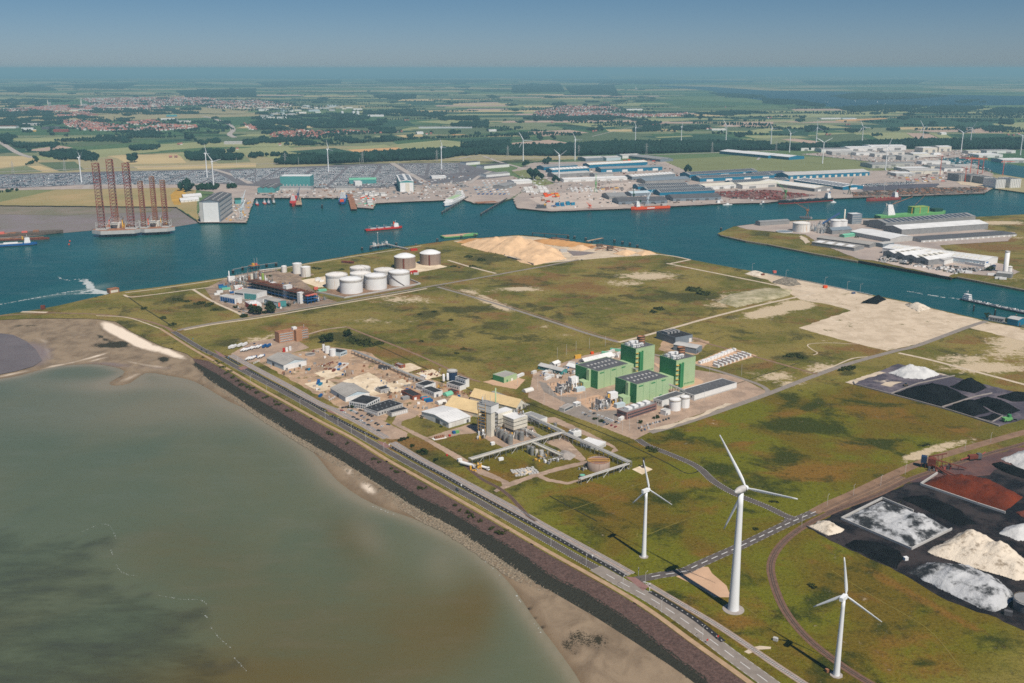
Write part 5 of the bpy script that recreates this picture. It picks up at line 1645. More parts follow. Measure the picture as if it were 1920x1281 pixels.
def transformer(label,u,v,rz):
 t=thing('transformer',label,'transformer',G(u,v,.06),rz)
 pbox(t,'tank',-5,5,-3,3,.4,5,'light_grey')
 for i in range(6):
  pbox(t,'radiator',-5+i*1.8,-4+i*1.8,3.1,5.2,.6,5.4,'steel')
 for i in range(3):
  mb=MB()
  mb.tube((-3+i*3,0,5),(-3+i*3.4,-1.5,9),.35,7)
  mb.build('bushing','rust',t)
 pbox(t,'fire_wall',-6.5,-6,-5,6,0,9,'light_grey')
 pbox(t,'fire_wall',6,6.5,-5,6,0,9,'light_grey')
 mb=MB()
 mb.tube((-4,2,6.6),(4,2,6.6),.9,10)
 mb.build('conservator','light_grey',t)
 mb=MB()
 clutter(mb,7,24,-4,8,26,2,9)
 mb.build('intake_filter',['white_paint','steel','yellow'],t)['kind']='stuff'
 pbox(t,'filter_house',10,20,0,7,6,13,'white_paint')
 for x in(10.2,19):
  for y in(.3,6):
   pbox(t,'leg',x,x+.7,y,y+.7,0,6,'steel')
 pbox(t,'generator_hall',22,32,-7,5,0,8,'green_wall')
 pbox(t,'control_cabin',8,20,-14,-8,0,4.5,'pale_blue_wall')
 return t
transformer('transformer with white intake filters, before the further turbine hall',1058,732,.55)
transformer('transformer with white intake filters, before the nearer turbine hall',1131,762,.55)
for j,(u0,v0,lab)in enumerate(((1035,728,'further'),(1108,757,'nearer'))):
 for i in range(5):
  t=thing('busbar_post','grey switchyard insulator post before the %s turbine hall'%lab,'insulator post',G(u0+i*6.5-3,v0-i*1.2+1,.06),.4,'insulator posts, %s bay'%lab)
  mb=MB()
  mb.cyl(0,0,0,4,.18,n=5)
  mb.build('post','steel',t)
  mb=MB()
  mb.cyl(0,0,4,6.4,.38,.28,n=7)
  mb.box(-1.6,1.6,-.12,.12,6.4,6.65)
  mb.build('insulator','timber',t)
pipe_rack('pipe_rack','pipe bridge linking a turbine hall to its boiler house',(1178,700),(1194,706),9,4,8,4)
pipe_rack('pipe_rack','pipe bridge between the boiler house and the white store',(1254,733),(1282,745),8,4,8,4)
for j in range(2):
 for i in range(9):
  u=1343+i*7.4+j*-7
  v=688-i*2.6-j*2.4
  if j and i in(0,):
   continue
  box_thing('battery_container','grey battery container in the slanted double row','battery container',u,v,(9,3,3.2),'white_wall',-.95,'battery containers')
for j in range(4):
 for i in range(9):
  box_thing('inverter_cabinet','white cabinet in the dense block of the battery park','cabinet',1313+i*6.2+j*4.6,682-i*2.5+j*1.2-j*2.6,(4.2,3.4,random.uniform(2.4,3.6)),'white_paint',-.95,'battery park cabinets')
PS1=[(1107,772,'white'),(1114,776,'black'),(1122,779.5,'white'),(1129,782,'white'),(1093,775,'white'),(1098,778,'grey'),(1105,781,'silver'),(1136,785,'white'),(1139,786,'white'),(1142,787.5,'white'),(1145,788.5,'white'),(1148,790,'white'),(1155,792,'black'),(1160,793.5,'white'),(1139,796,'black'),(1147,798.5,'red'),(1154,801,'red'),(1133,793,'blue')]
for u,v,c_ in PS1:
 car(c_,u,v,.9,'%s car on the gatehouse side car park of the power station'%c_,'cars by the gatehouse')
PS2=[(1198,803.5,'black'),(1203,801.5,'white'),(1209,799.5,'silver'),(1214,797.5,'white'),(1219,796,'grey'),(1224,794.5,'white'),(1229,793,'silver'),(1233,792,'white'),(1237,791,'grey'),(1244,788.5,'black'),(1249,787,'black'),(1254,785,'black'),(1203,808,'black'),(1209,806,'blue'),(1216,803,'white')]
for u,v,c_ in PS2:
 car(c_,u,v,1.55,'%s car in the roadside row below the mauve brick office'%c_,'cars below the brick office')
for u,v,r_,lab in((1118,786,4,'hedge bush along the gatehouse car park, left'),(1128,791,4,'hedge bush along the gatehouse car park, right'),(1228,783,5,'dark shrub below the mauve brick office'),(1200,793,4,'dark shrub near the roadside cars')):
 bush('bush',lab,u,v,r_,2.2)
pm=pole_mesh(15,.16,0).mesh('mast','light_grey')
for i,(u,v)in enumerate(((1037,752),(1052,757),(1064,746),(1078,742),(1088,764),(1109,776),(1132,770),(1149,805),(1178,775),(1228,806),(1167,812),(1008,731),(1030,738),(970,724),(1098,757),(1180,808),(1283,770),(1320,755),(1020,760),(1120,800),(1195,806),(1330,704),(1390,705),(1345,690),(1080,660),(1105,654),(1135,650),(1062,666),(1045,672))):
 o=bpy.data.objects.new('lamp_post',pm)
 COL.objects.link(o)
 o.location=G(u,v)
 tag(o,'slim grey lighting mast around the power station','lamp post','masts around the power station')
# tank farm
TK=[(659,547.3,19,'white_paint','clean white storage tank, front left of the walled farm',False),(705,540.3,18.6,'white_paint','clean white storage tank, front middle of the walled farm',False),(749,533,18.2,'white_paint','white storage tank with a diagonal stair, front right',True),(632,538.5,18.6,'white_streaked','white storage tank with yellow streaks, far left',False),(677,536,18.2,'white_streaked','yellow-stained white tank hidden in the middle of the farm',False),(721,529,17.8,'white_rusty','stained white tank behind the middle one',False),(676,524.7,17.8,'white_rusty','stained white tank at the very back',False)]
for u,v,r_,m_,lab,st_ in TK:
 t=tank('storage_tank',lab,u,v,r_,22.5,m_,3.0,2,stair=st_,domem='white_paint' if m_=='white_paint' else m_)
 mb=MB()
 a_=random.uniform(-1,.6)
 mb.tube((0,0,26),(r_*cos(a_),r_*sin(a_),23.4),.35,4)
 mb.build('roof_walkway','timber',t)
for u,v,lab in((759.4,501.5,'large brown concrete tank with white dome, left of the two'),(807,494.5,'large brown concrete tank with white dome, right of the two')):
 t=tank('storage_tank',lab,u,v,20.0,0,'concrete_streaked',6.0,0,loc=None)if False else tank('storage_tank',lab,u,v,20.0,21.0,'concrete_streaked',6.0,0,domem='white_paint')
 mb=MB()
 mb.box(-1.2,1.2,-21.2,-19.9,0,20)
 mb.build('pipe_duct','rust',t)
for u,v,r_,hh,lab in((558,512.5,8.4,18,'rust-streaked white tank, left of the pair at the shore'),(573.7,518,8.8,17,'rust-streaked white tank, right of the pair at the shore'),(533,510.5,5,11,'small white tank at the shore')):
 tank('storage_tank',lab,u,v,r_,hh,'white_rusty',1.4,0,seg=28,domem='white_paint')
wall_line('bund_wall','low grey bund wall around the white storage tanks',[(594,548.5),(646,559.5),(710,548),(788,533),(770,525.5)],2.2,1.5,'light_grey')
q=bld('shed','red roofed service hut beside the brown concrete tank',(770,514),(783,511),7,3.4,'red','red')
door(q,'f',1,2,2.4,'white_paint')
box_thing('container','dark container next to the red hut','container',780,515,(9,4,3.4),'light_grey',.3)
q=bld('shed','long low maroon shed at the shore behind the tanks',(640,493),(662,494.5),5,3,'rust','rust','gx',1)
door(q,'f',2,2,2,'dark_grey')
box_thing('container','red container on the shore by the jetty root','container',776,470,(14,5,4),'red',.3)
for i,(u,v)in enumerate(((596,527),(603,528.5),(595,524),(600,525))):
 box_thing('vehicle_body','white lorry on the pale yard by the yellow-streaked tank','lorry',u,v,(9,3,3),'white_paint',.3+.4*i,'lorries on the pale yard')
# process plant by the shore
a,rz,L,D=place((572,570),(593,565.5),(497,537))
t=thing('process_structure','long dark multi-level process structure with brown pipe deck','process plant',tuple(a),rz)
hh=15.0
for k in range(3):
 pbox(t,'deck',0,L,D*.0,D,hh*(k+1)/3-.6,hh*(k+1)/3,['blue','dark_grey','rust'][k])
nb=16
for i in range(nb+1):
 y=D*i/nb
 for x in(0,L/2,L-.6):
  pbox(t,'column',x,x+.6,y-.3,y+.3,0,hh,'steel_dark')
mb=MB()
clutter(mb,2,L-2,2,D-2,90,2,9)
mb.build('process_vessels',['dark_grey','blue','steel'],t)['kind']='stuff'
mb=MB()
for i in range(70):
 y=D*i/70
 x=random.uniform(0,L)
 mb.tube((random.uniform(0,4),y,hh+random.uniform(.5,3)),(L-random.uniform(0,4),y,hh+random.uniform(.5,3)),.22,4,random.randrange(3))
 mb.tube((x,y,hh),(x,y,hh+random.uniform(2,4.5)),.18,4,random.randrange(3))
for x in(2,5,9,13,L-3):
 mb.tube((x,0,hh+.7),(x,D,hh+.7),.45,5,random.randrange(3))
mb.build('pipe_deck',['rust','timber','rust_light'],t)['kind']='stuff'
pbox(t,'end_frame',.5,L-.5,-6,-.1,4.5,5,'blue')
for x in(.8,L/3,2*L/3,L-1.4):
 pbox(t,'end_column',x,x+.6,-6,-5.4,0,hh-1,'blue')
pbox(t,'end_frame',.5,L-.5,-6,-.1,hh-2,hh-1.4,'salmon')
pbox(t,'end_frame',.5,L-.5,-6,-.1,hh-6,hh-5.4,'blue')
for u,v,w_,d_,vt,lab in((538,561,12,9,537,'tall white stair block, middle of the process structure'),(512,549.5,8,7,531,'tall white stair block, shore end of the process structure'),(563,570,8,7,550,'white stair block at the road end of the process structure')):
 tt=thing('stair_tower',lab,'tower',G(u,v),rz)
 h_=HT(u,v,vt)
 pbox(tt,'wall',0,w_,0,d_,0,h_,'white_wall')
 pbox(tt,'roof',-.2,w_+.2,-.2,d_+.2,h_+.01,h_+.4,'white_roof')
 pbox(tt,'door',-.1,-.001,1,2.5,0,2.5,'dark_grey')
 for k in range(5):
  pbox(tt,'joint',-.05,-.001,.3,d_-.3,h_*(k+1)/6,h_*(k+1)/6+.2,'light_grey')
for u,v,r_,vt,m_,lab in((473,532,2.4,515,'cream','cream distillation column by the shore'),(489,540,2.3,521,'white_paint','white column in front of the lime one'),(493.8,534.5,2.3,514,'lime','lime green column of the process plant'),(480,528,2.0,513,'steel','steel column behind the cream one'),(468,529,2.6,519,'rust_light','short brown vessel beside the cream column')):
 tank('column',lab,u,v,r_,HT(u,v,vt),m_,1.4,0,seg=16,cat='column')
for(u,v),w_,d_,k,hm,lab in(((478,524),30,22,70,12,'dense violet-grey process pipework by the shore'),((435,535),24,16,40,6,'process unit with pipes around the white stack'),((602,563),20,10,34,5,'blue pipework at the end of the process structure'),((545,570),30,8,30,4,'blue and orange pipework beside the road'),((505,545),22,10,26,5,'pipework along the process structure'),((452,541),16,8,20,4,'pipework beside the white box unit')):
 mb=MB()
 clutter(mb,-w_/2,w_/2,-d_/2,d_/2,k,.8,hm,4)
 o=mb.build('process_piping',['steel','steel_dark','rust_light','blue_grey'],None,G(u,v,.06),rz)
 tag(o,lab,'piping',kind='stuff')
pipe_rack('pipe_rack','blue-grey pipe rack from the process plant to the small white tank',(487,513),(528,508),6,5,9,5,'blue_grey')
pipe_rack('pipe_rack','dark pipe rack from the white stack towards the shore',(441,526),(462,520),4,4,9,4)
pipe_rack('pipe_rack','teal pipe bridge between the two process units',(441,530),(460,537),6,4,9,4,'teal_wall')
t=thing('chimney','thin white chimney at the west end of the process plant','chimney',G(430.6,531))
MB().cyl(0,0,0,HT(430.6,531,508),1.0,.7,n=12).build('shaft','white_paint',t)
MB().cyl(0,0,0,3,1.8,n=12).build('base','concrete',t)
q=bld('laboratory','long white and teal building with grey roof beside the process structure',(482,564),(501,558),(457.5,553.5),0,'white_wall','grey_roof',vt=551.5)
windows(q,'l',q.D*.02,q.D*.55,.6,q.h-1,6,.06,'teal_wall')
windows(q,'l',q.D*.6,q.D*.97,q.h*.6,q.h*.85,5,.1)
door(q,'f',4,4,4)
q=bld('laboratory','low white annex joined to the teal workshop',(493,568.5),(511,563),14,6,'white_wall','concrete')
windows(q,'f',1,q.L-1,1,4,4,.6,'mid_grey')
q=bld('workshop','teal workshop with salmon door by the road',(520.6,578.5),(537,575),(503,571),0,'teal_wall','grey_roof','gy',1.2,vt=567)
on_face(q,'door','f',1,5.5,2.5,q.h-1,'salmon',.15)
on_face(q,'door','f',1.4,5.2,0,2.4,'black_roof',.15)
windows(q,'f',7,q.L-1,.8,2,5,.3)
windows(q,'l',1,q.D-1,3,q.h-1,6,.15,'pale_blue_wall')
q=bld('office_building','white office with blue glazed side at the plant gate',(441,571),(454,568),(427,562),0,'white_wall','light_grey',vt=560.5)
windows(q,'l',1,q.D-1,1,q.h-1,6,.12,'blue')
windows(q,'f',2,5,1,q.h-1,1,.1,'light_grey')
q=bld('office_building','red panelled office with cluttered white roof by the large trees',(471,582),(491,579.5),(455.6,575.5),8,'white_wall','light_grey')
windows(q,'l',.5,q.D-.5,.6,q.h-.6,6,.06,'red')
for i in range(8):
 pbox(q,'roof_plant',q.L*random.uniform(.1,.8),q.L*.9,q.D*i/9,q.D*i/9+2,q.h+.13,q.h+random.uniform(1,2.2),'white_paint',q.rf)
pbox(q,'sign',2,9,-.6,-.2,q.h-1.5,q.h+1.2,'orange')
for u,v,s_,m_,lab in((434,527,(12,8,8),'white_wall','white box unit on the west process unit'),(447,541,(14,9,5),'white_wall','white block beside the red vessel'),(412,549,(10,4,3.5),'white_wall','white cabin at the plant fence'),(407,553,(9,4,3),'white_wall','second white cabin at the plant fence'),(418,558,(7,4,3),'white_wall','small white cabin nearest the fence corner'),(418,540,(14,4,3),'cyan_blue','turquoise container by the west unit'),(424,543,(14,5,3),'sea_green','pale green container by the west unit'),(414,537,(8,4,3),'blue','blue container by the west unit'),(435,550,(7,3,3),'blue','blue skip between the offices'),(443,553,(7,3,3),'cyan_blue','turquoise skip between the offices'),(451,544.5,(7,4,3),'salmon','salmon tank container in front of the white block'),(604,546,(14,7,3),'sea_green','pale green machine parked outside the bund wall'),(592,543,(7,4,4),'salmon','salmon vessel near the bund wall corner')):
 box_thing('container' if 'container' in lab else 'cabin',lab,'cabin' if 'cabin' in lab or 'unit' in lab or 'block' in lab else 'container',u,v,s_,m_,.5)
tree('tree','large round dark tree beside the teal workshop',G(507,587),17,8.5,n=900)
tree('tree','dark tree left of the pair before the red office',G(472,588),13,7,n=700)
tree('tree','paler tree right of the pair before the red office',G(484,590),13,7,n=700)
for u,v,r_,lab in((457,594,7,'bush at the plant gate'),(427,567,5,'dark hedge before the blue glazed office'),(443,577,5,'hedge between the offices'),(540,574,5,'bush at the workshop corner'),(495,588,5,'bush under the large tree')):
 bush('bush',lab,u,v,r_,4,n=260)
for u,v,c_ in((447,579,'silver'),(452,581,'black'),(457,583,'silver'),(462,584.5,'white'),(456,588,'white'),(449,585,'black')):
 car(c_,u,v,.5,'%s car parked at the red office'%c_,'cars at the red office')
tree('tree','dark tree pair on the meadow, left one',G(607,643),11,6,n=500)
tree('tree','dark tree pair on the meadow, right one',G(618,641),12,6.5,n=500)
tree('tree','dark tree behind the meadow pair, left one',G(650,631),9,5,n=420)
tree('tree','dark tree behind the meadow pair, right one',G(655,629),9,5,n=420)
# wind turbines
def turbine_parts(hh,R,rb,rt,hubz=2.2,nac=(9,3.2,3.4),fat=1.0,oval=False):
 """meshes of one machine; rotor axis along +x"""
 tw=MB()
 tw.lathe(0,0,[(rb*(1-(1-rt/rb)*(i/10)**.75),hh*i/10)for i in range(11)]+[(0.01,hh+.02)],20)
 nm=MB()
 l0,w,h=nac
 if oval:
  pr=[(.2,-.62*l0),(.62,-.5*l0),(.92,-.25*l0),(1.0,0),(.95,.2*l0),(.75,.32*l0)]
  n=14
  vs=[(x,w/2*k*cos(2*pi*i/n),h/2*k*sin(2*pi*i/n)+.4)for k,x in pr for i in range(n)]
  nm.add(vs,[(j*n+i,j*n+(i+1)%n,(j+1)*n+(i+1)%n,(j+1)*n+i)for j in range(len(pr)-1)for i in range(n)],0,True)
  nm.add(vs[:n],[tuple(range(n))])
 else:
  nm.add([(-l0*.62,-w/2*.8,-h*.3),(l0*.32,-w/2,-h*.4),(l0*.32,w/2,-h*.4),(-l0*.62,w/2*.8,-h*.3),(-l0*.62,-w/2*.8,h*.55),(l0*.32,-w/2*.9,h*.5),(l0*.32,w/2*.9,h*.5),(-l0*.62,w/2*.8,h*.55)],[(0,1,5,4),(1,2,6,5),(2,3,7,6),(3,0,4,7),(4,5,6,7),(3,2,1,0)])
 hb=MB()
 k=8
 vs,fs=[],[]
 n=12
 for j in range(6):
  x=l0*.32+hubz*j/5
  r=hubz*.62*math.sqrt(max(0.01,1-(j/5.0)**2.2))
  vs+=[(x,r*cos(2*pi*i/n),r*sin(2*pi*i/n))for i in range(n)]
 fs=[(j*n+i,j*n+(i+1)%n,(j+1)*n+(i+1)%n,(j+1)*n+i)for j in range(5)for i in range(n)]
 hb.add(vs,fs,0,True)
 bl=MB()
 vs=[]
 m_=10
 st=9
 for j in range(st):
  f=j/(st-1)
  c=R*fat*(.022+.062*math.sin(min(1,f/.2)*pi/2)*(1-f)**.75+.006)
  th=R*fat*(.016*(1-f)+.003)
  tw_=radians(16*(1-f)+3)
  for i in range(m_):
   a=2*pi*i/m_
   y0=c*.5*cos(a)-c*.18
   x0=th*sin(a)
   vs.append((x0*cos(tw_)-y0*sin(tw_),x0*sin(tw_)+y0*cos(tw_),R*(.03+.97*f)))
 bl.add(vs,[(j*m_+i,j*m_+(i+1)%m_,(j+1)*m_+(i+1)%m_,(j+1)*m_+i)for j in range(st-1)for i in range(m_)]+[tuple(range((st-1)*m_,st*m_))],0,True)
 return tw,nm,hb,bl,l0*.32+hubz*.45
def turbine(label,loc,hh,R,rb,rt,yaw,phase,nac=(9,3.2,3.4),group=None,oval=False,pad=True,meshes=None,hubz=2.2,fat=1.0,nm_m='turbine_white'):
 t=thing('wind_turbine',label,'wind turbine',loc,yaw,group)
 if meshes is None:
  tw,nm,hb,bl,hx_=turbine_parts(hh,R,rb,rt,hubz,nac,fat,oval)
  meshes=(tw.mesh('tower','turbine_white'),nm.mesh('nacelle',nm_m),hb.mesh('hub','turbine_white'),bl.mesh('blade','turbine_white'),hx_,hh)
 def put(name,me,loc_=(0,0,0),rot=(0,0,0)):
  o=bpy.data.objects.new(name,me)
  COL.objects.link(o)
  o.parent=t
  o.location=loc_
  o.rotation_euler=rot
 put('tower',meshes[0])
 zz=meshes[5]+nac[2]*.42
 put('nacelle',meshes[1],(0,0,zz))
 put('hub',meshes[2],(0,0,zz))
 for k in range(3):
  put('blade',meshes[3],(meshes[4],0,zz),(radians(phase+120*k),0,0))
 if pad:
  mb=MB()
  mb.cyl(0,0,0,.35,rb*1.9,n=8 if not oval else 28)
  mb.build('foundation','concrete',t)
 return meshes
turbine('tall wind turbine with pear-shaped nacelle beside the gravel pad',G(1375,1143),87,39,3.9,1.7,radians(43),83,(12,5.0,5.0),oval=True,hubz=3.6,fat=.8,nm_m=mat('nacelle_grey',(.52,.50,.48),.5,var=.12,scale=.4))
turbine('smaller wind turbine standing on the meadow by the railway',G(1207,1044),53.5,22.5,1.9,1.0,radians(43),103,(7,2.6,2.8))
turbine('smaller wind turbine near the curved railway at the lower edge',G(1568,1266),52,24.5,2.1,1.05,radians(50),112,(7,2.8,2.9))
box_thing('cabinet','orange cabinet at the foot of the curved railway turbine','cabinet',1551,1260,(2.2,1.8,2),'rust_light',.4)
box_thing('cabinet','small grey hut on the grass near the turbine shadow','hut',1454,1201,(3,2,2),'light_grey',-.5)
tm=turbine_parts(80,36,2.3,1.2,2.0,(8,3,3.2))
TM=(tm[0].mesh('tower','turbine_white'),tm[1].mesh('nacelle','turbine_white'),tm[2].mesh('hub','turbine_white'),tm[3].mesh('blade','turbine_white'),tm[4],80)
FT=[(153,343,'standing left at the edge of the car storage',35,60),(388.5,333,'the rear of the close pair by the dock hall',35,90),(401,353,'the front of the close pair by the dock hall',60,75),(616,323,'in the middle of the car storage',35,95),(828,318,'at the right end of the car storage',30,90),(981,302,'in front of the dark forest belt',80,90),(1078,301,'above the white industrial yard',40,85),(1048,338,'among the blue-walled sheds',40,60),(1191,271,'in the fields behind the forest belt, left',35,92),(1277,269,'in the fields behind the forest belt, middle',0,90),(1361,267,'in the fields behind the forest belt, seen edge on',88,90),(1445,274,'behind the forest belt, right',35,88),(1480,286,'in front of the forest belt beside the striped field',30,70),(1530,272,'beside the farmhouse field',40,110),(1616,270,'at the corner of the beige field',88,95),(1542,307,'on the open industrial land',80,60),(1660,319,'among the white industrial halls',45,20),(1729,270,'on the pink field',85,90),(1802,284,'left of the near pair at the right edge',40,60),(1819,272,'right of the near pair at the right edge',40,30),(1913,291,'at the right edge of the picture by the inner dock',40,45)]
for u,v,lab,yw,ph in FT:
 far=v<275
 turbine('far white wind turbine '+lab,G(u,v),80,36,2,1,radians(yw),ph,(8,3,3.2),'wind turbines beyond the harbour',pad=False,meshes=TM)
for i in range(34):
 u=random.uniform(1335,1900)
 v=random.uniform(143.5,152)
 turbine('faint tiny wind turbine on the hazy horizon at the upper right',G(u,v),80,36,2,1,radians(random.uniform(0,90)),random.uniform(0,120),(8,3,3.2),'wind turbines on the horizon',pad=False,meshes=TM)
# street furniture of the near roads
pm=pole_mesh(9.5,.14,2.2).mesh('lamp_post','light_grey')
LP=[(1033,1025),(1099,1060),(1168,1103),(1240,1149),(1317,1201),(1210,1096),(446,682),(563,764),(610,786),(634,800),(659,813),(686,828),(500,735),(470,718),(720,848),(1651,912),(1697,891),(1551,948),(1600,929),(1503,988),(1809,846),(1857,830)]
for u,v in LP:
 o=bpy.data.objects.new('lamp_post',pm)
 COL.objects.link(o)
 o.location=G(u,v)
 o.rotation_euler=(0,0,.9)
 tag(o,'grey street lamp along the '+('dike road' if u<1400 else 'brown bulk terminal road'),'lamp post','street lamps of the '+('dike road' if u<1400 else 'terminal road'))
for u,v,lab,m_ in((865,914,'white traffic sign beside the cycle path','white_paint'),(1111,1047,'small white sign beside the cycle path lower down','white_paint'),(1346,1199,'red and white bollard sign at the cycle path end','red'),(1326,1206,'red and white bollard sign across the road','red'),(429,673,'blue cycle sign near the lorry park','cyan_blue'),(362,638,'blue cycle sign near the road fork','cyan_blue'),(730,838,'white sign at the plant crossing','white_paint')):
 t=thing('traffic_sign',lab,'sign',G(u,v),.5)
 MB().cyl(0,0,0,2.4,.08,n=5).build('post','light_grey',t)
 pbox(t,'plate',-.6,.6,-.08,.08,1.7,3.0,m_)
for u,v,lab in((1218,1110,'white gantry post at the level crossing'),(1197,1080,'grey signal post at the level crossing')):
 t=thing('signal_post',lab,'signal',G(u,v),2.6)
 MB().cyl(0,0,0,7,.2,n=6).build('post','white_paint' if 'gantry' in lab else 'mid_grey',t)
 mb=MB()
 mb.tube((0,0,6.6),(5,0,6.8),.16,5)
 if 'gantry' in lab:
  mb.build('arm','white_paint',t)
 pbox(t,'lamp_box',-.3,.3,-.3,.3,4.5,5.8,'dark_grey')
SH=[(381,671),(404,678),(411,681),(426,700),(436,708),(446,715),(455,722),(464,726),(473,729),(483,737),(497,746),(516,754),(524,759),(542,770),(615,812),(620,815),(650,832),(703,862),(711,868),(732,879),(742,886),(788,915),(795,917),(853,949),(862,957),(877,962),(885,968),(900,978),(923,991),(932,998),(948,995),(944,1002),(418,690),(432,697),(395,668)]
for u,v in SH:
 r_=random.uniform(1.8,3.2)*(1.3 if v>800 else 1.6)
 bush('bush','olive shrub growing on the stone slope of the dike',u,v,r_,1.6,'shrubs on the dike slope',140,'scrub',-.6)
SC=[(330,562,10),(338,564,8),(375,570,12),(388,574,8),(395,571,9),(402,582,8),(350,566,9),(270,579,9),(305,597,9),(322,609,10),(1480,669,9),(1492,667,10),(1503,671,9),(1588,692,9),(1598,690,9),(1580,695,8),(1226,845,7),(1216,842,6),(1447,941,3),(1455,942,3),(1728,837,4),(1740,835,4),(1415,992,4),(1522,1100,5),(665,641,14),(680,645,14),(695,648,12),(710,645,10),(690,640,10),(660,634,8),(640,506,7),(590,503,8),(596,505,8),(885,500,10),(900,488,14),(880,482,12),(850,500,8),(862,502,5),(505,518,7),(1238,580,12),(1225,585,10),(1300,545,18),(1320,552,16),(870,655,6),(857,663,5),(845,601,6),(815,585,7),(788,590,6),(790,640,5),(700,1,0)]
for u,v,r_ in SC:
 if r_:
  bush('scrub_patch','dark low scrub patch in the rough meadow',u,v,r_*.8,.5+r_*.16,'scrub patches',150+int(r_*8),'scrub')
# bulk terminal at the lower right
m,n,l,b=node_mat('coal_floor')
t=NT(n,l)
c=t.mix(t.rng(t.noise(.03,6,.7),.42,.62),(.010,.010,.013),(.045,.036,.036))
c=t.mix(t.rng(t.noise(.012,4,.6),.62,.70,0,.7),c,C(100,86,78))
l.new(c,b.inputs['Base Color'])
b.inputs['Roughness'].default_value=.8
m,n,l,b=node_mat('chalk_sooty')
t=NT(n,l)
c=t.mix(t.rng(t.noise(.045,7,.66,t.scaled(1,1,2.4)),.46,.6),(.47,.48,.49),(.028,.03,.034))
c=t.mix(t.rng(t.noise(.3,5,.75),.5,.75,0,.35),c,(.2,.2,.2))
l.new(c,b.inputs['Base Color'])
b.inputs['Roughness'].default_value=.95
l.new(t.bump(t.noise(.6,5),.6),b.inputs['Normal'])
m,n,l,b=node_mat('chalk_beige')
t=NT(n,l)
c=t.mix(t.rng(t.noise(.12,6,.75),.5,.66),C(212,200,182),C(150,136,118))
l.new(c,b.inputs['Base Color'])
b.inputs['Roughness'].default_value=.95
l.new(t.bump(t.noise(.5,5),.7),b.inputs['Normal'])
poly([(1514,990),(1570,960),(1640,934),(1700,908),(1760,889),(1850,862),(1980,824),(2150,790),(2150,1290),(1920,1182),(1870,1160),(1776,1126),(1682,1070),(1581,1025)],.04,'terminal_floor','coal_floor',rag=1.2)
poly([(1700,905),(1760,880),(1850,855),(1980,820),(1980,850),(1900,870),(1850,890),(1780,895)],.05,'terminal_floor',mat('ore_floor',C(110,78,70),.95,var=.25,scale=.05,col2=C(70,56,60)),rag=2.5)
heap('stockpile','small sandy white heap at the railway corner',[(1516,987),(1535,978),(1560,979),(1583,993),(1577,999),(1549,1004)],5.5,'chalk_beige',.7,1.2)
heap('stockpile','large white and black mottled heap in the walled bay',[(1579,974),(1654,940),(1712,961),(1782,993),(1709,1027)],7,'chalk_sooty',.55,1.5,rough=1.0,rag=.4,peaks=((1722,992,14,.6),(1655,965,9,.4)))
heap('stockpile','large beige white heap with sharp ridge',[(1737,1036),(1800,1001),(1840,1008),(1925,1050),(1935,1085),(1907,1090)],8,'chalk_beige',.6,1.5,peaks=((1820,1025,14,.5),(1870,1045,13,.5)))
heap('stockpile','streaky black and white heap at the yard edge',[(1701,1072),(1742,1056),(1814,1061),(1870,1087),(1902,1115),(1889,1141),(1862,1149),(1795,1121)],8,'chalk_sooty',.6,1.5,rough=1.4,peaks=((1790,1088,12,.5),(1850,1110,11,.5)))
heap('stockpile','white heap cut by the right edge between two others',[(1872,1000),(1896,984),(1960,980),(1975,1015),(1907,1015)],7,'chalk',.65,1.5)
heap('stockpile','white heap at the upper right corner of the terminal',[(1876,860),(1907,848),(1990,832),(2000,880),(1919,882)],9,'chalk',.65,1.8)
heap('stockpile','long rust red ore heap',[(1728,909),(1757,895),(1814,894),(1862,905),(1919,933),(1883,960),(1832,944)],6.5,'red_ore',.66,1.5,rough=.8,rag=.6,peaks=((1775,912,10,.5),(1815,918,10,.6),(1850,926,9,.6),(1872,938,8,.6),(1800,905,9,.6)))
heap('stockpile','low black heap beside the mottled one',[(1581,1023),(1600,1012),(1645,1016),(1690,1036),(1692,1049),(1679,1068),(1630,1045)],3.5,'coal',.6,1.5,rough=1.2)
heap('stockpile','low dark heap with pale tip below the corner heap',[(1859,870),(1876,866),(1920,882),(1990,890),(1990,905),(1920,898),(1880,885)],3,'coal',.6,1.8)
heap('stockpile','flat black heap between the red ore and the mottled bay',[(1690,935),(1735,928),(1800,955),(1835,985),(1795,985),(1730,955)],2.2,'coal',.5,2.0,rough=1.2)
heap('stockpile','small dark red heap at the right edge',[(1905,962),(1930,955),(1960,965),(1930,976)],4,'rust',.66,1.5)
wall_line('bay_wall','pale concrete wall along the red ore heap',[(1757,889),(1726,909.5),(1832,946),(1884,963)],2.0,1.0,'light_grey')
wall_line('bay_wall','pale concrete wall around the mottled heap',[(1712,960),(1654,936),(1577,974),(1709,1031),(1784,994)],2.0,.8,'light_grey')
wall_line('bay_wall','low wall before the small sandy heap',[(1513,988),(1549,1006)],1.2,1.0,'concrete_dark')
tank('round_tank','dark round tank with yellow rim at the right edge',1926,1141,9,7,'dark_grey',.3,1,domem='mid_grey')
box_thing('cabinet','small white cabin between the heaps','cabin',1698,1050,(3,2.6,2.4),'white_paint',.3)
box_thing('cabinet','dark pump cabin at the yard edge','cabin',1890,1153,(5,3,3),'dark_grey',-.5)
a=np.array(G(1745,878))
t=thing('ore_loader','rusty red screening plant with blue hopper and conveyors','machine',tuple(a),-.45)
pbox(t,'hopper',-9,-4,-3,3,5,11,'navy')
for x in(-8.5,-4.8):
 for y in(-2.6,2.2):
  pbox(t,'leg',x,x+.4,y,y+.4,0,5,'rust')
pbox(t,'screen_house',-3,4,-3,4,3,10,'rust')
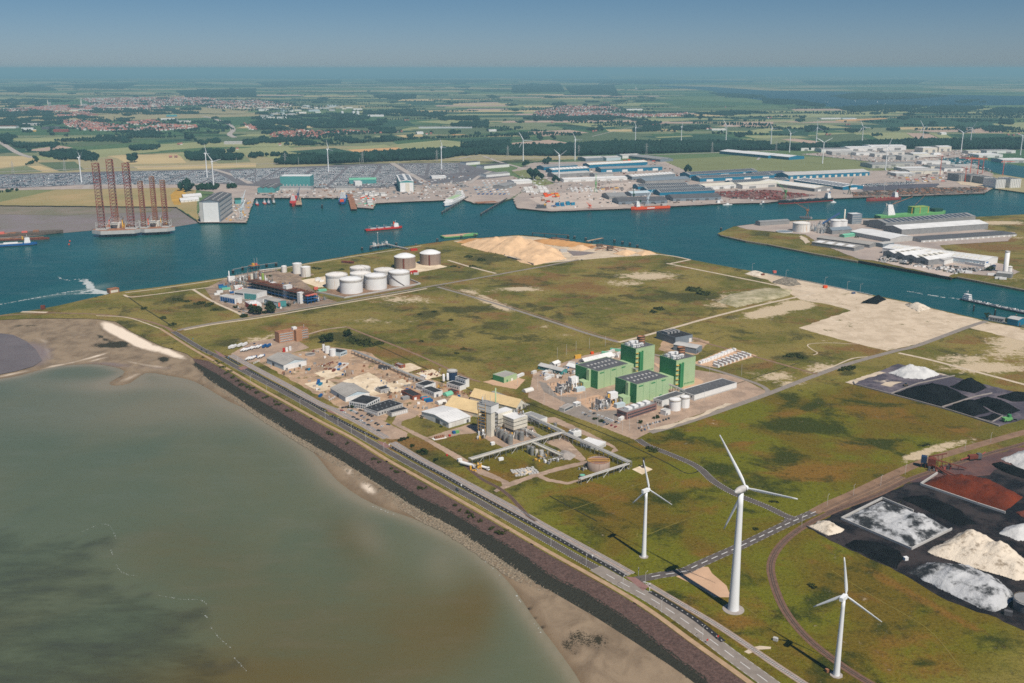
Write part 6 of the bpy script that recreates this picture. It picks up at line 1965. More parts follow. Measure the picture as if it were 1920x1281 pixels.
for p,q_,w_ in(((3,0,9),(30,8,2),1.6),((0,-2,4),(22,-12,1),1.4),((-2,3,10),(12,12,12),1.2),((4,-3,3),(18,-16,1.2),1.4)):
 mb=MB()
 d=np.array(q_,float)-np.array(p,float)
 s_=np.array((-d[1],d[0],0))/hypot(d[0],d[1])*w_/2
 P0,P1=np.array(p,float),np.array(q_,float)
 up=np.array((0,0,.7))
 vs=[tuple(P0-s_),tuple(P1-s_),tuple(P1+s_),tuple(P0+s_)]
 vs+=[tuple(np.array(x)+up)for x in vs]
 mb.add(vs,[(0,1,5,4),(1,2,6,5),(2,3,7,6),(3,0,4,7),(4,5,6,7),(3,2,1,0)])
 for f in(.25,.5,.75):
  c_=P0+d*f
  mb.tube((c_[0]-s_[0],c_[1]-s_[1],0),tuple(c_-s_),.15,4)
  mb.tube((c_[0]+s_[0],c_[1]+s_[1],0),tuple(c_+s_),.15,4)
 mb.build('conveyor','rust',t)
mb=MB()
clutter(mb,-6,16,-8,8,36,.8,5)
mb.build('framework',['rust','leg_red','dark_grey'],t)['kind']='stuff'
t=thing('ore_loader','dark rusty wheel loader plant on the ore floor','machine',G(1826,862),.2)
pbox(t,'body',-6,3,-2,2,1.5,5,'rust')
pbox(t,'engine_house',3.1,7,-1.8,1.8,1.2,6,'dark_grey')
mb=MB()
mb.tube((-6,0,3),(-14,0,1),.7,5)
mb.tube((7,0,4),(13,2,6),.5,5)
mb.build('boom','leg_red',t)
for x in(-4,4):
 pbox(t,'crawler',x-2,x+2,-2.6,2.6,0,1.4,'rubber')
m,n,l,b=node_mat('coal_yard_floor')
t=NT(n,l)
c=t.mix(t.rng(t.noise(.02,6,.7),.45,.6),C(74,70,80),C(110,102,108))
c=t.mix(t.rng(t.noise(.014,4,.6),.6,.66,0,.9),c,C(205,190,172))
l.new(c,b.inputs['Base Color'])
b.inputs['Roughness'].default_value=.85
poly([(1584,717),(1649,696),(1682,682),(1758,699),(1920,739),(2060,775),(2060,800),(1920,786),(1873,799),(1824,782),(1766,765),(1670,739)],.05,'coal_yard_floor','coal_yard_floor',rag=1.0)
poly([(1584,717),(1649,696),(1660,699),(1610,715),(1600,721)],.06,'yard','track_pale',rag=1)
poly([(1650,722),(1668,715),(1690,716),(1672,725)],.07,'yard','track_pale',rag=2)
heap('stockpile','bright white heap at the top of the coal yard',[(1665,699),(1690,691),(1725,691),(1752,698),(1761,703),(1732,712),(1695,709)],6,'chalk',.7,1.5,peaks=((1707,700,12,.6),(1735,703,9,.6)))
heap('stockpile','widest black coal heap at the left of the coal yard',[(1673,739),(1706,728),(1745,724),(1785,731),(1816,745),(1764,764),(1719,752)],9,'coal',.6,1.8,rough=.3,peaks=((1745,741,15,.5),))
heap('stockpile','pointed black coal heap at the back of the coal yard',[(1779,726),(1805,719),(1826,719),(1852,727),(1829,738),(1798,732)],8,'coal',.6,1.5,rough=.2,peaks=((1818,729,17,.75),))
heap('stockpile','black coal heap at the front of the coal yard',[(1769,765),(1810,751),(1837,755),(1855,773),(1826,781),(1795,774)],8,'coal',.65,1.5,rough=.3)
heap('stockpile','grey-black coal heap behind the front one',[(1826,751),(1847,745),(1889,757),(1912,770),(1884,779),(1855,768)],7,'coal',.6,1.5,rough=.3)
heap('stockpile','smallest black heap beside the green machine',[(1835,784),(1860,776),(1881,782),(1858,791)],3,'coal',.6,1.2,rough=.2)
heap('stockpile','black coal heap in its own bay at the right edge',[(1870,745),(1889,738),(1930,739),(1940,752),(1899,753)],6,'coal',.65,1.6,rough=.3)
wall_line('bay_wall','low pale wall along the edge of the coal yard',[(1600,717),(1603,722),(1670,740),(1766,766),(1824,784),(1873,800)],1.6,1.0,'concrete')
wall_line('bay_wall','low pale wall dividing the coal heaps',[(1670,739),(1720,720),(1790,705)],1.2,.8,'concrete')
wall_line('bay_wall','low pale wall behind the front coal heap',[(1766,764),(1830,744),(1860,738)],1.2,.8,'concrete')
wall_line('bay_wall','pale wall around the small coal heap',[(1824,783),(1860,792),(1880,781),(1855,772)],1.0,.8,'concrete')
t=thing('wheel_loader','green loading machine in the coal yard','machine',G(1889,790,.06),.3)
pbox(t,'body',-6,4,-2.4,2.4,1.2,4.5,'ship_green')
pbox(t,'cab',0,3,-1.6,1.6,4.55,7.5,'green_dark')
for x in(-4,3):
 for y in(-2.6,2.0):
  mb=MB()
  mb.tube((x,y,1.1),(x,y+.7,1.1),1.1,10)
  mb.build('wheel','rubber',t)
mb=MB()
mb.tube((4,0,3),(11,0,1.5),.5,5)
mb.box(10.5,13,-1.8,1.8,.2,1.8)
mb.build('bucket_arm','dark_grey',t)
t=thing('wheel_loader','small dark loader on the pale coal yard floor','machine',G(1698,724,.06),.3)
pbox(t,'body',-3,2.5,-1.2,1.2,.8,2.4,'timber')
pbox(t,'cab',-1,1,-.9,.9,2.41,3.8,'glass')
for x in(-2,1.8):
 pbox(t,'wheel',x-.7,x+.7,-1.4,1.4,0,1.3,'rubber')
# heaps at the shore
heap('sand_heap','great pale sand mountain at the harbour shore',[(862,459),(905,452),(960,450),(1010,455),(1045,468),(1062,486),(1020,492),(960,481),(905,471)],12,'sand_heap',.42,3.0,rough=1.8,peaks=((968,470,31,.5),(930,463,20,.42),(1002,474,23,.5),(1032,478,15,.45),(895,458,11,.4)))
heap('sand_heap','sharp sand cone before the great sand mountain',[(968,487),(995,480),(1030,482),(1047,488),(1002,498),(975,492)],6,'sand_heap',.42,2.5,rough=.3,peaks=((1005,489,13,.5),))
heap('sand_heap','sand cone behind the screening plant',[(1065,466),(1090,462),(1110,466),(1090,471)],8,'sand_heap',.5,2.5)
heap('sand_heap','sand cone at the right tip of the depot',[(1190,475),(1208,471),(1232,476),(1205,480)],7,'sand_heap',.5,2.5,rough=.3)
heap('sand_heap','flat sand heap in the middle of the right depot',[(1150,476),(1170,470),(1195,474),(1175,481)],6,'sand_heap',.5,2.5)
heap('sand_heap','low orange sand bank at the left shore',[(855,455),(875,449),(910,449),(925,455),(890,460)],5,mat('sand_orange',C(200,150,95),.95,var=.15,scale=.03),.4,3.0)
heap('sand_heap','long brown sand ridge behind the great mountain',[(1000,450),(1050,452),(1120,462),(1110,467),(1050,462),(1005,456)],7,'sand_orange',.4,3.0)
wall_line('bay_wall','dark block wall at the foot of the great sand mountain',[(952,483),(975,489),(1000,497)],2.5,2,'concrete_dark')
poly([(1062,470),(1100,472),(1120,474),(1092,479),(1075,480)],.08,'settling_pond','mud')
for u,v,lab in((1125,466,'sand screening plant with rusty conveyors, left'),(1145,470,'sand screening plant with rusty conveyors, right'),(1040,453,'dark conveyor machine on the sand ridge')):
 t=thing('screening_plant',lab,'machine',G(u,v),.2)
 pbox(t,'screen_house',-7,5,-4,4,4,9,'timber')
 for x in(-6,3.5):
  for y in(-3.5,3):
   pbox(t,'leg',x,x+.6,y,y+.6,0,4,'rust')
 for dx,dy,hh in((-32,6,1),(34,4,1.5),(10,-26,1)):
  mb=MB()
  mb.tube((0,0,8),(dx,dy,hh),.9,5)
  mb.tube((dx*.5,dy*.5,0),(dx*.5,dy*.5,4.5),.3,4)
  mb.build('conveyor','rust_light',t)
box_thing('container','pale double container beside the settling pond','container',1056,473,(14,8,6),'light_grey',.2)
car('white',1072,481,.3,'white van among vehicles by the sand pond')
car('black',1091,488,.3,'dark car on the light track below the sand depot',name='driving_car')
heap('rubble_heap','grey rubble heap on the eastern quay',[(1447,530),(1467,522),(1490,524),(1503,534),(1480,537)],5,mat('rubble',C(150,140,125),.95,var=.4,scale=.2,bump=.8,fine=.5),.6,2.0,rough=1.2,cat='rubble')
heap('rubble_heap','white rubble heap at the north end of the eastern quay',[(1396,514),(1412,508),(1432,512),(1425,519)],3,'chalk_beige',.6,2.0,rough=1.2,cat='rubble')
heap('stockpile','black coal heap at the end of the eastern quay',[(1612,569),(1633,559),(1652,556),(1661,562),(1643,571)],9,'coal',.65,2.0,rough=.3)
heap('stockpile','whitish heap at the eastern shore',[(1697,573),(1720,568),(1748,579),(1723,585)],6,'chalk_beige',.6,2.0)
heap('stockpile','small dark heap in front of the whitish shore heap',[(1696,572),(1705,569),(1725,579),(1716,581)],4,'rubble',.6,1.6)
heap('earth_mound','grooved pale earth mound in the northern meadow',[(1345,566),(1370,552),(1430,541),(1485,543),(1480,555),(1430,566),(1380,577)],4,mat('pale_earth',C(190,178,150),.95,var=.35,scale=.06,col2=C(120,116,78),bump=.8,fine=.2),.35,2.5,rough=2.2,cat='mound')
wall_line('quay_kerb','pale kerb along the eastern quay edge',[(1440,514.5),(1530,532),(1635,554)],1.2,1.5,'light_grey',cat='kerb')
for u,v,lab in((1410,512,'first lamp mast on the eastern quay'),(1473,525,'second lamp mast on the eastern quay'),(1546,539,'third lamp mast on the eastern quay'),(1588,547,'fourth lamp mast on the eastern quay'),(1612,552,'last lamp mast on the eastern quay')):
 o=bpy.data.objects.new('lamp_post',pm)
 COL.objects.link(o)
 o.location=G(u,v)
 o.scale=(1.4,1.4,1.8)
 tag(o,lab,'lamp post')
for u,v,m_,lab,s_ in((1547,540,'orange','orange excavator on the eastern quay',(7,4,4)),(1452,512,'salmon','red cabin on the eastern quay',(6,4,4)),(1430,516,'rust','brown block on the eastern quay',(6,4,2.5)),(1600,551,'car_blue','dark blue vehicle on the eastern quay',(6,3,2.4))):
 box_thing('site_machine',lab,'machine',u,v,s_,m_,.3)
q=bld('shed','bright blue shed with grey roof at the right shore',(1908,612),(1921,608),(1891,607),9,'blue_wall','light_grey','gy',1.5)
door(q,'f',3,4,5,'dark_grey')
q=bld('shed','low grey hut at the right shore near the blue shed',(1882,605),(1886,603),(1858,598),5,'light_grey','mid_grey','gy',1.5)
windows(q,'l',2,q.D-2,1,3,5,.4)
for u,v,lab in((1852,594,'bush left of the grey hut at the shore'),(1890,604,'bush between the grey hut and the blue shed')):
 bush('bush',lab,u,v,6,6,n=260)
q=bld('outfall_house','small pink concrete outfall house at the water edge',(206,551),(224,548),10,7,'rust_light','yard_rose' if False else 'rust_light')
on_face(q,'opening','f',2,q.L-2,1,5,'cream')
box_thing('cabin','small rust brown hut on the western dike','hut',81,580,(6,5,6),'rust',.2)
# jetties, dolphins, ships, rigs
def dolphin(label,u,v,top=5.0,n=6,r=1.6,group=None):
 t=thing('mooring_dolphin',label,'dolphin',G(u,v,WZ),0,group)
 for i in range(n):
  mb=MB()
  a=2*pi*i/n
  mb.tube((r*1.3*cos(a),r*1.3*sin(a),-2),(r*cos(a),r*sin(a),top),.5,6)
  mb.build('pile','pile_black',t)
 MB().cyl(0,0,top,top+1.0,r*1.5,n=10).build('cap','concrete_dark',t)
 return t
def trestle(name,label,p0,p1,w,top,m,bay=12.0,pm_='pile_black',cat='jetty',z=WZ):
 a,b2=np.array(G(*p0,z)),np.array(G(*p1,z))
 L=hypot(*(b2-a)[:2])
 rz=atan2(b2[1]-a[1],b2[0]-a[0])
 t=thing(name,label,cat,tuple(a),rz)
 pbox(t,'deck',0,L,-w/2,w/2,top-.8,top,m)
 n=max(2,int(L/bay))
 mb=MB()
 mb.tube((0,0,0),(.7,0,0),.1,3)
 me=MB()
 me.cyl(0,0,-2,top-.8,.55,n=6)
 me=me.mesh('pile',pm_)
 for i in range(n+1):
  for s in(-1,1):
   o=bpy.data.objects.new('pile',me)
   COL.objects.link(o)
   o.parent=t
   o.location=(min(L-.6,max(.6,L*i/n)),s*(w/2-.8),0)
 return t,L
t,L=trestle('jetty','slender pier from the tank farm to its jetty head',(764,472),(724,463),5,6,'concrete')
mb=MB()
for y in(-1.5,0,1.5):
 mb.tube((0,y,6.5),(L,y,6.5),.4,5)
mb.build('pipe','light_grey',t)
t,L=trestle('jetty','jetty head with loading arms off the tank farm',(696,467),(728,462),12,6,'concrete')
mb=MB()
clutter(mb,2,L-2,-5,5,34,1,6)
o=mb.build('loading_arms',['white_paint','steel','light_grey'],t)
o.location=(0,0,6)
o['kind']='stuff'
t=thing('mast','tall pale lattice mast on the tank farm jetty','mast',G(709,464,WZ))
mb=MB()
hh=HT(709,464,437,WZ)
for s in((-1,-1),(1,-1),(0,1.2)):
 mb.tube((s[0],s[1],5),(s[0]*.4,s[1]*.4,hh),.22,4)
for i in range(14):
 z0,z1=5+(hh-5)*i/14,5+(hh-5)*(i+1)/14
 k0=1-.6*i/14
 mb.tube((-k0,-k0,z0),(k0,-k0,z1),.14,3)
 mb.tube((k0,-k0,z0),(0,1.2*k0,z1),.14,3)
mb.build('lattice','light_grey',t)
pbox(t,'head',-1,1,-1,1,hh,hh+1.5,'white_paint')
pbox(t,'footing',-2,2,-2,2,-2,5,'pile_black')
for u,v,lab in((679,469.5,'far left mooring dolphin of the tank farm jetty'),(695,469,'left mooring dolphin of the tank farm jetty'),(743,461,'right mooring dolphin of the tank farm jetty'),(780,463,'slim dolphin between jetty and pontoon'),(820,453,'dolphin left of the green pontoon'),(865,447,'dolphin at the middle of the green pontoon'),(890,444,'dolphin at the right end of the green pontoon'),(1065,447,'dolphin at the sand jetty, left'),(1077,448,'dolphin at the sand jetty, middle'),(1098,451,'dolphin at the sand jetty, right'),(1152,455,'dolphin off the sand depot, first'),(1167,458,'dolphin off the sand depot, second'),(1181,461,'dolphin off the sand depot, third'),(1195,465,'dolphin off the sand depot, last'),(604,391,'tall dolphin standing alone off the shipyard'),(1352,432,'lone dolphin off the island tip'),(1709,370,'dolphin off the timber quay, first'),(1731,370,'dolphin off the timber quay, second'),(1752,369,'dolphin off the timber quay, third'),(1814,367,'dolphin off the timber quay, fourth'),(1845,365,'dolphin off the timber quay, fifth'),(1874,361,'green topped dolphin near the caissons'),(1825,584,'beacon pile off the eastern shore, first'),(1865,592,'beacon pile off the eastern shore, second'),(1904,602,'beacon pile off the eastern shore, third'),(437,513,'dolphin at the process plant jetty, west'),(455,507,'dolphin at the process plant jetty, next to west'),(500,501,'dolphin at the process plant jetty, east'),(518,499,'dolphin at the process plant jetty, far east')):
 dolphin(lab,u,v,9 if 'tall' in lab or 'beacon' in lab else 5.5,6 if 'slim' not in lab and 'beacon' not in lab else 3,1.7 if 'beacon' not in lab else.7)
t,L=trestle('jetty','process plant jetty with rusty platform and orange crane',(469,505.5),(484,503),12,7,'rust_light')
pbox(t,'crane_base',5,9,-2,2,7,11,'yellow')
pbox(t,'cabin',12,15,-2,2,7,10,'salmon')
mb=MB()
for x in(10,16):
 mb.tube((x,0,7),(x,0,20),.3,4)
mb.build('mast','light_grey',t)
trestle('walkway','thin walkway along the process plant dolphins, west side',(437,511),(470,504),1.6,6,'mid_grey',40,cat='walkway')
trestle('walkway','thin walkway along the process plant dolphins, east side',(484,503),(518,498),1.6,6,'mid_grey',40,cat='walkway')
t,L=trestle('jetty','long conveyor jetty behind the sand mountain',(998,443),(1066,447),4,8,'timber',22)
t,L=trestle('jetty','pipe crane jetty at the sand depot shore',(1100,458),(1130,452),5,7,'yard',14)
# ships
def hull(mb,L,W,D,bow=.16,stern=.06,mi=0,flare=.85,low=0):
 """closed hull, bow at +x"""
 st=[(-L/2,W/2*.82),(-L/2+L*stern,W/2),(L/2-L*bow,W/2),(L/2-L*bow*.45,W/2*.7),(L/2,W/2*.06)]
 top=[(x,-w)for x,w in st]+[(x,w)for x,w in reversed(st)]
 bot=[((x if x<0 else x*.97),y*flare)for x,y in top]
 n=len(top)
 sheer=lambda x:D+max(0,(x/(L/2))**3)*D*.25
 mb.add([(x,y,-2)for x,y in bot]+[(x,y,D*.3)for x,y in top]+[(x,y,sheer(x))for x,y in top],[(i,(i+1)%n,n+(i+1)%n,n+i)for i in range(n)],low)
 o=len(mb.v)-3*n
 for i in range(n):
  mb.f.append((o+n+i,o+n+(i+1)%n,o+2*n+(i+1)%n,o+2*n+i))
  mb.m.append(mi)
  mb.s.append(False)
 mb.f.append(tuple(o+2*n+i for i in range(n)))
 mb.m.append(mi)
 mb.s.append(False)
def ship(name,label,p0,p1,W,D,hullm,lowm=None,cat='ship',flip=False):
 """p0 stern, p1 bow at the waterline"""
 a,b2=np.array(G(*p0,WZ)),np.array(G(*p1,WZ))
 L=hypot(*(b2-a)[:2])
 rz=atan2(b2[1]-a[1],b2[0]-a[0])
 c=(a+b2)/2
 t=thing(name,label,cat,tuple(c),rz)
 mb=MB()
 hull(mb,L,W,D,low=1 if lowm else 0)
 mb.build('hull',[hullm]+([lowm]if lowm else[]),t)
 return t,L
def bridge(t,x,W,z,decks=4,m='white_paint',l=10.0,funnel='orange',fx=-4):
 for k in range(decks):
  w_=W*(.92-.08*k)
  pbox(t,'deckhouse',x-l/2+k*.5,x+l/2-k*.4,-w_/2,w_/2,z+2.8*k+.02,z+2.8*(k+1),m)
  pbox(t,'window_row',x+l/2-k*.4,x+l/2-k*.4+.1,-w_/2+.6,w_/2-.6,z+2.8*k+1.3,z+2.8*k+2.2,'glass')
 mb=MB()
 mb.tube((x,0,z+2.8*decks),(x,0,z+2.8*decks+7),.3,5)
 mb.tube((x,-2,z+2.8*decks+4),(x,2,z+2.8*decks+4),.2,4)
 mb.build('mast','white_paint',t)
 if funnel:
  pbox(t,'funnel',x+fx-2,x+fx+1,-1.6,1.6,z+2.8*(decks-1),z+2.8*decks+3.5,funnel)
t,L=ship('dredger','red and black dredger under way in the channel',(685,434),(754,428),14,4.5,'red','pile_black')
bridge(t,L*.32,12,5,3,l=12,funnel='orange')
for x in(-L*.3,-L*.1,L*.1):
 pbox(t,'hopper_coaming',x-7,x+7,-4,4,4.52,6.3,'light_grey')
mb=MB()
for x in(-L*.4,-L*.2,0,L*.2):
 mb.tube((x,0,4),(x,0,12),.35,4)
 mb.tube((x,0,12),(x+8,0,8),.3,4)
mb.build('derrick','light_grey',t)
mb=MB()
mb.tube((-L*.35,7.5,5),(L*.1,7.5,5.5),.8,6)
mb.build('suction_pipe','blue',t)
t,L=ship('pontoon','flat green-sided pontoon moored to dolphins',(829,446),(896,440.5),26,3.2,'ship_green','dark_green','pontoon')
pbox(t,'deck',-L*.46,L*.42,-12,12,3.25,3.5,'yard_rose')
for i in range(9):
 x=-L*.42+i*L*.1
 pbox(t,'bollard',x,x+1.2,11,12,3.5,5,'concrete_dark')
t,L=ship('cargo_ship','bright orange supply ship at the shed quay',(1254,390.5),(1183,394.5),18,7.5,'orange','red')
bridge(t,L*.34,16,9,5,l=11,funnel='dark_green',fx=-9)
pbox(t,'cargo_deck',-L*.46,L*.2,-7,7,7.55,8.3,'rust_light')
pbox(t,'hull_lettering',-L*.08,L*.12,9.02,9.12,3.6,6.0,'white_paint')
pbox(t,'deck_cabin',-L*.42,-L*.3,-5,5,8.31,13,'light_grey')
t,L=ship('ferry','white vehicle carrier moored along the piles',(866,373),(834,388),24,9,'white_paint','blue')
pbox(t,'garage_deck',-L*.46,L*.25,-11,11,9.05,15,'white_paint')
pbox(t,'weather_deck',-L*.44,L*.2,-9,9,15.02,15.4,'green_wall')
bridge(t,-L*.36,22,15.4,4,l=22,funnel='yellow',fx=-8)
pbox(t,'forecastle',L*.28,L*.4,-7,7,9.3,12,'white_paint')
t,L=ship('supply_ship','bright red ship lying bow on beside a pier',(552,372),(548.5,388.5),17,8,'red','orange')
bridge(t,L*.12,14,8,5,l=14,funnel='orange',fx=-8)
t,L=ship('supply_ship','blue and white ship with orange bow beside the long pier',(645,370),(641,385),20,7,'blue','pile_black')
bridge(t,-L*.05,18,8,6,l=20,funnel='yellow',fx=-8)
pbox(t,'bow_ramp',L*.34,L*.46,-5,5,7.5,13,'orange')
for u,v,lab,m_ in((482,384,'red and black tug furthest left in the yard corner','red'),(496,382,'small salmon boat in the yard corner','salmon'),(504,382,'dark tug with white wheelhouse in the yard corner','car_blue'),(513.5,381.5,'dark green tug next to the small pier','dark_green')):
 t,L=ship('tug',lab,(u-1.5,v-1),(u+1.5,v+2),8,3,m_,'pile_black','boat')
 bridge(t,0,6,3,2,l=8,funnel=None)
t,L=ship('bulk_carrier','dark hulled bulk carrier with red bottom at the timber sheds',(1559,376),(1459,382.5),20,8,'car_black','red')
bridge(t,-L*.42,18,8,5,l=12,funnel='blue',fx=-6)
for i in range(5):
 x=-L*.25+i*L*.14
 pbox(t,'hatch',x-5,x+5,-7,7,8.1,9.6,'mid_grey')
 mb=MB()
 mb.tube((x+7,0,8),(x+7,0,21),.7,6)
 mb.tube((x+7,0,20),(x-3,0,17),.35,4)
 mb.build('deck_crane','light_grey',t)
t,L=ship('tanker','red tanker under way off the timber quay',(1686,373.5),(1624,377.5),18,7,'leg_red','red')
bridge(t,-L*.36,16,7,5,l=13,funnel='red',fx=-7)
mb=MB()
clutter(mb,-L*.2,L*.3,-6,6,40,.6,2.5)
o=mb.build('deck_piping',['light_grey','green_wall','red'],t)
o.location=(0,0,7)
o['kind']='stuff'
t,L=ship('barge','low dark inland barge along the shed quay',(1351,383),(1288,387.5),11,2.6,'car_grey','pile_black','barge')
bridge(t,-L*.42,9,2.6,3,l=10,funnel=None)
pbox(t,'hatch_cover',-L*.32,L*.4,-4.5,4.5,2.65,4,'light_grey')
t,L=ship('barge','small white boat beside the shed quay',(1372,384),(1355,385),7,2,'white_paint',None,'boat')
bridge(t,0,5,2,1,l=8,funnel=None)
t,L=ship('barge','small white motor yacht at the quay near the bulk carrier',(1436,382),(1424,383),7,2.5,'white_paint',None,'boat')
bridge(t,0,5,2.5,2,l=7,funnel=None)
t,L=ship('barge','white boat just off the bulk carrier',(1567,380),(1557,380.5),6,2,'white_paint',None,'boat')
bridge(t,0,4.5,2,1,l=6,funnel=None)
t,L=ship('barge','long tanker barge leaving a wake in the eastern channel',(1803,562),(1955,596),11.5,2.6,'car_grey','pile_black','barge')
bridge(t,-L*.43,9,2.6,3,l=12,funnel=None)
mb=MB()
clutter(mb,-L*.36,L*.45,-4.5,4.5,150,.4,1.2,3)
o=mb.build('deck_piping',['white_paint','steel','light_grey'],t)
o.location=(0,0,2.6)
o['kind']='stuff'
mb=MB()
mb.tube((-L*.47,0,2.6),(-L*.45,0,16),.2,4)
mb.build('flag_mast','white_paint',t)
t,L=ship('tanker','blue and white coastal tanker at the left edge',(-20,464),(70,459),15,5,'blue','pile_black')
bridge(t,L*.30,12,5,4,l=12,funnel='yellow',fx=-8)
pbox(t,'deck',-L*.45,L*.2,-6,6,5.05,6,'light_grey')
pbox(t,'tank_cover',-L*.2,L*.1,-4,4,6.02,8,'white_paint')
t,L=ship('barge','long rust brown barge at the left mud flat',(-60,447),(119,437),28,6,'timber','concrete_dark','barge')
pbox(t,'deck',-L*.46,L*.3,-12,12,6.05,6.4,'rust_light')
for i in range(6):
 pbox(t,'deck_cargo',-L*.42+i*L*.12,-L*.36+i*L*.12,-9,4,6.42,8+i%3,'rust_light' if i%2 else 'salmon')
t,L=ship('barge','brown crane pontoon before the long rust barge',(-40,453),(93,449),16,4,'rust','concrete_dark','barge')
pbox(t,'deck',-L*.46,L*.42,-7,7,4.05,4.4,'rust_light')
mb=MB()
mb.tube((L*.1,0,4),(L*.42,0,6),.9,5)
mb.tube((-L*.1,0,4),(L*.12,0,11),.7,5)
mb.build('boom','rust_light',t)
for u,v,lab in((131,453,'orange mooring buoy, upper'),(129.5,459,'orange mooring buoy, lower')):
 t=thing('buoy',lab,'buoy',G(u,v,WZ))
 MB().lathe(0,0,[(.1,-.5),(1.8,.2),(1.8,1.4),(.6,2.2),(.1,2.3)],12).build('float','orange',t)
 MB().cyl(0,0,2.2,3.2,.15,n=5).build('ring','dark_grey',t)
t,L=ship('factory_ship','green hulled ship with white bridge behind the smelter',(1645,410),(1772,402),28,8,'ship_green','dark_green')
bridge(t,-L*.34,24,8,9,l=22,funnel='light_grey',fx=-10)
pbox(t,'module',-L*.02,L*.2,-12,12,8.05,24,'ship_green')
for i in range(3):
 pbox(t,'module_frame',-L*.06+i*L*.12,-L*.06+i*L*.12+2,-12.3,-12.02,8.05,24,'yellow')
pbox(t,'module_roof',-L*.02,L*.2,-12.4,12.4,24.02,24.8,'lime')
mb=MB()
mb.tube((-L*.3,0,34),(-L*.02,0,50),1.0,5)
mb.tube((L*.03,0,28),(L*.2,0,58),.5,4)
mb.build('crane_boom','rust_light',t)
pbox(t,'forecastle',L*.3,L*.42,-9,9,8.3,17,'dark_green')
t,L=ship('cargo_ship','white cargo ship lying in the inner dock',(1719,298.5),(1768,296),24,10,'dirty_white','rust')
t.location.z=.4
bridge(t,L*.2,20,10,3,l=40,funnel=None)
# jack-up rigs
def rig(label,legs,hullpx,vt,leg_w,legm,z_hull=(7,15)):
 """legs: picture points of the leg feet at the water"""
 P=[np.array(G(u,v,WZ))for u,v in legs]
 c=sum(P)/3
 t=thing('jack_up_rig',label,'jack-up rig',tuple(c))
 z0,z1=z_hull
 ctr=c[:2]
 pts=[]
 for p in P:
  d=(p-c)[:2]
  d=d/np.linalg.norm(d)
  nrm=np.array((-d[1],d[0]))
  for s in(-1,1):
   pts.append(tuple((p-c)[:2]+d*leg_w*1.1+nrm*s*leg_w*.95))
 pts.sort(key=lambda q:atan2(q[1],q[0]))
 MB().prism(pts,z0,z1).build('hull','light_grey',t)
 mb=MB()
 mb.prism([(x*.98,y*.98)for x,y in pts],z1+.02,z1+.5)
 mb.build('deck','rust_light',t)
 hh=[HT(u,v,w,WZ)for(u,v),w in zip(legs,vt)]
 for p,H_ in zip(P,hh):
  q=p-c
  mb=MB()
  ch=[(leg_w/2*cos(a)*1.1,leg_w/2*sin(a)*1.1)for a in(pi/2,pi/2+2.094,pi/2+4.189)]
  nb=int(H_/(leg_w*.42))
  for x,y in ch:
   for k in range(4):
    mb.tube((x,y,-3+(H_+3)*k/4),(x,y,-3+(H_+3)*(k+1)/4),.8,5,k%2)
  for i in range(nb):
   za,zb=H_*i/nb,H_*(i+1)/nb
   mi=1 if(i//3)%2 else 0
   for j in range(3):
    a_,b_=ch[j],ch[(j+1)%3]
    mb.tube((*a_,zb),(*b_,zb),.42,4,mi)
    m_=((a_[0]+b_[0])/2,(a_[1]+b_[1])/2)
    mb.tube((*a_,za),(*m_,zb),.4,4,mi)
    mb.tube((*b_,za),(*m_,zb),.4,4,mi)
  o=mb.build('leg',list(legm),t)
  o.location=(q[0],q[1],0)
  mb=MB()
  mb.cbox(0,0,leg_w*1.5,leg_w*1.5,z1,z1+3,0)
  for sx in(-1,1):
   for sy in(-1,1):
    mb.tube((sx*leg_w*.68,sy*leg_w*.68,z1),(sx*leg_w*.68,sy*leg_w*.68,z1+17),.7,5)
    mb.tube((sx*leg_w*.68,sy*leg_w*.68,z1+17),(-sx*leg_w*.68,sy*leg_w*.68,z1+10),.35,4)
    mb.tube((sx*leg_w*.68,sy*leg_w*.68,z1+16),(sx*leg_w*.68,-sy*leg_w*.68,z1+9),.35,4)
  o=mb.build('jack_house','light_grey',t)
  o.location=(q[0],q[1],0)
 pbox(t,'deckhouse',-12,10,-10,6,z1+.55,z1+12,'dirty_white')
 pbox(t,'deckhouse',-6,8,-13,-10.05,z1+.55,z1+7,'cream')
 pbox(t,'helideck',-8,8,-24,-13.5,z1+12,z1+13,'mid_grey')
 mb=MB()
 clutter(mb,-22,22,-16,16,60,2,9)
 o=mb.build('deck_machinery',['light_grey','yellow','rust'],t)
 o.location=(0,0,z1+.5)
 o['kind']='stuff'
 for x,y,m_ in((-14,-8,'orange'),(14,-4,'yellow')):
  mb=MB()
  mb.cyl(x,y,z1,z1+18,1.6,n=8)
  mb.tube((x,y,z1+17),(x+9,y-12,z1+26),.7,4)
  mb.build('crane',m_,t)
 mb=MB()
 for s in((-5,-5),(5,-5),(5,5),(-5,5)):
  mb.tube((s[0],s[1]+2,z1+10),(s[0]*.3,s[1]*.3+2,z1+44),.5,4)
 for i in range(7):
  k0=5-.5*i
  z=z1+10+i*4.8
  mb.tube((-k0,-k0+2,z),(k0,-k0+2,z+4),.3,4)
  mb.tube((k0,k0+2,z),(-k0,k0+2,z+4),.3,4)
 mb.build('derrick','rust_light',t)
rig('larger jack-up rig with three very tall brown lattice legs',[(195,443),(220,433),(250,441)],None,(306,299,306),16.5,('leg_brown','leg_red'))
rig('smaller jack-up rig with three red lattice legs',[(273,440),(294,430),(314,438)],None,(340,331,338),12,('leg_red','rust_light'))
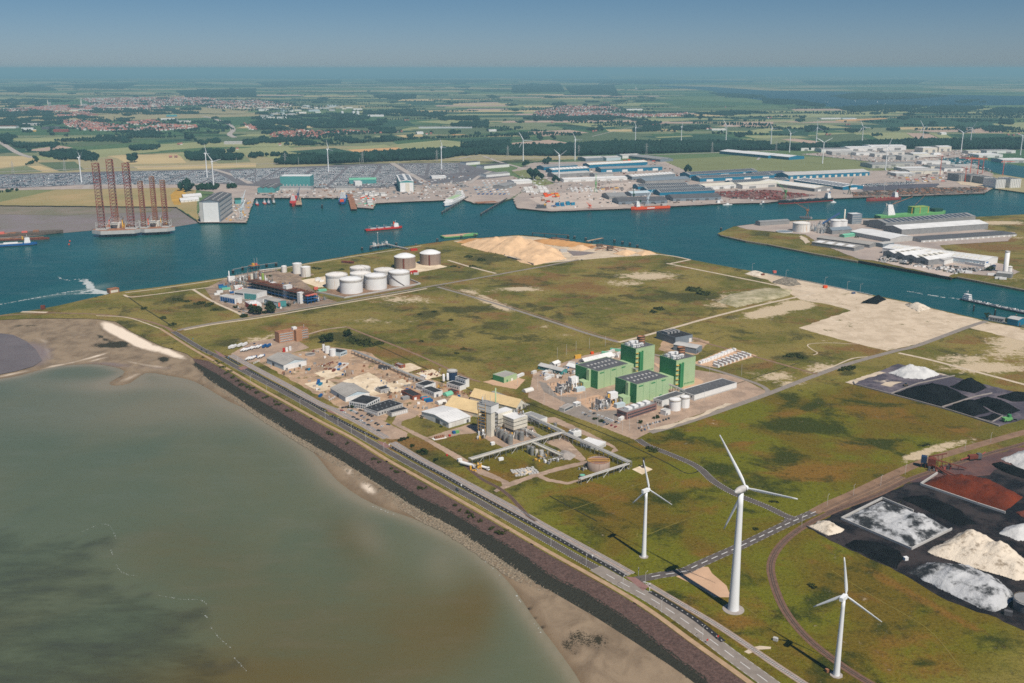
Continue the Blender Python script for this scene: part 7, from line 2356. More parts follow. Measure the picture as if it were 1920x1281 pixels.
def foam(label,lines,w,z=WZ+.06,dens=1.0):
 mb=MB()
 for pts in lines:
  L=pxline(pts,z,4)
  for p,t_ in along(L,0,None,3.0/dens):
   if random.random()<.75:
    a=random.uniform(0,pi)
    ww=w*random.uniform(.3,1.4)
    x,y=p[0]+random.gauss(0,w*.5),p[1]+random.gauss(0,w*.5)
    k=random.randint(5,7)
    mb.add([(x+ww*cos(2*pi*i/k+a)*random.uniform(.5,1.6),y+ww*sin(2*pi*i/k+a)*random.uniform(.4,1.1),z+random.uniform(0,.03))for i in range(k)],[tuple(range(k))])
 o=mb.build('foam','foam')
 return tag(o,label,'foam',kind='stuff')
foam('bright churned foam right at the outfall house',[[(206,550),(190,547),(172,543),(160,548)],[(205,551),(185,550),(165,550)],[(200,549),(178,546)],[(170,541),(165,532),(155,526)]],4.5,dens=2.5)
foam('white foam drifting from the outfall house',[[(205,549),(190,545),(175,541),(168,530),(160,524),(140,524)],[(205,549),(180,549),(150,551),(110,552),(60,560),(0,571)],[(170,543),(140,546),(110,550)],[(108,520),(120,524),(132,526)],[(195,547),(175,551),(150,550)]],1.9,dens=2.0)
foam('thin broken foam line on the brown estuary',[[(154,997),(170,990),(188,983),(205,985),(213,998),(218,1010)],[(208,1032),(212,1042)],[(218,1058),(225,1070),(240,1078),(258,1079)],[(298,1117),(318,1120),(340,1124),(375,1125),(388,1134)],[(395,1174),(402,1186),(415,1200),(432,1214)],[(438,1232),(450,1245),(462,1258)],[(380,1150),(388,1158)]],.35,dens=2.2)
foam('white wake behind the tanker barge',[[(1800,561),(1760,556),(1700,546)]],2.2,dens=1.2)
foam('thin foam streaks along the beach waterline',[[(877,1024),(925,1066),(945,1090)],[(963,1110),(980,1135)],[(1000,1165),(1020,1195)],[(700,950),(740,965)]],.5)
# far quay: ground sheets
def fpoly(pts,z,m,name='pavement',rag=3.0):
 YARDN[0]+=1
 return poly(pts,z+YARDN[0]*.004,name,m,rag=rag)
mat('tarmac_far',C(182,166,154),.95,var=.14,scale=.012,col2=C(146,134,128))
mat('tarmac_dark',C(112,108,112),.95,var=.14,scale=.012)
mat('dry_grass',C(170,146,102),.95,var=.15,scale=.006,col2=C(140,130,84))
mat('pasture',C(126,130,84),.95,var=.15,scale=.006,col2=C(112,116,72))
fpoly([(-900,372),(0,358),(120,351),(250,350),(330,352),(365,352),(374,417),(356,404),(331,388),(0,385),(-900,386)],.25,'dry_grass','meadow')
fpoly([(-900,392),(0,379),(60,366),(130,350),(100,352),(0,357),(-900,372)],.3,'pasture','meadow')
fpoly([(318,366),(330,356),(345,352),(350,366),(338,384),(326,384)],.35,mat('flower_field',C(196,152,60),.95,var=.2,scale=.02),'meadow')
fpoly([(-900,362),(0,353),(150,346),(400,342),(440,346),(560,352),(700,352),(860,340),(960,330),(1000,345),(960,371),(930,381),(887,381),(870,374),(792,377),(705,381),(700,391),(670,389),(662,371),(477,371),(462,417),(374,417),(372,400),(400,360),(330,352),(0,357)],.5,'tarmac_far')
fpoly([(-900,338),(0,327),(180,322),(330,319),(480,316),(700,307),(860,305),(910,318),(960,330),(860,341),(700,353),(560,353),(440,347),(400,343),(150,347),(0,354),(-900,363)],.8,'tarmac_dark')
fpoly([(960,320),(1000,305),(1240,300),(1290,322),(1420,322),(1660,320),(1730,316),(1800,316),(1862,325),(1860,352),(1845,362),(1740,366),(1590,371),(1460,377),(1440,380),(1350,382),(1182,391),(1032,396),(970,390),(962,372),(1000,345)],.5,'tarmac_far')
fpoly([(1240,300),(1420,290),(1560,296),(1640,305),(1720,314),(1660,320),(1420,322),(1290,322)],.4,'pasture','meadow')
fpoly([(1500,289),(1640,280),(1800,281),(1860,290),(1760,298),(1770,306),(1852,321),(1862,326),(1800,317),(1730,316),(1640,304),(1560,295)],.7,'tarmac_far')
fpoly([(1608,350),(1680,346),(1760,344),(1758,350),(1700,356),(1620,358)],.9,mat('timber_lot',C(92,88,98),.95,var=.2,scale=.02))
fpoly([(1600,362),(1740,352),(1850,351),(1845,361),(1740,365),(1600,370)],.9,mat('log_lot',C(158,140,126),.95,var=.3,scale=.03,col2=C(96,82,76)))
fpoly([(1325,361),(1440,356),(1530,366),(1460,376),(1370,372)],.9,'yard_red')
fpoly([(1790,338),(1840,336),(1866,345),(1852,352),(1800,346)],1.0,'yard_sand')
fpoly([(1060,362),(1140,345),(1240,338),(1290,345),(1180,352),(1165,370),(1160,388),(1034,394),(990,372)],.8,mat('quay_pale',C(196,180,168),.95,var=.12,scale=.02))
fpoly([(960,322),(985,318),(1040,344),(1010,350)],.9,'pasture','meadow')
fpoly([(1380,424),(1440,417),(1600,410),(1700,411),(1790,425),(1905,436),(1890,452),(1760,460),(1790,480),(1880,495),(1912,510),(1890,520),(1800,512),(1700,494),(1610,486),(1540,458),(1510,440),(1400,430)],.3,'tarmac_far',rag=1.5)
fpoly([(1500,440),(1520,452),(1510,458),(1500,448)],.4,'track_pale')
fpoly([(1640,489),(1780,519),(1790,513),(1660,482)],.4,'quay_pale')
# halls of the far quay
def wh(label,A,B,D,h,wall,roofm,rise=4.0,solar=None,doors=0,roof='gx',n=1,doorm='white_wall',name='warehouse'):
 q=bld(name,label,A,B,D,h,wall,roofm,roof,rise,n)
 if solar:
  roof_rows(q,'solar_panel','solar' if solar[0]>0 else 'white_paint',abs(solar[0]),solar[1],.62,.8,.25,.03,side=0)
 for i in range(doors):
  s=q.L*(i+.35)/doors
  on_face(q,'door','f',s,s+q.L/doors*.35,0,h*.62,doorm,.5)
 return q
wh('blue-walled solar shed, first of the stepped row at the quay',(1196,356),(1293,353),46,10,'blue_wall','mid_grey',6,(24,1))
wh('blue-walled solar shed, second of the stepped row at the quay',(1213,362),(1318,357),44,10,'blue_wall','mid_grey',6,(24,1))
wh('blue-walled solar shed, third of the stepped row at the quay',(1237,367.5),(1340,363),44,10,'blue_wall','mid_grey',6,(24,1))
wh('dark-roofed shed, last and nearest of the stepped row',(1262,378),(1352,375),60,9,'blue_grey','dark_grey',7,None,5,doorm='dark_grey')
wh('dark grey gabled shed behind the orange ship',(1160,384),(1251,381.5),62,9,'blue_grey','dark_grey',7,None,5,doorm='dark_grey')
wh('grey shed left behind the dark gabled one',(1142,375),(1176,374),70,9,'mid_grey','mid_grey',7)
wh('small pale blue roofed shed between the dark ones',(1184,369),(1220,367),40,9,'blue_grey','pale_blue_wall',4)
wh('cream-roofed hall with large doors right of the solar sheds',(1322,357),(1382,353),60,12,'white_wall','cream',4,None,3,doorm='mid_grey')
wh('cream-roofed hall beside the red brick storage',(1392,355),(1463,350),60,12,'dirty_white','cream',4,None,2,doorm='mid_grey')
wh('long solar hall, front of the pair behind the cream halls',(1312,341.5),(1452,335),55,12,'blue_wall','mid_grey',6,(34,1),4)
wh('long solar hall, rear of the pair behind the cream halls',(1293,334.5),(1420,326.5),55,12,'blue_wall','mid_grey',6,(34,1),3)
wh('narrow solar hall squeezed beside the front long hall',(1372,349),(1480,343),40,10,'blue_wall','mid_grey',6,(26,1))
wh('wide blue hall with grey roof along the empty meadow',(1127,324),(1242,319.5),48,13,'blue_wall','mid_grey',5,None,4)
wh('blue hall with cream roof behind the wide blue one',(1105,316),(1214,310),46,13,'blue_wall','cream',5,(-20,1))
wh('blue hall with grey roof at the left of the shed group',(1020,320),(1083,316),50,12,'blue_wall','mid_grey',5)
wh('blue hall with pale roof in the left shed group',(1035,325.5),(1105,321.5),44,12,'blue_wall','light_grey',5,(-10,1))
wh('grey hall behind the long white one',(1040,334),(1107,330),50,12,'mid_grey','light_grey',4)
wh('long white hall with white roof at the container yard',(1057,342),(1176,338),45,9,'white_wall','white_roof',3,None,5,doorm='light_grey')
wh('pale grey hall right of the long white one',(1185,338),(1266,332),46,11,'blue_grey','light_grey',5,(-12,1))
wh('plain dark grey roofed hall in the shed group',(1210,345.5),(1294,341),55,10,'mid_grey','blue_grey',6)
wh('small brown-doored hall between grey halls',(1115,333),(1150,331),34,10,'light_grey','mid_grey',4)
wh('very long blue hall with a row of pale doors',(1478,336.5),(1630,329.5),70,13,'blue_wall','light_grey',7,None,13,doorm='cream')
wh('blue hall joined left of the very long one',(1418,334),(1476,331),60,12,'blue_wall','mid_grey',6,(14,1))
wh('cream gabled hall pointing at the quay',(1527,360),(1561,357),(1460,343),10,'mid_grey','cream',5,(-14,1),2,'gy')
wh('blue hall with white striped roof pointing at the quay',(1580,357),(1618,354.5),(1509,342),10,'blue_wall','white_roof',5,(14,1),1,'gy')
wh('long white-roofed teal hall on the meadow, front of the pair',(1479,300.5),(1508,298.5),(1395,291),12,'blue_wall','white_roof',5,None,0,'gy')
wh('long white-roofed teal hall on the meadow, rear of the pair',(1440,297.5),(1470,295.5),(1358,288),12,'blue_wall','white_roof',5,None,0,'gy')
wh('grey hall behind the blue halls near the forest',(1098,303),(1136,301),60,12,'blue_grey','light_grey',4)
wh('pale blue hall behind the blue halls near the forest',(1137,302),(1164,300.5),60,12,'pale_blue_wall','light_grey',4)
wh('white hall beside the orange goods yard',(1167,297.5),(1200,296),50,12,'white_wall','light_grey',4)
wh('dark row hall at the edge of the empty meadow',(1238,304),(1262,302.5),(1206,293),10,'blue_grey','mid_grey',4,None,0,'gy',2)
wh('white roofed hall at the left container yard',(964,346),(998,344),50,9,'white_wall','white_roof',3)
wh('low white hall beside the rail yard',(912,333),(956,329),40,9,'white_wall','mid_grey',3)
wh('white hall with black roof near the motorway junction',(908,317),(955,313),46,11,'white_wall','dark_grey',2)
wh('small white hall with dark roof near the motorway junction',(874,310),(900,308),40,10,'white_wall','dark_grey',2)
wh('dark hall at the right of the rail yard',(946,355),(968,349),40,9,'mid_grey','mid_grey',3)
wh('pale low hall by the ferry ramp',(810,336),(836,335),30,8,'white_wall','white_roof',2)
q=bld('dock_hall','huge white and blue-grey dock hall with dark roof at the water',(376,417),(414,416.5),165,0,'blue_grey','dark_grey','gy',5.0,vt=379)
on_face(q,'dock_door','f',q.L*.18,q.L*.93,0,q.h-2,'white_paint',.6)
on_face(q,'wall_panel','f',.2,q.L*.16,0,q.h-1,'light_grey',.3)
for k in range(4):
 on_face(q,'cladding_band','r',2,q.D-2,q.h*(.12+.22*k),q.h*(.26+.22*k),'light_grey',.4)
roof_rows(q,'roof_light','light_grey',7,1,.3,.2,.5,side=0)
roof_rows(q,'roof_light','light_grey',7,2,.5,.2,.5,side=1)
q=bld('ship_hall','tall teal ship hall with white door and solar roof',(750,360.5),(776,360),(739,347),0,'teal_wall','white_roof','gy',4.0,vt=341)
on_face(q,'dock_door','f',1,q.L-1,0,q.h-3,'white_paint',.5)
on_face(q,'door_strip','f',q.L*.4,q.L*.7,0,q.h-4,'cream',.8)
roof_rows(q,'solar_panel','solar',4,1,.7,.6,.4)
q=bld('ship_hall','wide teal hall with white roof edge at the shipyard',(526,352),(582,352),60,0,'teal_wall','white_roof',vt=331)
windows(q,'f',4,q.L-4,q.h*.15,q.h*.3,8,.7,'light_grey')
q=bld('workshop','shipyard workshop with striped dark roof and teal front',(483,362),(515,362),110,14,'teal_wall','dark_grey','gy',4,3)
roof_rows(q,'roof_light','light_grey',4,1,.2,.6,.4)
q=bld('workshop','low teal hall right of the wide one',(655,346),(706,345),50,14,'teal_wall','sea_green','gx',4)
q=bld('workshop','small white block beside the low teal hall',(666,349),(679,348.5),30,13,'white_wall','white_roof')
q=bld('workshop','long low grey hall in front of the wide teal one',(516,357),(583,357),34,8,'light_grey','mid_grey','gx',3)
q=bld('workshop','grey roofed shed row at the shipyard quay',(630,358),(667,357.5),40,9,'light_grey','mid_grey','gx',3)
q=bld('workshop','teal and white shed beside the dock hall pier',(441,383),(453,382.5),30,12,'teal_wall','dark_green','gx',3)
for i,(u,v)in enumerate(((684,366),(692,369),(702,368),(714,368),(690,386),(689,381))):
 wh('white %s at the shipyard spit'%['shed furthest left','shed second from left','shed in the middle','shed furthest right','hut at the tip','hut near the tip'][i],(u,v),(u+9,v-.3),25,7,'white_wall','light_grey',2,name='shed')
for i in range(10):
 u,v=339+(i%5)*7+(i//5)*5,380-(i//5)*7-(i%5)*.6
 wh('white storage tent in the double row left of the dock hall',(u,v),(u+6.5,v-.3),60,5,'white_wall','white_roof',4,name='storage_tent').t['group']='tents by the dock hall'
trestle('pier','short pier beside the red ship',(558,372),(561,388),16,6,'yard',20,cat='pier')
trestle('pier','long narrow pier beside the blue ship',(656,368),(664,396),16,6,'rust_light',20,cat='pier')
trestle('pier','tiny pier at the tug berth',(511,369),(512.5,380),8,5,'timber',20,cat='pier')
for i in range(12):
 f=i/11
 dolphin('black pile of the slanting ferry guide, left row',829+48*f,402-29*f,6,4,1.6,'piles of the left ferry guide')
 dolphin('black pile of the slanting ferry guide, right row',902+48*f,405-29*f,6,4,1.6,'piles of the right ferry guide')
trestle('walkway','walkway on the left ferry guide',(829,402),(877,373),3,7,'concrete_dark',60,cat='walkway')
trestle('walkway','walkway on the right ferry guide',(902,405),(950,376),3,7,'concrete_dark',60,cat='walkway')
trestle('pier','square ferry landing between the guides',(892,383),(930,381),30,4.5,'rust_light',18,cat='pier')
trestle('pier','dark pontoon landing at the container quay',(972,393),(1005,391),20,4,'concrete_dark',16,cat='pier')
t=thing('barge_stack','black floating box at the container quay','barge',G(1006,393,WZ),0)
pbox(t,'hull',0,26,-10,10,-1,12,'dark_grey')
pbox(t,'deck_house',20,25,-6,6,12.02,15,'yellow')
L=pxline([(1032,396),(1182,391)],0,10)
t=thing('quay_fenders','row of dark piles along the container quay wall','quay piles',(0,0,0))
me=MB().cyl(0,0,WZ-2,.2,.7,n=6).mesh('pile','pile_black')
for p,t_ in along(L,0,None,9):
 o=bpy.data.objects.new('pile',me)
 COL.objects.link(o)
 o.parent=t
 o.location=(p[0]+1,p[1]-1.6,0)
def crane(label,u,v,h,m,jib=30,rz=.5,name='harbour_crane',z=0.0):
 t=thing(name,label,'crane',G(u,v,z),rz)
 for sx in(-1,1):
  for sy in(-1,1):
   mb=MB()
   mb.tube((sx*4,sy*4,0),(sx*1.5,sy*1.5,h*.35),.6,4)
   mb.build('leg',m,t)
 MB().cyl(0,0,h*.34,h*.62,1.8,1.4,n=8).build('tower',m,t)
 pbox(t,'cab',-3.5,3.5,-2.5,2.5,h*.5,h*.66,m)
 mb=MB()
 for y in(-1,1):
  mb.tube((2,y,h*.62),(jib,0,h*1.15),.45,4)
 mb.tube((2,0,h*.72),(jib*.5,0,h*.95),.25,4)
 mb.tube((-3,0,h*.66),(0,0,h*.98),.35,4)
 mb.tube((0,0,h*.98),(jib*.8,0,h*1.08),.12,3)
 mb.build('jib',m,t)
 return t
def tower_crane(label,u,v,h,jib,rz,m='orange',z=0.0):
 t=thing('tower_crane',label,'crane',G(u,v,z),rz)
 mb=MB()
 for sx in(-1,1):
  for sy in(-1,1):
   mb.tube((sx,sy,0),(sx,sy,h),.25,4)
 n_=int(h/4)
 for i in range(n_):
  z0,z1=h*i/n_,h*(i+1)/n_
  mb.tube((-1,-1,z0),(1,-1,z1),.18,3)
  mb.tube((1,1,z0),(-1,1,z1),.18,3)
 mb.build('mast',m,t)
 mb=MB()
 mb.tube((-jib*.3,0,h+1),(jib,0,h+1),.7,4)
 mb.tube((0,0,h),(0,0,h+8),.5,4)
 mb.tube((0,0,h+8),(jib*.7,0,h+1.5),.2,3)
 mb.tube((0,0,h+8),(-jib*.28,0,h+1.5),.2,3)
 mb.build('jib',m,t)
 pbox(t,'counterweight',-jib*.3,-jib*.22,-1.2,1.2,h-3,h+.2,'mid_grey')
crane('pale blue luffing crane on the dock hall pier',453,411,42,'pale_blue_wall',24,1.2)
crane('white luffing crane further up the dock hall pier',456,396,46,'pale_blue_wall',22,1.4)
crane('dark blue crane on the small pier by the red ship',559.5,377,32,'car_blue',20,1.5,z=2)
crane('green harbour crane in the goods yard',1117,361,48,'ship_green',12,1.5)
crane('dark green harbour crane behind the orange ship',1188,378,34,'dark_green',16,1.6)
crane('blue harbour crane on the shed quay',1214,386,36,'pale_blue_wall',22,.8)
crane('green crane with yellow jib at the bulk carrier',1472,374,40,'ship_green',34,2.2)
crane('dark green crane with yellow jib at the striped roof hall',1592,365,40,'dark_green',34,1.0)
crane('small orange excavator crane on the container quay',1106,391,14,'orange',12,2.4)
crane('rust orange portal crane on the island jetty',1513,409,34,'rust_light',34,3.0)
for u,v,h,rz,lab in((1762,331,68,1.6,'tower crane left of the caissons'),(1818,334,66,3.1,'tower crane over the caissons, second'),(1831,339,70,3.0,'tower crane over the caissons, third'),(1842,325,50,3.2,'tower crane behind the caissons'),(1809,342,44,1.5,'short tower crane before the caissons'),(1880,329,46,.2,'tower crane at the inner dock mouth')):
 tower_crane('orange '+lab,u,v,h,42,rz)
for i,(u,v,w_,lab,m_)in enumerate(((1797,341,20,'first grey caisson at the building dock','mid_grey'),(1819,342.5,24,'second grey caisson at the building dock','mid_grey'),(1844,346,20,'third grey caisson at the building dock','mid_grey'),(1866,353.5,18,'white caisson at the water edge, left','white_wall'),(1893,352.5,20,'white caisson at the water edge, right','white_wall'))):
 q=bld('caisson',lab,(u,v),(u+w_,v-.5),60,0,m_,'light_grey',vt=v-16 if i>2 else v-13,cat='caisson')
 for k in range(6):
  on_face(q,'wall_rib','f',q.L*(k+.3)/6,q.L*(k+.3)/6+1.5,0,q.h,'light_grey',.8)
 for k in range(3):
  pbox(q,'chamber',q.L*(.1+.3*k),q.L*(.3+.3*k),8,52,q.h+.13,q.h+.4,'dark_grey',q.rf)
CL=[(1502,283,40,60,12),(1540,286,60,70,14),(1560,291,50,60,14),(1590,284,60,80,16),(1605,292,44,50,12),(1632,283,74,90,20),(1640,295,30,40,14),(1665,300,26,40,14),(1690,301,28,50,18),(1712,296,34,60,16),(1730,287,30,60,22),(1760,285,26,60,22),(1525,281,20,40,16),(1660,291,40,50,14),(1575,279,30,40,16),(1635,316,40,90,14),(1690,321,60,60,10),(1705,327,70,70,12),(1680,331,40,60,10),(1770,322,40,60,12),(1790,316,50,50,10),(1745,318,44,60,12),(1728,309,60,40,12),(1660,312,60,40,12),(1835,296,50,80,12),(1880,306,50,80,12),(1850,288,60,60,12),(1815,289,26,40,12)]
PL=['beside the forest belt','by the inner dock','near the caissons','next to the shrimp-pink tanks','on the industrial estate']
for i,(u,v,w_,d_,h_)in enumerate(CL):
 wl_=random.choice(('white_wall','white_wall','cream','dirty_white','light_grey'))
 q=wh('whitish hall number block of the far industrial estate' if False else 'whitish flat hall of the dense estate beyond the blue halls',(u,v),(u+w_*.9,v-.6),d_,h_,wl_,random.choice(('white_roof','light_grey','white_roof','mid_grey')),3,None,2,'gx' if i%2 else 'flat',doorm='mid_grey')
 q.t['group']='halls of the dense far estate'
# island
def tk(label,u,v,rpx,vt,m='white_paint',dome=2.0,**k):
 return tank('silo',label,u,v,rpx*MPP(u,v),HT(u,v,vt),m,dome,1,cat='silo',seg=30,**k)
tk('big white silo on the left of the smelter island',1502,434,16,418,'white_streaked',3)
tk('white silo, left of the close pair beside the dark tower',1566,429,10,413,'white_paint',2)
tk('white silo, right of the close pair beside the dark tower',1579,428,9,413,'white_paint',2)
t=thing('round_basin','flat round basin with dark water on the island','basin',G(1470.5,435))
MB().lathe(0,0,[(19,0),(19,2),(18,2),(18,.6)],36).build('rim','light_grey',t)
MB().cyl(0,0,0,1.0,18,n=36).build('water','blue_grey',t)
q=bld('alumina_tower','dark square tower with white roof beside the silos',(1597,421),(1615,420),22,0,'blue_grey','white_roof',vt=402)
for k in range(4):
 on_face(q,'cladding_band','f',.5,q.L-.5,q.h*(.1+.22*k),q.h*(.14+.22*k),'light_grey')
t=thing('chimney','pale stack beside the white silos','chimney',G(1582,424))
MB().cyl(0,0,0,40,2.0,1.4,n=12).build('shaft','cream',t)
MB().cyl(0,0,0,5,3.5,n=12).build('base','light_grey',t)
def belt(label,p0,z0,p1,z1,m,w=3.0):
 a,b2=np.array(G(*p0)),np.array(G(*p1))
 t=thing('conveyor_bridge',label,'conveyor',tuple(a))
 d=b2-a
 MB().tube((0,0,z0),(d[0],d[1],z1),w,4).build('gallery',m,t)
 for f in(.25,.5,.75):
  MB().tube((d[0]*f,d[1]*f,0),(d[0]*f,d[1]*f,z0+(z1-z0)*f-w),.6,4).build('support','steel',t)
belt('blue inclined conveyor gallery between the silos',(1540,430),12,(1572,424),30,'car_blue')
belt('grey conveyor gallery from the jetty to the big silo',(1500,415),10,(1520,428),24,'mid_grey')
for u,v,w_,d_,lab in((1532,432,36,40,'process steelwork between the silos'),(1555,425,40,40,'grey steelwork by the silo pair'),(1545,437,30,24,'filters and ducts below the blue gallery'),(1690,490,90,20,'goods and vehicles on the island quay'),(1820,505,70,20,'parked goods near the white works hall')):
 mb=MB()
 clutter(mb,-w_/2,w_/2,-d_/2,d_/2,60,1.5,12 if 'goods' not in lab else 2.5,4)
 tag(mb.build('process_piping',['steel','mid_grey','light_grey','blue_grey'],None,G(u,v,.3),.2),lab,'piping',kind='stuff')
q=wh('long grey flat-roofed hall on the island, upper of the slanted pair',(1630,465.5),(1647,461.5),(1540,450),7,'mid_grey','grey_roof',2,None,0,'gy')
q=wh('long grey hall with pale end on the island, lower of the slanted pair',(1601,471.5),(1620,467),(1532,458),7,'mid_grey','grey_roof',2,(-4,1),0,'gy')
q=wh('wide white-roofed hall in the middle of the island',(1669,456),(1711,451.5),(1599,441),9,'light_grey','white_roof',4,None,0,'gy',1)
q=wh('very long smelter hall with white roof strip, nearer',(1690,441.5),(1852,430),(1674,433),13,'mid_grey','white_roof',5,None,0)
q=wh('very long smelter hall with dark striped roof, further',(1660,432),(1828,418),55,16,'mid_grey','mid_grey',5,(18,1),0)
q=wh('long grey jetty shed at the island tip',(1425,424),(1480,420.5),20,9,'mid_grey','mid_grey',2)
q=wh('small white-roofed hall left of the smelter halls',(1640,426),(1680,423),40,10,'mid_grey','white_roof',3)
q=wh('low dark deck building in front of the smelter',(1727,455),(1906,443),45,5,'light_grey','dark_grey',1.0,None,18,doorm='white_wall')
q=wh('works hall with four white gables at the island quay',(1655,482),(1740,498.5),(1782,488),11,'mid_grey','white_roof',4,None,4,'gy',4,doorm='dark_grey')
roof_rows(q,'roof_light','cream',5,1,.5,.3,.3)
q=wh('small grey pitched shed behind the big silo',(1560,440),(1597,437.5),22,9,'mid_grey','blue_grey',5)
q=wh('sea green low shed on the island',(1583,446),(1606,443),14,5,'sea_green','sea_green',2)
q=wh('grey office block behind the gabled works hall',(1655,465),(1676,462),18,8,'blue_grey','light_grey',1)
q=wh('small house-shaped white hall beside the gabled works',(1770,497),(1792,491.5),30,9,'white_wall','light_grey',3)
q=bld('works_hall','long white works hall with blue windows and skylight roof',(1846,501),(1870,493),(1703,462),11,'white_wall','white_roof','gy',3)
windows(q,'l',q.D*.05,q.D*.55,4,9,8,.12,'pale_blue_wall')
roof_rows(q,'roof_light','cream',22,1,.4,.5,.3)
on_face(q,'lettering','f',4,16,6,9,'blue')
q=wh('low white annex with striped roof at the works hall',(1846,502),(1858,499.5),(1790,489),5,'white_wall','white_roof',1.5,(12,1),0,'gy')
t=thing('chimney','thick tall white chimney on the island','chimney',G(1884.5,511))
MB().cyl(0,0,0,HT(1884.5,511,471),4.4,4.0,n=24).build('shaft','white_paint',t)
MB().lathe(0,0,[(4.05,HT(1884.5,511,473)),(4.5,HT(1884.5,511,472.5)),(4.5,HT(1884.5,511,471)),(3.6,HT(1884.5,511,471))],24,sm=False).build('rim','light_grey',t)
tk('small white tank left of the thick chimney',1861.5,506,5,497,'white_paint',1)
tk('small white tank right of the thick chimney',1892.5,511,4.2,500,'white_paint',1)
q=bld('pump_building','dark plinth building under the thick chimney',(1867,519),(1896,522),20,7,'mid_grey','light_grey')
for u,v,c_ in((1858,516,'white'),(1872,523,'white'),(1880,524,'white'),(1810,511,'white'),(1816,512,'silver')):
 box_thing('parked_lorry','white lorry parked at the island shore','lorry',u,v,(12,3,3.5),'white_paint',-.2,'lorries at the island shore',z=.35)
bush('bush','dark bush beside the small white tank on the island',1856,508,9,8,n=300)
bush('bush','small tree beside the green island shed',1606,446,4,6,n=200)
# containers and goods on the quay
cm={}
def cbox_mesh(m):
 if m not in cm:
  mb=MB()
  mb.box(-6,6,-1.25,1.25,0,2.6)
  for i in range(9):
   x=-5.4+i*1.35
   mb.box(x-.15,x+.15,-1.33,1.33,.15,2.45)
  mb.box(-6.08,-5.9,-1.34,1.34,0,2.7)
  mb.box(5.9,6.08,-1.34,1.34,0,2.7)
  cm[m]=mb.mesh('container',m)
 return cm[m]
def containers(label,group,u0,v0,nu,nv,su,sv,cols,levels=1,rz=0.0,z=.85):
 for i in range(nu):
  for j in range(nv):
   if random.random()<.12:
    continue
   for k in range(levels if random.random()<.7 else 1):
    o=bpy.data.objects.new('container',cbox_mesh(random.choice(cols)))
    COL.objects.link(o)
    p=G(u0+i*su+j*sv*.6,v0+j*sv,z)
    o.location=(p[0],p[1],z+k*2.62)
    o.rotation_euler=(0,0,rz)
    tag(o,label,'container',group)
containers('white container in the block on the pale quay','white containers, left block',984,352,5,8,9,1.3,['white_paint','dirty_white'],2,.2)
containers('white container in the scattered block by the green crane','white containers, right block',1070,354,6,5,9,1.6,['white_paint','light_grey'],2,1.2)
containers('orange container on the pale quay','orange containers',1022,365,4,3,7,2.2,['orange','yellow'],2,.5)
containers('blue container in the stacks near the quay edge','blue containers',1036,385,3,2,9,2,['cyan_blue','blue'],3,.6)
containers('blue container in the stacks beside the excavator crane','blue containers, right',1064,383,2,2,9,2,['cyan_blue'],3,.6)
containers('red container on the container quay','red containers',1018,377,2,2,9,2,['salmon','red','rust_light'],2,.6)
containers('dark blue trailer parked on the ferry lot','ferry trailers',890,352,8,4,8,4.2,['blue','blue_grey','pale_blue_wall','white_paint'],1,1.1)
containers('white trailer on the ferry lot near the landing','white ferry trailers',905,340,6,4,9,4,['white_paint','pale_blue_wall'],1,1.1)
containers('mixed goods box in the shipyard stores','shipyard goods',620,362,9,2,9,3,['light_grey','white_paint','concrete'],1,.3)
containers('yellow goods box on the estate floor','estate goods',1120,353,6,2,9,2.4,['yellow','rust','dark_grey'],1,.3)
containers('yellow machine box near the caissons','caisson yard goods',1700,334,5,3,16,3,['yellow','white_paint','salmon'],1,.1,1.0)
containers('brown goods box in the orange goods yard','orange yard goods',1170,300,7,3,9,1.3,['rust','rust_light','orange'],1,.1)
def scatter_goods(name,label,pts,n,cols,smin,smax,z=.9):
 P=[G(*p)for p in pts]
 xs,ys=[p[0]for p in P],[p[1]for p in P]
 mb=MB()
 k=0
 while k<n:
  x,y=random.uniform(min(xs),max(xs)),random.uniform(min(ys),max(ys))
  if inside(np.array([x]),np.array([y]),P)[0]:
   s=random.uniform(smin,smax)
   mb.cbox(x,y,s,s*random.uniform(.3,.8),z,z+random.uniform(.8,3.2),random.randrange(len(cols)),random.choice((.2,.2,1.77,random.random()*3)))
   k+=1
 o=mb.build(name,cols)
 return tag(o,label,'goods',kind='stuff')
scatter_goods('stored_goods','small goods strewn over the shipyard',[(480,352),(880,330),(890,372),(700,378),(480,370)],600,['light_grey','concrete','white_paint','mid_grey','white_wall','dark_grey','rust_light','blue_grey'],2.5,9)
scatter_goods('stored_goods','small goods strewn over the shed quay',[(960,330),(1240,302),(1290,340),(1440,356),(1440,376),(1170,386),(1040,392),(985,372)],700,['light_grey','concrete','white_paint','mid_grey','dark_grey','rust','white_wall','timber'],2.5,9)
scatter_goods('stored_goods','rows of timber logs on the eastern quay',[(1600,362),(1740,353),(1850,352),(1845,361),(1740,365),(1600,369)],420,['timber','concrete_dark','rust_light'],6,16)
scatter_goods('stored_goods','stacks of dark red bricks on the quay',[(1330,361),(1440,357),(1520,366),(1460,375),(1370,371)],300,['rust','brick_mauve','leg_red'],5,14)
scatter_goods('stored_goods','goods and vehicles of the white estate',[(1500,290),(1640,282),(1800,283),(1860,322),(1800,340),(1680,345),(1640,305),(1560,296)],700,['white_paint','light_grey','concrete','mid_grey','white_wall','rust'],3,11,1.0)
scatter_goods('stored_goods','shipyard plates and yellow gear on the dock hall pier',[(418,414),(440,372),(472,372),(460,415)],130,['yellow','concrete','light_grey','mid_grey','white_wall'],2.5,8)
scatter_goods('stored_goods','orange gear on the shipyard spit',[(672,386),(680,368),(700,372),(700,388)],60,['orange','white_paint','sea_green','light_grey'],4,10)
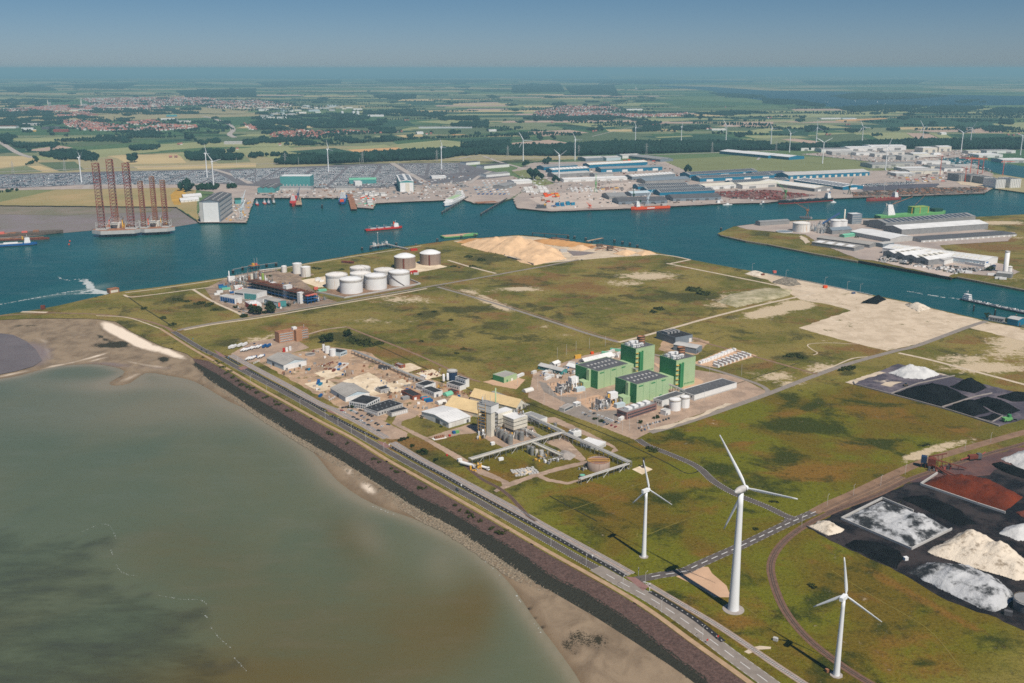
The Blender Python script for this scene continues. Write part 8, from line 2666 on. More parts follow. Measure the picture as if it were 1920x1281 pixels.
scatter_goods('stored_goods','goods around the works hall of the island',[(1640,487),(1790,514),(1850,508),(1790,500),(1740,500),(1660,483)],160,['light_grey','white_paint','mid_grey','car_black'],2.5,7,.4)
pmf=pole_mesh(32,.5,0).mesh('mast','light_grey')
for u,v in((918,366),(1000,349),(1082,376),(1136,350),(1054,358),(1607,345),(1658,358),(1632,331),(747,318),(560,310),(444,312),(675,312),(1222,344),(1696,347),(597,330)):
 o=bpy.data.objects.new('lamp_post',pmf)
 COL.objects.link(o)
 o.location=G(u,v)
 tag(o,'tall thin floodlight mast on the far quay','lamp post','floodlight masts of the far quay')
def pylon(label,u,v,h=46):
 t=thing('power_pylon',label,'pylon',G(u,v),.3,'power pylons along the forest belt')
 mb=MB()
 for sx in(-1,1):
  for sy in(-1,1):
   mb.tube((sx*4,sy*4,0),(sx*.5,sy*.5,h),.3,4)
 for i in range(7):
  k=4-.5*i
  z=h*i/7
  mb.tube((-k,-k,z),(k,-k,z+h/7),.2,3)
  mb.tube((k,k,z),(-k,k,z+h/7),.2,3)
 mb.build('mast','light_grey',t)
 mb=MB()
 for z,w_ in((h*.7,9),(h*.85,7)):
  mb.tube((-w_,0,z),(w_,0,z),.3,4)
 mb.build('crossarm','light_grey',t)
for u,v in((680,306),(819,303),(535,309),(1085,292),(1212,289),(1335,286),(122,323),(952,294),(25,327),(1455,284)):
 pylon('grey lattice power pylon in the line before the forest belt',u,v)
# car storage
def car_lot(pts,row,gap,skip,z=.85,fill=.85,heading=0.06,seedcol=None):
 P=[G(*p,z)for p in pts]
 xs,ys=[p[0]for p in P],[p[1]for p in P]
 out=[]
 c,s=cos(heading),sin(heading)
 W=max(xs)-min(xs)
 Hh=max(ys)-min(ys)
 for j in range(int(Hh*1.3/row)):
  if j%6==5:
   continue
  run=random.choice((0,1,1,2))
  X_=np.arange(-W*.1,W*1.1,gap)
  Y_=np.full(len(X_),j*row-Hh*.15)
  x=min(xs)+X_*c-Y_*s
  y=min(ys)+X_*s+Y_*c
  ok=inside(x,y,P)&(rng.random(len(x))<fill)
  blk=np.sin(X_*.05+(j//2)*2.3)+np.sin(X_*.017+(j//4)*1.6)+.5
  lane=(np.mod(X_,120)>12)&(blk>-1.1)
  for a,b2,q in zip(x[ok&lane],y[ok&lane],blk[ok&lane]):
   out.append((a,b2,z,heading+pi/2,(q>-.2)))
 return out
lots=[]
lots+=car_lot([(-60,334),(0,329),(180,325),(330,321),(400,320),(440,343),(330,346),(150,346),(0,353),(-60,356)],6.2,2.7,0,fill=.95)
lots+=car_lot([(480,317),(600,315),(735,309),(750,322),(735,348),(700,350),(580,352),(580,333),(525,333),(480,340)],6.2,2.7,0,fill=.95)
lots+=car_lot([(430,321),(478,318),(478,342),(440,335)],6.2,2.7,0,fill=.95)
lots+=car_lot([(755,309),(855,306),(880,322),(800,330),(770,326)],6.6,3.0,0,fill=.85)
lots+=car_lot([(1600,349),(1625,345),(1720,340),(1722,344),(1640,350)],6,3.0,0,z=1.0,fill=.8)
lots+=car_lot([(790,342),(803,341),(818,353),(806,354)],7,3.0,0,z=.9,fill=.95)
lots+=car_lot([(843,343),(862,341),(880,351),(860,353)],7,3.0,0,z=.9,fill=.95)
lots=sorted(lots,key=lambda q:q[1])
def pick(white,k):
 r_=random.random()
 if white:
  return 'white' if r_<.8 else('silver' if r_<.92 else random.choice(('grey','black','red','blue')))
 return 'black' if r_<.36 else('grey' if r_<.6 else('white' if r_<.76 else('silver' if r_<.9 else random.choice(('red','blue','teal')))))
nearc=lots[:280]
for x,y,z,h_,w_ in nearc:
 c_=pick(w_,0)
 o=bpy.data.objects.new('parked_car',CARS[c_])
 COL.objects.link(o)
 o.location=(x,y,z)
 o.rotation_euler=(0,0,h_)
 tag(o,'%s new car in the front rows of the harbour car storage'%c_,'car','cars in the front rows of the car storage')
R_=lots[280:]
base=np.array([(-2.2,-.88,.2),(2.2,-.88,.2),(2.2,.88,.2),(-2.2,.88,.2),(-2.15,-.86,.9),(2.1,-.84,.8),(2.1,.84,.8),(-2.15,.86,.9),(-1.45,-.62,1.45),(.35,-.62,1.45),(.35,.62,1.45),(-1.45,.62,1.45)])
fc=np.array([(0,1,5,4),(1,2,6,5),(2,3,7,6),(3,0,4,7),(4,5,9,8),(5,6,10,9),(6,7,11,10),(7,4,8,11),(8,9,10,11)])
n_=len(R_)
A_=np.array([(q[0],q[1],q[2],q[3])for q in R_])
cc,ss=np.cos(A_[:,3]),np.sin(A_[:,3])
V=np.empty((n_,12,3))
V[:,:,0]=A_[:,0,None]+base[None,:,0]*cc[:,None]-base[None,:,1]*ss[:,None]
V[:,:,1]=A_[:,1,None]+base[None,:,0]*ss[:,None]+base[None,:,1]*cc[:,None]
V[:,:,2]=A_[:,2,None]+base[None,:,2]
Fq=(fc[None]+12*np.arange(n_)[:,None,None]).reshape(-1,4)
names=['white','black','silver','grey','blue','red','teal']
ci=np.array([names.index(pick(q[4],0))for q in R_])
o=np_mesh('parked_cars',V.reshape(-1,3),Fq,['car_'+k for k in names]+['glass'],sm=False)
mi=np.repeat(ci,9).reshape(-1,9)
mi[:,4:8]=7
o.data.polygons.foreach_set('material_index',mi.ravel().astype(np.int32))
tag(o,'vast rows of new cars on the harbour car storage','car',kind='stuff')
for pts,n_,lab in(([(500,690),(560,665),(640,668),(700,690),(800,712),(870,738),(850,760),(790,772),(700,745),(620,750)],150,'small crates and steel left about the estate yard'),([(1010,705),(1080,682),(1160,662),(1180,668),(1090,690),(1060,712)],90,'small stores in the contractors yard of the power station'),([(400,548),(450,530),(520,520),(600,560),(540,578),(470,590),(430,575)],130,'small stores across the shore process plant')):
 scatter_goods('stored_goods',lab,pts,n_,['light_grey','rust_light','white_paint','mid_grey','timber','blue','concrete'],1,3.6,.06)
for u,v,w_,d_,k,hm,lab in((945,803,20,8,30,8,'thin pipes and ladders behind the process building'),(985,818,22,9,34,5,'pump row between tanks and pipe bridge'),(1040,866,20,8,26,3.5,'low pipes beside the earth mound'),(903,818,9,8,18,7,'thin columns at the tower foot'),(458,527,26,14,60,9,'cluster of thin columns near the cream column'),(500,530,22,12,40,9,'thin pipes beside the lime column'),(528,545,24,8,36,6,'pipework before the middle stair block'),(556,562,20,8,30,5,'pipework before the road stair block'),(1060,735,22,12,50,7,'switchyard steelwork of the further bay'),(1128,766,22,12,50,7,'switchyard steelwork of the nearer bay'),(1195,728,20,8,26,6,'ducts between hall and boiler house'),(1098,880,12,6,16,3,'pumps at the round concrete tank'),(735,690,30,8,26,3,'old pipe supports along the pipe rack')):
 mb=MB()
 clutter(mb,-w_/2,w_/2,-d_/2,d_/2,k,.6,hm,5)
 tag(mb.build('process_piping',['pipe','steel','white_paint','timber','mid_grey'],None,G(u,v,.06),.6),lab,'piping',kind='stuff')
# far country: fields, roads, woods, town
FM={'pale':mat('crop_pale',C(150,152,106),.95,var=.1,scale=.004),'green':mat('crop_green',C(88,102,70),.95,var=.12,scale=.004),'dark':mat('crop_dark',C(42,74,52),.95,var=.12,scale=.004),'tan':mat('crop_tan',C(194,172,126),.95,var=.1,scale=.004),'pink':mat('crop_pink',C(184,158,140),.95,var=.1,scale=.004),'mid':mat('crop_mid',C(122,128,92),.95,var=.12,scale=.004),'orange':mat('crop_orange',C(206,160,108),.95,var=.08,scale=.004)}
HF=[('tan',[(-200,300),(0,293),(55,293),(77,303),(45,310),(0,315),(-200,322)]),('mid',[(-200,324),(0,317),(50,311),(80,322),(0,327),(-200,336)]),('green',[(70,305),(140,303),(158,318),(112,321)]),('tan',[(52,312),(75,311),(110,321),(82,323)]),('tan',[(190,291),(335,289),(350,306),(240,308),(220,297)]),('pale',[(110,285),(280,274),(300,284),(200,293)]),('pink',[(46,282),(112,273),(137,277),(82,284)]),('pale',[(20,260),(170,256),(250,258),(110,266),(30,264)]),('green',[(110,270),(240,262),(270,266),(150,275)]),('pale',[(240,274),(400,265),(440,272),(300,283)]),('tan',[(250,312),(480,306),(480,313),(330,317),(260,318)]),('pale',[(330,288),(480,276),(500,285),(400,300),(350,300)]),('dark',[(290,264),(350,260),(360,264),(300,268)]),('mid',[(390,297),(460,291),(470,303),(410,306)]),('pale',[(470,276),(540,275),(600,295),(520,300),(470,288)]),('dark',[(540,284),(627,277.5),(667,286),(600,294)]),('orange',[(652,281),(750,276.5),(753,280),(667,286)]),('pale',[(640,278),(720,271),(742,276),(660,280)]),('pale',[(730,272),(830,262.5),(882,268),(858,279),(760,281)]),('green',[(612,258),(680,252),(722,259),(650,265)]),('tan',[(740,254),(790,252),(795,256),(760,258)]),('mid',[(735,250),(785,247),(790,251),(740,253)]),('pale',[(780,228),(850,224),(930,231),(870,235)]),('orange',[(845,252),(885,249),(890,251),(850,254)]),('dark',[(850,262),(960,256),(960,266),(885,269)]),('green',[(770,243),(900,238),(960,248),(880,252),(800,252)]),('dark',[(655,232),(760,224),(780,236),(690,240)]),('pink',[(987,247),(1067,243.5),(1105,249),(1017,256)]),('pink',[(960,268),(1030,262),(1078,270),(1035,276),(960,278)]),('green',[(1020,258),(1130,247),(1220,252),(1240,265),(1100,272),(1060,264)]),('pale',[(1060,232),(1160,227),(1190,234),(1120,240)]),('pale',[(1190,226),(1270,223),(1295,226),(1200,230)]),('dark',[(1200,256),(1330,252),(1400,262),(1300,268)]),('pale',[(1227,257),(1295,254),(1300,256),(1235,259)]),('pink',[(1345,233),(1385,229),(1450,228.5),(1450,236),(1360,238)]),('pale',[(1360,246),(1460,240),(1470,246),(1410,252)]),('green',[(1290,244),(1350,238),(1450,238),(1400,246)]),('mid',[(1410,262),(1480,256),(1500,268),(1420,272)]),('pink',[(1465,261.5),(1490,260),(1577,270),(1548,274)]),('pale',[(1622,249),(1697,249),(1724,265),(1655,265)]),('pink',[(1699,249.5),(1740,250),(1773,265),(1726,265)]),('pale',[(1742,250),(1770,251),(1800,265),(1776,265)]),('tan',[(1682,239),(1790,237.5),(1792,241),(1690,243)]),('pink',[(1790,241),(1860,239),(1885,250),(1800,249)]),('dark',[(1600,226),(1700,220),(1900,222),(1870,238),(1680,238)]),('pale',[(1480,215),(1600,207),(1690,216),(1560,220)]),('green',[(1500,256),(1600,250),(1640,264),(1560,266)]),('dark',[(1780,252),(1880,251),(1920,262),(1820,264)]),('pale',[(1860,232),(1960,228),(1960,248),(1890,247)]),('orange',[(1560,225),(1660,221.5),(1665,223),(1580,228)]),('dark',[(1440,246),(1520,243),(1515,255),(1450,254)]),('mid',[(1480,222),(1560,218),(1590,224),(1500,230)])]
for i,(k,pts)in enumerate(HF):
 poly(pts,.25+i*.004,'field',FM[k])
taken=[[G(*p)for p in pts]for _,pts in HF]
def free(x,y):
 u,v=PX(x,y)
 if(1225<u<2300 and 158<v<204)or(u>880 and v>272 and u<1920):
  return False
 if u<470 and 184<v<255 and u>-50:
  return False
 if 470<=u<690 and 198<v<232:
  return False
 for P in taken:
  if inside(np.array([x]),np.array([y]),P)[0]:
   return False
 return True
fr=random.Random(3)
ang=.22
ca,sa=cos(ang),sin(ang)
yy=4300.0
nf=0
while yy<15000:
 d=fr.uniform(160,300)*(1+(yy-4300)/9000)
 half=yy*.62
 xx=-half
 while xx<half:
  w=fr.uniform(260,640)*(1+(yy-4300)/12000)
  x0,x1=xx+6,xx+w-6
  cx,cy=(x0+x1)/2,yy+d/2
  px_,py_=cx,cy+cx*.10
  if free(px_,py_):
   k=fr.choices(['pale','green','dark','tan','pink','mid'],[4,5,3,1.6,1.4,4])[0]
   sk=fr.uniform(-40,40)
   mb=MB()
   q=[(x0+sk,yy+5+x0*.10),(x1+sk,yy+5+x1*.10),(x1-sk,yy+d-5+x1*.10),(x0-sk,yy+d-5+x0*.10)]
   mb.add([(a,b2,.15)for a,b2 in q],[(0,1,2,3)])
   struct('field',mb,FM[k])
   nf+=1
  xx+=w
 yy+=d
for pts,w in(([(0,266),(15,276),(35,288),(60,296)],26),([(380,218),(405,224),(430,234),(437,244),(430,252),(440,258)],30),([(0,323),(180,316),(330,312),(480,308),(700,300),(860,298)],14),([(860,298),(900,292),(930,302),(985,318),(1040,344)],16),([(880,297),(1000,296),(1240,290),(1440,283),(1640,275),(1920,281)],18),([(400,318),(440,330),(470,345)],20),([(735,306),(775,330),(830,360)],22),([(1110,256),(1180,240),(1240,230)],8),([(1430,290),(1420,300)],10),([(880,345),(900,330),(920,322)],14),([(160,354),(172,340),(180,325)],20)):
 road('far','road',pts,w,mat('far_road',C(176,166,158),.95,var=.08,scale=.01),z=.95 if pts[0][1]>300 and pts[0][0]>300 else.5,step=60)
# woods: many small crowns merged to masses; single trees stand apart
ico_v=np.array([(0,0,1)]+[(.894*cos(2*pi*i/5),.894*sin(2*pi*i/5),.447)for i in range(5)]+[(.894*cos(2*pi*(i+.5)/5),.894*sin(2*pi*(i+.5)/5),-.447)for i in range(5)]+[(0,0,-1)])
ico_f=np.array([(0,1+i,1+(i+1)%5)for i in range(5)]+[(1+i,6+i,1+(i+1)%5)for i in range(5)]+[(1+(i+1)%5,6+i,6+(i+1)%5)for i in range(5)]+[(11,6+(i+1)%5,6+i)for i in range(5)])
def wood(label,P,size,m,name='wood'):
 """P: (x, y) of crowns; size: crown height"""
 P=np.asarray(P,float)
 if len(P)==0:
  return
 n=len(P)
 k=2
 n2=n*k
 Q=np.repeat(P,k,0)
 h=np.repeat(rng.uniform(.7,1.25,n)*size,k)
 off=rng.normal(0,.22,(n2,3))*h[:,None]
 r=h*rng.uniform(.32,.5,n2)
 V=ico_v[None]*(1+rng.uniform(-.28,.28,(n2,12,1)))*r[:,None,None]
 V[:,:,2]*=1.15
 V[:,:,0]+=(Q[:,0]+off[:,0])[:,None]
 V[:,:,1]+=(Q[:,1]+off[:,1])[:,None]
 V[:,:,2]+=(h*.5+np.abs(off[:,2])*.8)[:,None]
 F=(ico_f[None]+12*np.arange(n2)[:,None,None]).reshape(-1,3)
 o=np_mesh(name,V.reshape(-1,3),F,m,sm=False)
 return tag(o,label,'wood',kind='stuff')
def fill(pts,sp,jitter=.5):
 P=[G(*p)for p in pts]
 xs,ys=[p[0]for p in P],[p[1]for p in P]
 X,Y=np.meshgrid(np.arange(min(xs),max(xs),sp),np.arange(min(ys),max(ys),sp))
 X,Y=X.ravel()+rng.uniform(-jitter,jitter,X.size)*sp,Y.ravel()+rng.uniform(-jitter,jitter,Y.size)*sp
 k=inside(X,Y,P)
 return np.stack([X[k],Y[k]],1)
def row(pts,sp):
 return np.array([(p[0]+random.gauss(0,2),p[1]+random.gauss(0,3))for p,_ in along(pxline(pts,0,30),0,None,sp)])
belt_=[fill([(513,309),(560,303),(640,297),(720,291),(860,284),(868,292),(818,300),(700,304),(560,309)],9),fill([(865,288),(905,285),(905,290),(870,293)],12),fill([(903,284),(960,280),(1040,278),(1160,272),(1240,271),(1330,271),(1440,272),(1440,281),(1360,285),(1240,288),(1120,291),(1035,293),(960,292),(905,290)],9.5),fill([(1400,282),(1490,277),(1560,276),(1640,270),(1760,268),(1920,266),(2100,270),(2100,284),(1920,281),(1760,280),(1640,278),(1500,283)],10)]
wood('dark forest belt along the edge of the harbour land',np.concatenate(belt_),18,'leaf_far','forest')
near_w=[fill([(0,250),(20,258),(25,272),(60,275),(110,271),(100,280),(40,280),(18,272),(0,268)],12),fill([(50,284),(140,286),(200,297),(160,302),(115,301),(80,294)],12),fill([(130,297),(190,298),(192,303),(140,304)],11),fill([(240,280),(265,276),(300,276),(300,281),(250,283)],11),fill([(250,252),(298,251),(296,258),(255,258)],10),fill([(370,268),(405,262),(415,268),(380,273)],11),fill([(345,290),(365,283),(440,283),(440,286),(365,297),(355,301)],10),fill([(350,297),(400,293),(455,294),(455,301),(360,302)],11),fill([(455,268),(480,265),(480,272),(458,273)],10),fill([(468,293),(523,292),(523,299),(468,299)],9.5),fill([(530,292),(600,292),(608,300),(530,301)],9.5),fill([(480,264),(560,262),(700,260),(740,258),(738,266),(640,270),(560,274),(480,273)],10.5),fill([(855,270),(900,266),(955,267),(955,276),(870,278)],10.5),fill([(580,233),(640,228),(715,232),(715,238),(640,242),(585,240)],12),fill([(470,230),(520,227),(580,232),(572,242),(480,244)],12),fill([(680,211),(760,208),(840,214),(830,219),(700,217)],13),fill([(820,222),(895,220),(900,226),(830,227)],13),fill([(700,242),(735,240),(745,250),(705,253)],13),fill([(840,232),(915,228),(915,238),(850,238)],13),fill([(1185,241),(1235,239),(1238,246),(1188,248)],11),fill([(1195,231),(1230,229),(1255,237),(1200,236)],12),fill([(1030,225),(1120,219),(1220,222),(1140,228),(1050,230)],14),fill([(1300,214),(1380,210),(1440,213),(1370,218)],13),fill([(1260,241),(1330,238),(1330,243),(1265,245)],13),fill([(1510,240),(1560,241),(1550,252),(1512,248)],11),fill([(1580,246),(1640,242),(1600,250)],12),fill([(1835,240),(1880,237),(1882,246),(1840,247)],11),fill([(1870,229),(1900,226),(1900,235),(1875,236)],12),fill([(1560,203),(1640,199),(1770,200),(1920,205),(1920,212),(1780,213),(1600,210)],15),fill([(1430,187),(1490,188),(1548,198),(1545,201),(1470,197),(1430,194)],16),fill([(1556,182),(1610,175),(1700,176.5),(1778,181),(1700,186),(1610,188)],17),fill([(1790,191),(1840,188),(1850,193),(1800,194)],17),fill([(960,160),(1050,158),(1060,173),(960,175)],26),fill([(1060,163),(1150,160),(1160,178),(1070,176)],26),fill([(1330,175),(1430,180),(1440,186),(1360,183)],20),fill([(1120,152),(1240,150),(1235,157),(1130,158)],40),fill([(1500,152),(1740,151),(1720,158),(1520,160)],40),fill([(0,166),(80,162),(110,170),(20,174)],22),fill([(130,160),(260,157),(230,168),(150,166)],26),fill([(330,172),(480,167),(480,182),(350,184)],20),fill([(480,155),(640,150),(640,157),(500,164)],36),fill([(700,150),(940,150),(900,156),(720,157)],44),fill([(700,180),(780,178),(780,187),(710,186)],20)]
def clumpy(P,t_=0.0):
 k=np.sin(P[:,0]*.021+1)*np.sin(P[:,1]*.012+2)+.8*np.sin(P[:,0]*.0083-P[:,1]*.0061)+.5*np.sin(P[:,0]*.047+P[:,1]*.02)+rng.normal(0,.25,len(P))
 return P[k>t_]
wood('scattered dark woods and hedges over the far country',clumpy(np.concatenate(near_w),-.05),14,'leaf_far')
hed=[]
hr=random.Random(5)
for i in range(230):
 v=150+125*hr.random()**1.5
 u=hr.uniform(-40,1960)
 if(1225<u and 158<v<204)or v>258 and u>880:
  continue
 L_=hr.uniform(20,150)
 sl=hr.uniform(-.03,.03)
 hed.append(row([(u,v),(u+L_,v+L_*sl)],11+(275-v)*.09))
for i in range(260):
 v=152+115*hr.random()**1.3
 u=hr.uniform(-40,1960)
 if(1225<u and 158<v<204)or v>258 and u>880:
  continue
 w_,k=hr.uniform(6,34),hr.uniform(.6,2.2)*(v-130)/90
 hed.append(fill([(u,v),(u+w_*.5,v-k),(u+w_,v),(u+w_*.5,v+k)],14+(275-v)*.08))
hed.append(row([(118,266),(250,259)],16))
hed.append(row([(190,265),(250,260)],12))
hed.append(row([(740,265),(780,262),(960,255)],14))
hed.append(row([(1690,220),(1920,222)],16))
hed.append(row([(865,194),(960,190)],16))
hed.append(row([(500,195),(760,191),(900,193)],18))
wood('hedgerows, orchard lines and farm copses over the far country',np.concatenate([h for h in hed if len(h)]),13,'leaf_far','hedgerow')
def blob_tree_mesh(seed):
 r_=np.random.default_rng(seed)
 mb=MB()
 for _ in range(9):
  c=r_.normal(0,.26,3)
  c[2]=abs(c[2])*1.3
  q=r_.uniform(.28,.5)
  v_=ico_v*(1+r_.uniform(-.3,.3,(12,1)))*q
  mb.add([(float(a+c[0]),float(b2+c[1]),float(z+c[2]+.55))for a,b2,z in v_],[tuple(int(k)for k in f)for f in ico_f])
 return mb.mesh('crown','leaf_far')
TMs=[blob_tree_mesh(i)for i in range(5)]
trk=MB().cyl(0,0,0,.4,.05,.04,n=5).mesh('trunk','bark')
def far_tree(label,u,v,h,group):
 t=thing('tree',label,'tree',G(u,v),random.uniform(0,6),group)
 t.scale=(h,h,h*random.uniform(.85,1.1))
 for nm,me in(('crown',random.choice(TMs)),('trunk',trk)):
  o=bpy.data.objects.new(nm,me)
  COL.objects.link(o)
  o.parent=t
for i in range(26):
 far_tree('round tree in the row along the field below the town',118+i*5.2,266.5-i*.27,13,'row of trees below the town')
for i in range(16):
 far_tree('slender tree in the row before the dark crop field',530+i*4.7,301+random.uniform(-.4,.4),19,'row of trees before the dark field')
for i in range(10):
 far_tree('dark tree in the avenue right of the forest gap',866+i*4.2,287.5-i*.3,17,'avenue trees')
for i in range(12):
 far_tree('tree in the short avenue left by the farm',405+i*4.2,301-i*.1,17,'trees by the farm')
for u,v,h,lab in((351,357,24,'single large dark tree left of the dock hall'),(355,359,20,'tree half behind the large one by the dock hall'),(245,305,24,'single tree behind the tall rig legs'),(252,304,26,'second tree behind the tall rig legs'),(353,264,26,'left of two round trees on the farm road'),(360,263.5,26,'right of two round trees on the farm road'),(1005,229,26,'lone tree in the green field above the belt'),(1012,264,24,'poplar left in the pink field'),(1038,263,20,'round tree in the pink field'),(980,262,20,'bushy tree at the edge of the pink field'),(1313,225,30,'large round tree at the right farm'),(1330,229,22,'tree next to the large one at the right farm'),(986,262,22,'second bushy tree at the pink field'),(1126,246,24,'tree beside the orange-roofed farm'),(642,235,40,'tall dark poplar group above the village'),(1600,213,26,'tree at the lake wood edge'),(1290,324,18,'tree by the estate road'),(997,336,26,'tree clump left by the estate road'),(1003,338,26,'tree clump right by the estate road'),(1040,343,16,'dark conifer near the white hall'),(985,313,18,'tree at the estate entrance'),(1028,308,20,'tree beside the far white yard')):
 far_tree(lab,u,v,h,'single trees of the far country')
wood('low trees and scrub around the dock hall',np.concatenate([fill([(368,352),(400,349),(412,352),(405,357),(370,357)],9),fill([(425,350),(445,349),(444,354),(428,355)],9),row([(0,362),(20,360),(30,358)],10),row([(62,296),(70,302),(52,310)],12)]),9,'leaf_mid','scrub_wood')
# town and villages
def house_mesh(roofm,wallm='white_wall'):
 mb=MB()
 mb.add([(-6,-4.5,0),(6,-4.5,0),(6,4.5,0),(-6,4.5,0),(-6,-4.5,5.5),(6,-4.5,5.5),(6,4.5,5.5),(-6,4.5,5.5),(-6,0,9.5),(6,0,9.5)],[(0,1,5,4),(2,3,7,6),(1,2,6,9,5),(3,0,4,8,7)],0)
 for s in(-1,1):
  vs=[(-6.3,s*5.0,5.2),(6.3,s*5.0,5.2),(6.3,0,9.75),(-6.3,0,9.75)]
  mb.add(vs,[(0,1,2,3)if s<0 else(3,2,1,0)],1)
 mb.box(2,3,-.5,.5,8.8,11,2)
 for x in(-3.6,.2,3.4):
  mb.box(x-.7,x+.7,-4.56,-4.5,1.2,2.6,3)
  mb.box(x-.7,x+.7,-4.56,-4.5,3.6,4.9,3)
 return mb.mesh('house',[wallm,roofm,'brick_red','glass'])
HM=[house_mesh('tile_red','brick_mauve'),house_mesh('tile_red'),house_mesh('tile_brown','brick_mauve'),house_mesh('mid_grey'),house_mesh('tile_red','cream')]
spots=[]
def town(pts,sp,kinds,fillp=.8,rot=.3):
 for x,y in fill(pts,sp,.3):
  if random.random()<fillp:
   spots.append((x,y,random.choice(kinds),rot+random.choice((0,0,pi/2))+random.gauss(0,.08)))
town([(115,226),(150,227),(215,234),(215,246),(160,246),(125,237)],25,[0,1,0,2,4,3],.7)
town([(236,230),(290,225),(305,233),(250,235)],21,[0,1,2,4])
town([(235,246),(300,234),(370,236),(372,241),(300,246)],25,[0,1,0,4,3],.7)
town([(180,237),(240,235),(240,246),(200,246)],24,[0,2,3,1])
town([(100,213),(160,209),(185,217),(110,220)],28,[0,1,2],.6)
town([(30,204),(110,198),(300,199),(310,205),(150,208),(40,211)],24,[2,0,4,3])
town([(0,205),(40,204),(40,212),(0,212)],30,[3,2,1],.7)
town([(150,185),(380,182),(460,195),(330,199),(180,198)],34,[2,3,0,1],.55)
town([(380,192),(480,188),(560,198),(480,205),(390,203)],32,[3,1,2],.5)
town([(505,250),(560,245),(620,248),(600,257),(530,262),(510,262)],26,[0,2,1])
town([(620,245),(760,248),(700,252),(620,252)],30,[0,2,1],.6)
town([(1000,211),(1060,199),(1150,201),(1170,208),(1080,217),(1010,217)],30,[2,0,3,1])
town([(1000,216),(1130,213),(1240,216),(1290,212),(1280,218),(1150,221),(1000,218)],28,[0,1,2,3])
town([(455,232),(480,236),(485,244),(470,244)],24,[0,1])
for u,v,k in((335,272,0),(340,271.5,1),(320,296,0),(330,296,2),(420,284,0),(430,283,0),(445,281,4),(595,259,0),(525,273,1),(1112,248,0),(1117,247,0),(1225,236,0),(1232,234.5,0),(1240,234,1),(1326,243,1),(1332,242.5,0),(1587,235,0),(1592,235,0),(1550,254,0),(1556,254,2),(1850,242,0),(1858,241.5,0),(1872,243,0),(1890,254,0),(1900,255,2),(1910,253,0),(1855,228,0),(1035,231,0),(800,253,1),(808,252,0),(760,227,0),(765,226.5,2),(860,236,0),(875,235.5,1),(1133,194,0),(1140,193.5,0),(1360,202,0),(600,295,0),(635,294,4),(288,257,0),(1440,222,1),(1445,222,0),(1465,217,1),(1571,204,0)):
 p=G(u,v)
 spots.append((p[0],p[1],k,.3))
spots.sort(key=lambda q:hypot(q[0],q[1]))
RN=['mauve brick house with red tiled roof','white house with red tiled roof','brick house with brown tiled roof','white house with grey roof','cream house with red tiled roof']
for x,y,k,r_ in spots[:290]:
 o=bpy.data.objects.new('house',HM[k])
 COL.objects.link(o)
 o.location=(x,y,0)
 o.rotation_euler=(0,0,r_)
 u,v=PX(x,y)
 where='in the red-roofed quarter at the town edge' if u<400 and v<250 else('in the village behind the orchard' if 490<u<780 and v>240 else 'at a farm in fields')
 tag(o,'tiny '+RN[k]+' '+where,'house','houses '+where)
ms=MB()
MM=['white_wall','tile_red','tile_brown','brick_mauve','mid_grey','cream']
for x,y,k,r_ in spots[290:]:
 c,s=cos(r_),sin(r_)
 R2=lambda a,b2,z:(x+c*a-s*b2,y+s*a+c*b2,z)
 f=1.15
 ms.add([R2(a*f,b2*f,z)for a,b2,z in((-6,-4.5,0),(6,-4.5,0),(6,4.5,0),(-6,4.5,0),(-6,-4.5,5.5),(6,-4.5,5.5),(6,4.5,5.5),(-6,4.5,5.5),(-6,0,9.5),(6,0,9.5))],[(0,1,5,4),(2,3,7,6),(1,2,6,9,5),(3,0,4,8,7)],[3,0,3,0,5][k])
 o_=len(ms.v)-10
 for q in((4,5,9,8),(6,7,8,9)):
  ms.f.append(tuple(o_+i for i in q))
  ms.m.append([1,1,2,4,1][k])
  ms.s.append(False)
o=ms.build('townhouses',MM)
tag(o,'rest of the houses of the hazy town and villages','houses',kind='stuff')
wood('garden trees among the houses of the town and villages',clumpy(np.concatenate([fill([(-30,208),(60,206),(130,214),(190,224),(120,226),(110,238),(60,240),(-30,236)],15),fill([(-30,190),(60,186),(150,190),(60,197),(-30,200)],20),fill([(170,204),(380,203),(372,214),(260,216),(180,212)],17),fill([(190,190),(480,186),(640,205),(500,212),(300,197)],44),fill([(140,222),(260,220),(230,232),(150,228)],26),fill([(115,226),(215,233),(300,224),(372,236),(300,246),(150,247)],38),fill([(370,232),(430,240),(420,248),(250,249),(180,249),(370,244)],20),fill([(500,246),(640,244),(760,250),(600,256),(520,262)],24),fill([(1000,216),(1080,220),(1220,221),(1160,226),(1000,226)],17),fill([(990,202),(1160,198),(1180,208),(1010,216)],40),fill([(480,212),(700,214),(690,226),(580,231),(470,224)],22)]),.1),11,'leaf_far','garden_trees')
def church(label,u,v,h,w=9,nave=26):
 t=thing('church',label,'church',G(u,v),.3)
 pbox(t,'tower',-w/2,w/2,-w/2,w/2,0,h*.6,'cream')
 MB().lathe(0,0,[(w*.6,h*.6),(w*.35,h*.72),(w*.3,h*.8),(.3,h)],8).build('spire','light_grey',t)
 mb=MB()
 mb.add([(w/2,-9,0),(w/2+nave,-9,0),(w/2+nave,9,0),(w/2,9,0),(w/2,-9,14),(w/2+nave,-9,14),(w/2+nave,9,14),(w/2,9,14),(w/2,0,26),(w/2+nave,0,26)],[(0,1,5,4),(2,3,7,6),(1,2,6,9,5),(3,0,4,8,7),(4,5,9,8),(6,7,8,9)])
 mb.build('nave','mid_grey',t)
church('tall pale abbey tower rising over the town',153,200,88,12,44)
church('thin church spire left of the abbey tower',90,197,60,8)
church('broad domed church in the town',287,203,46,13)
church('square pale church tower of the far village',1192,169,70,14)
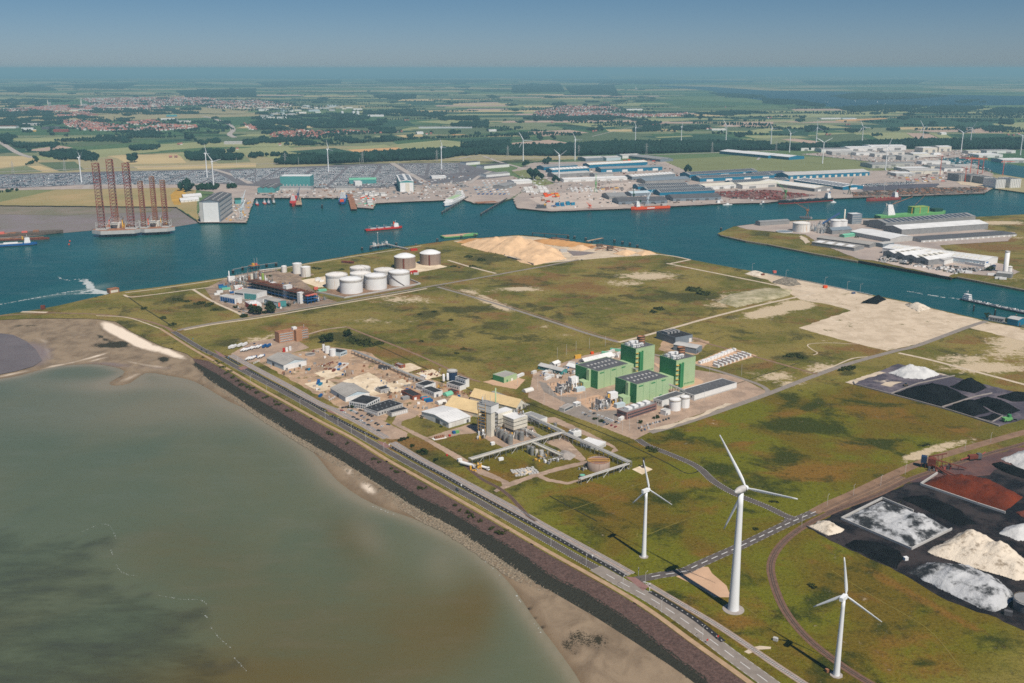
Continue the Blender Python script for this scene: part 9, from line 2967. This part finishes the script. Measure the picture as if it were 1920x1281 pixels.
TW=[(-10,241,40,60,12,'white_wall','tile_brown'),(40,245,22,40,12,'white_wall','white_roof'),(52,247,16,24,8,'yellow','cream'),(78,243,32,50,12,'dark_grey','dark_grey'),(100,248,28,40,12,'leg_red','leg_red'),(42,236,32,40,12,'light_grey','light_grey'),(302,226,30,40,10,'white_wall','white_roof'),(312,219,20,50,10,'cyan_blue','sea_green'),(330,230,28,30,9,'cream','light_grey'),(420,271,34,40,10,'light_grey','light_grey'),(782,252,12,30,10,'white_wall','white_roof'),(785,241,100,60,5,'pale_blue_wall','light_grey'),(1335,245,26,40,7,'white_wall','cream'),(1540,224,40,70,5,'white_wall','white_roof'),(1580,224,26,60,5,'white_wall','pale_blue_wall'),(1765,253,10,30,10,'white_wall','white_roof'),(917,247,14,20,8,'white_wall','white_roof'),(200,205,60,40,14,'cream','cream'),(132,209,42,40,12,'cream','light_grey'),(690,219,30,40,10,'white_wall','white_roof'),(1175,207,30,40,8,'white_wall','white_roof')]
for i,(u,v,w_,d_,h_,wm_,rm_)in enumerate(TW):
 q=wh('far %s shed at the town edge or among the fields'%('white' if wm_=='white_wall' else('dark' if 'dark' in wm_ else 'coloured')),(u,v),(u+w_,v-.3),d_,h_,wm_,rm_,3,name='shed')
 q.t['group']='large sheds of the far country'
for i in range(70):
 u,v=random.uniform(478,690),random.uniform(199,226)
 if v>205+(690-u)*.11:
  continue
 q=wh('whitish block of the hazy business park beside the town',(u,v),(u+random.uniform(5,22),v-.2),random.uniform(30,70),random.uniform(7,14),random.choice(('white_wall','light_grey','cream','pale_blue_wall')),random.choice(('white_roof','light_grey','mid_grey')),2,roof='flat',name='business_block')
 q.t['group']='blocks of the hazy business park'
for u,v,lab in((642,215,'white silo left of the three above the business park'),(663,215,'white silo in the middle of the three above the business park'),(671,215,'white silo right of the three above the business park')):
 tank('silo',lab,u,v,12,26,'white_paint',2,0,cat='silo',seg=14)
for i in range(14):
 u,v=random.uniform(1450,1900),random.uniform(187,197)
 t=thing('sailing_boat','tiny white sailing boat on the far lake','boat',G(u,v,.45),random.uniform(0,3),'boats on the far lake')
 mb=MB()
 hull(mb,12,3.5,1.2)
 mb.build('hull','white_paint',t)
 mb=MB()
 mb.add([(-4,0,2),(3,0,2),(0,.05,18),(-4,.15,2),(3,.15,2),(0,.15,18)],[(0,1,2),(5,4,3),(0,3,4,1),(1,4,5,2),(2,5,3,0)])
 mb.build('sail','white_paint',t)
# tell look-alikes apart by their order in the picture
ORDN='first second third fourth fifth sixth seventh eighth ninth tenth eleventh twelfth thirteenth fourteenth fifteenth sixteenth seventeenth eighteenth nineteenth twentieth'.split()
def ordinal(i):
 if i<20:
  return ORDN[i]
 tens=['twenty','thirty','forty','fifty','sixty']
 q,r=divmod(i+1,10)
 return['twentieth','thirtieth','fortieth','fiftieth','sixtieth'][q-2]if r==0 else tens[q-2]+'-'+ORDN[r-1]
same={}
for o in S.objects:
 if o.parent is None and o.get('label'):
  same.setdefault(o['label'],[]).append(o)
for lab,os_ in same.items():
 if 1<len(os_)<=60 and len(lab.split())<=12:
  os_.sort(key=lambda o:PX(*o.location)[0])
  for i,o in enumerate(os_):
   o['label']=lab+', '+('leftmost' if i==0 else('rightmost' if i==len(os_)-1 else ordinal(i)+' from the left'))
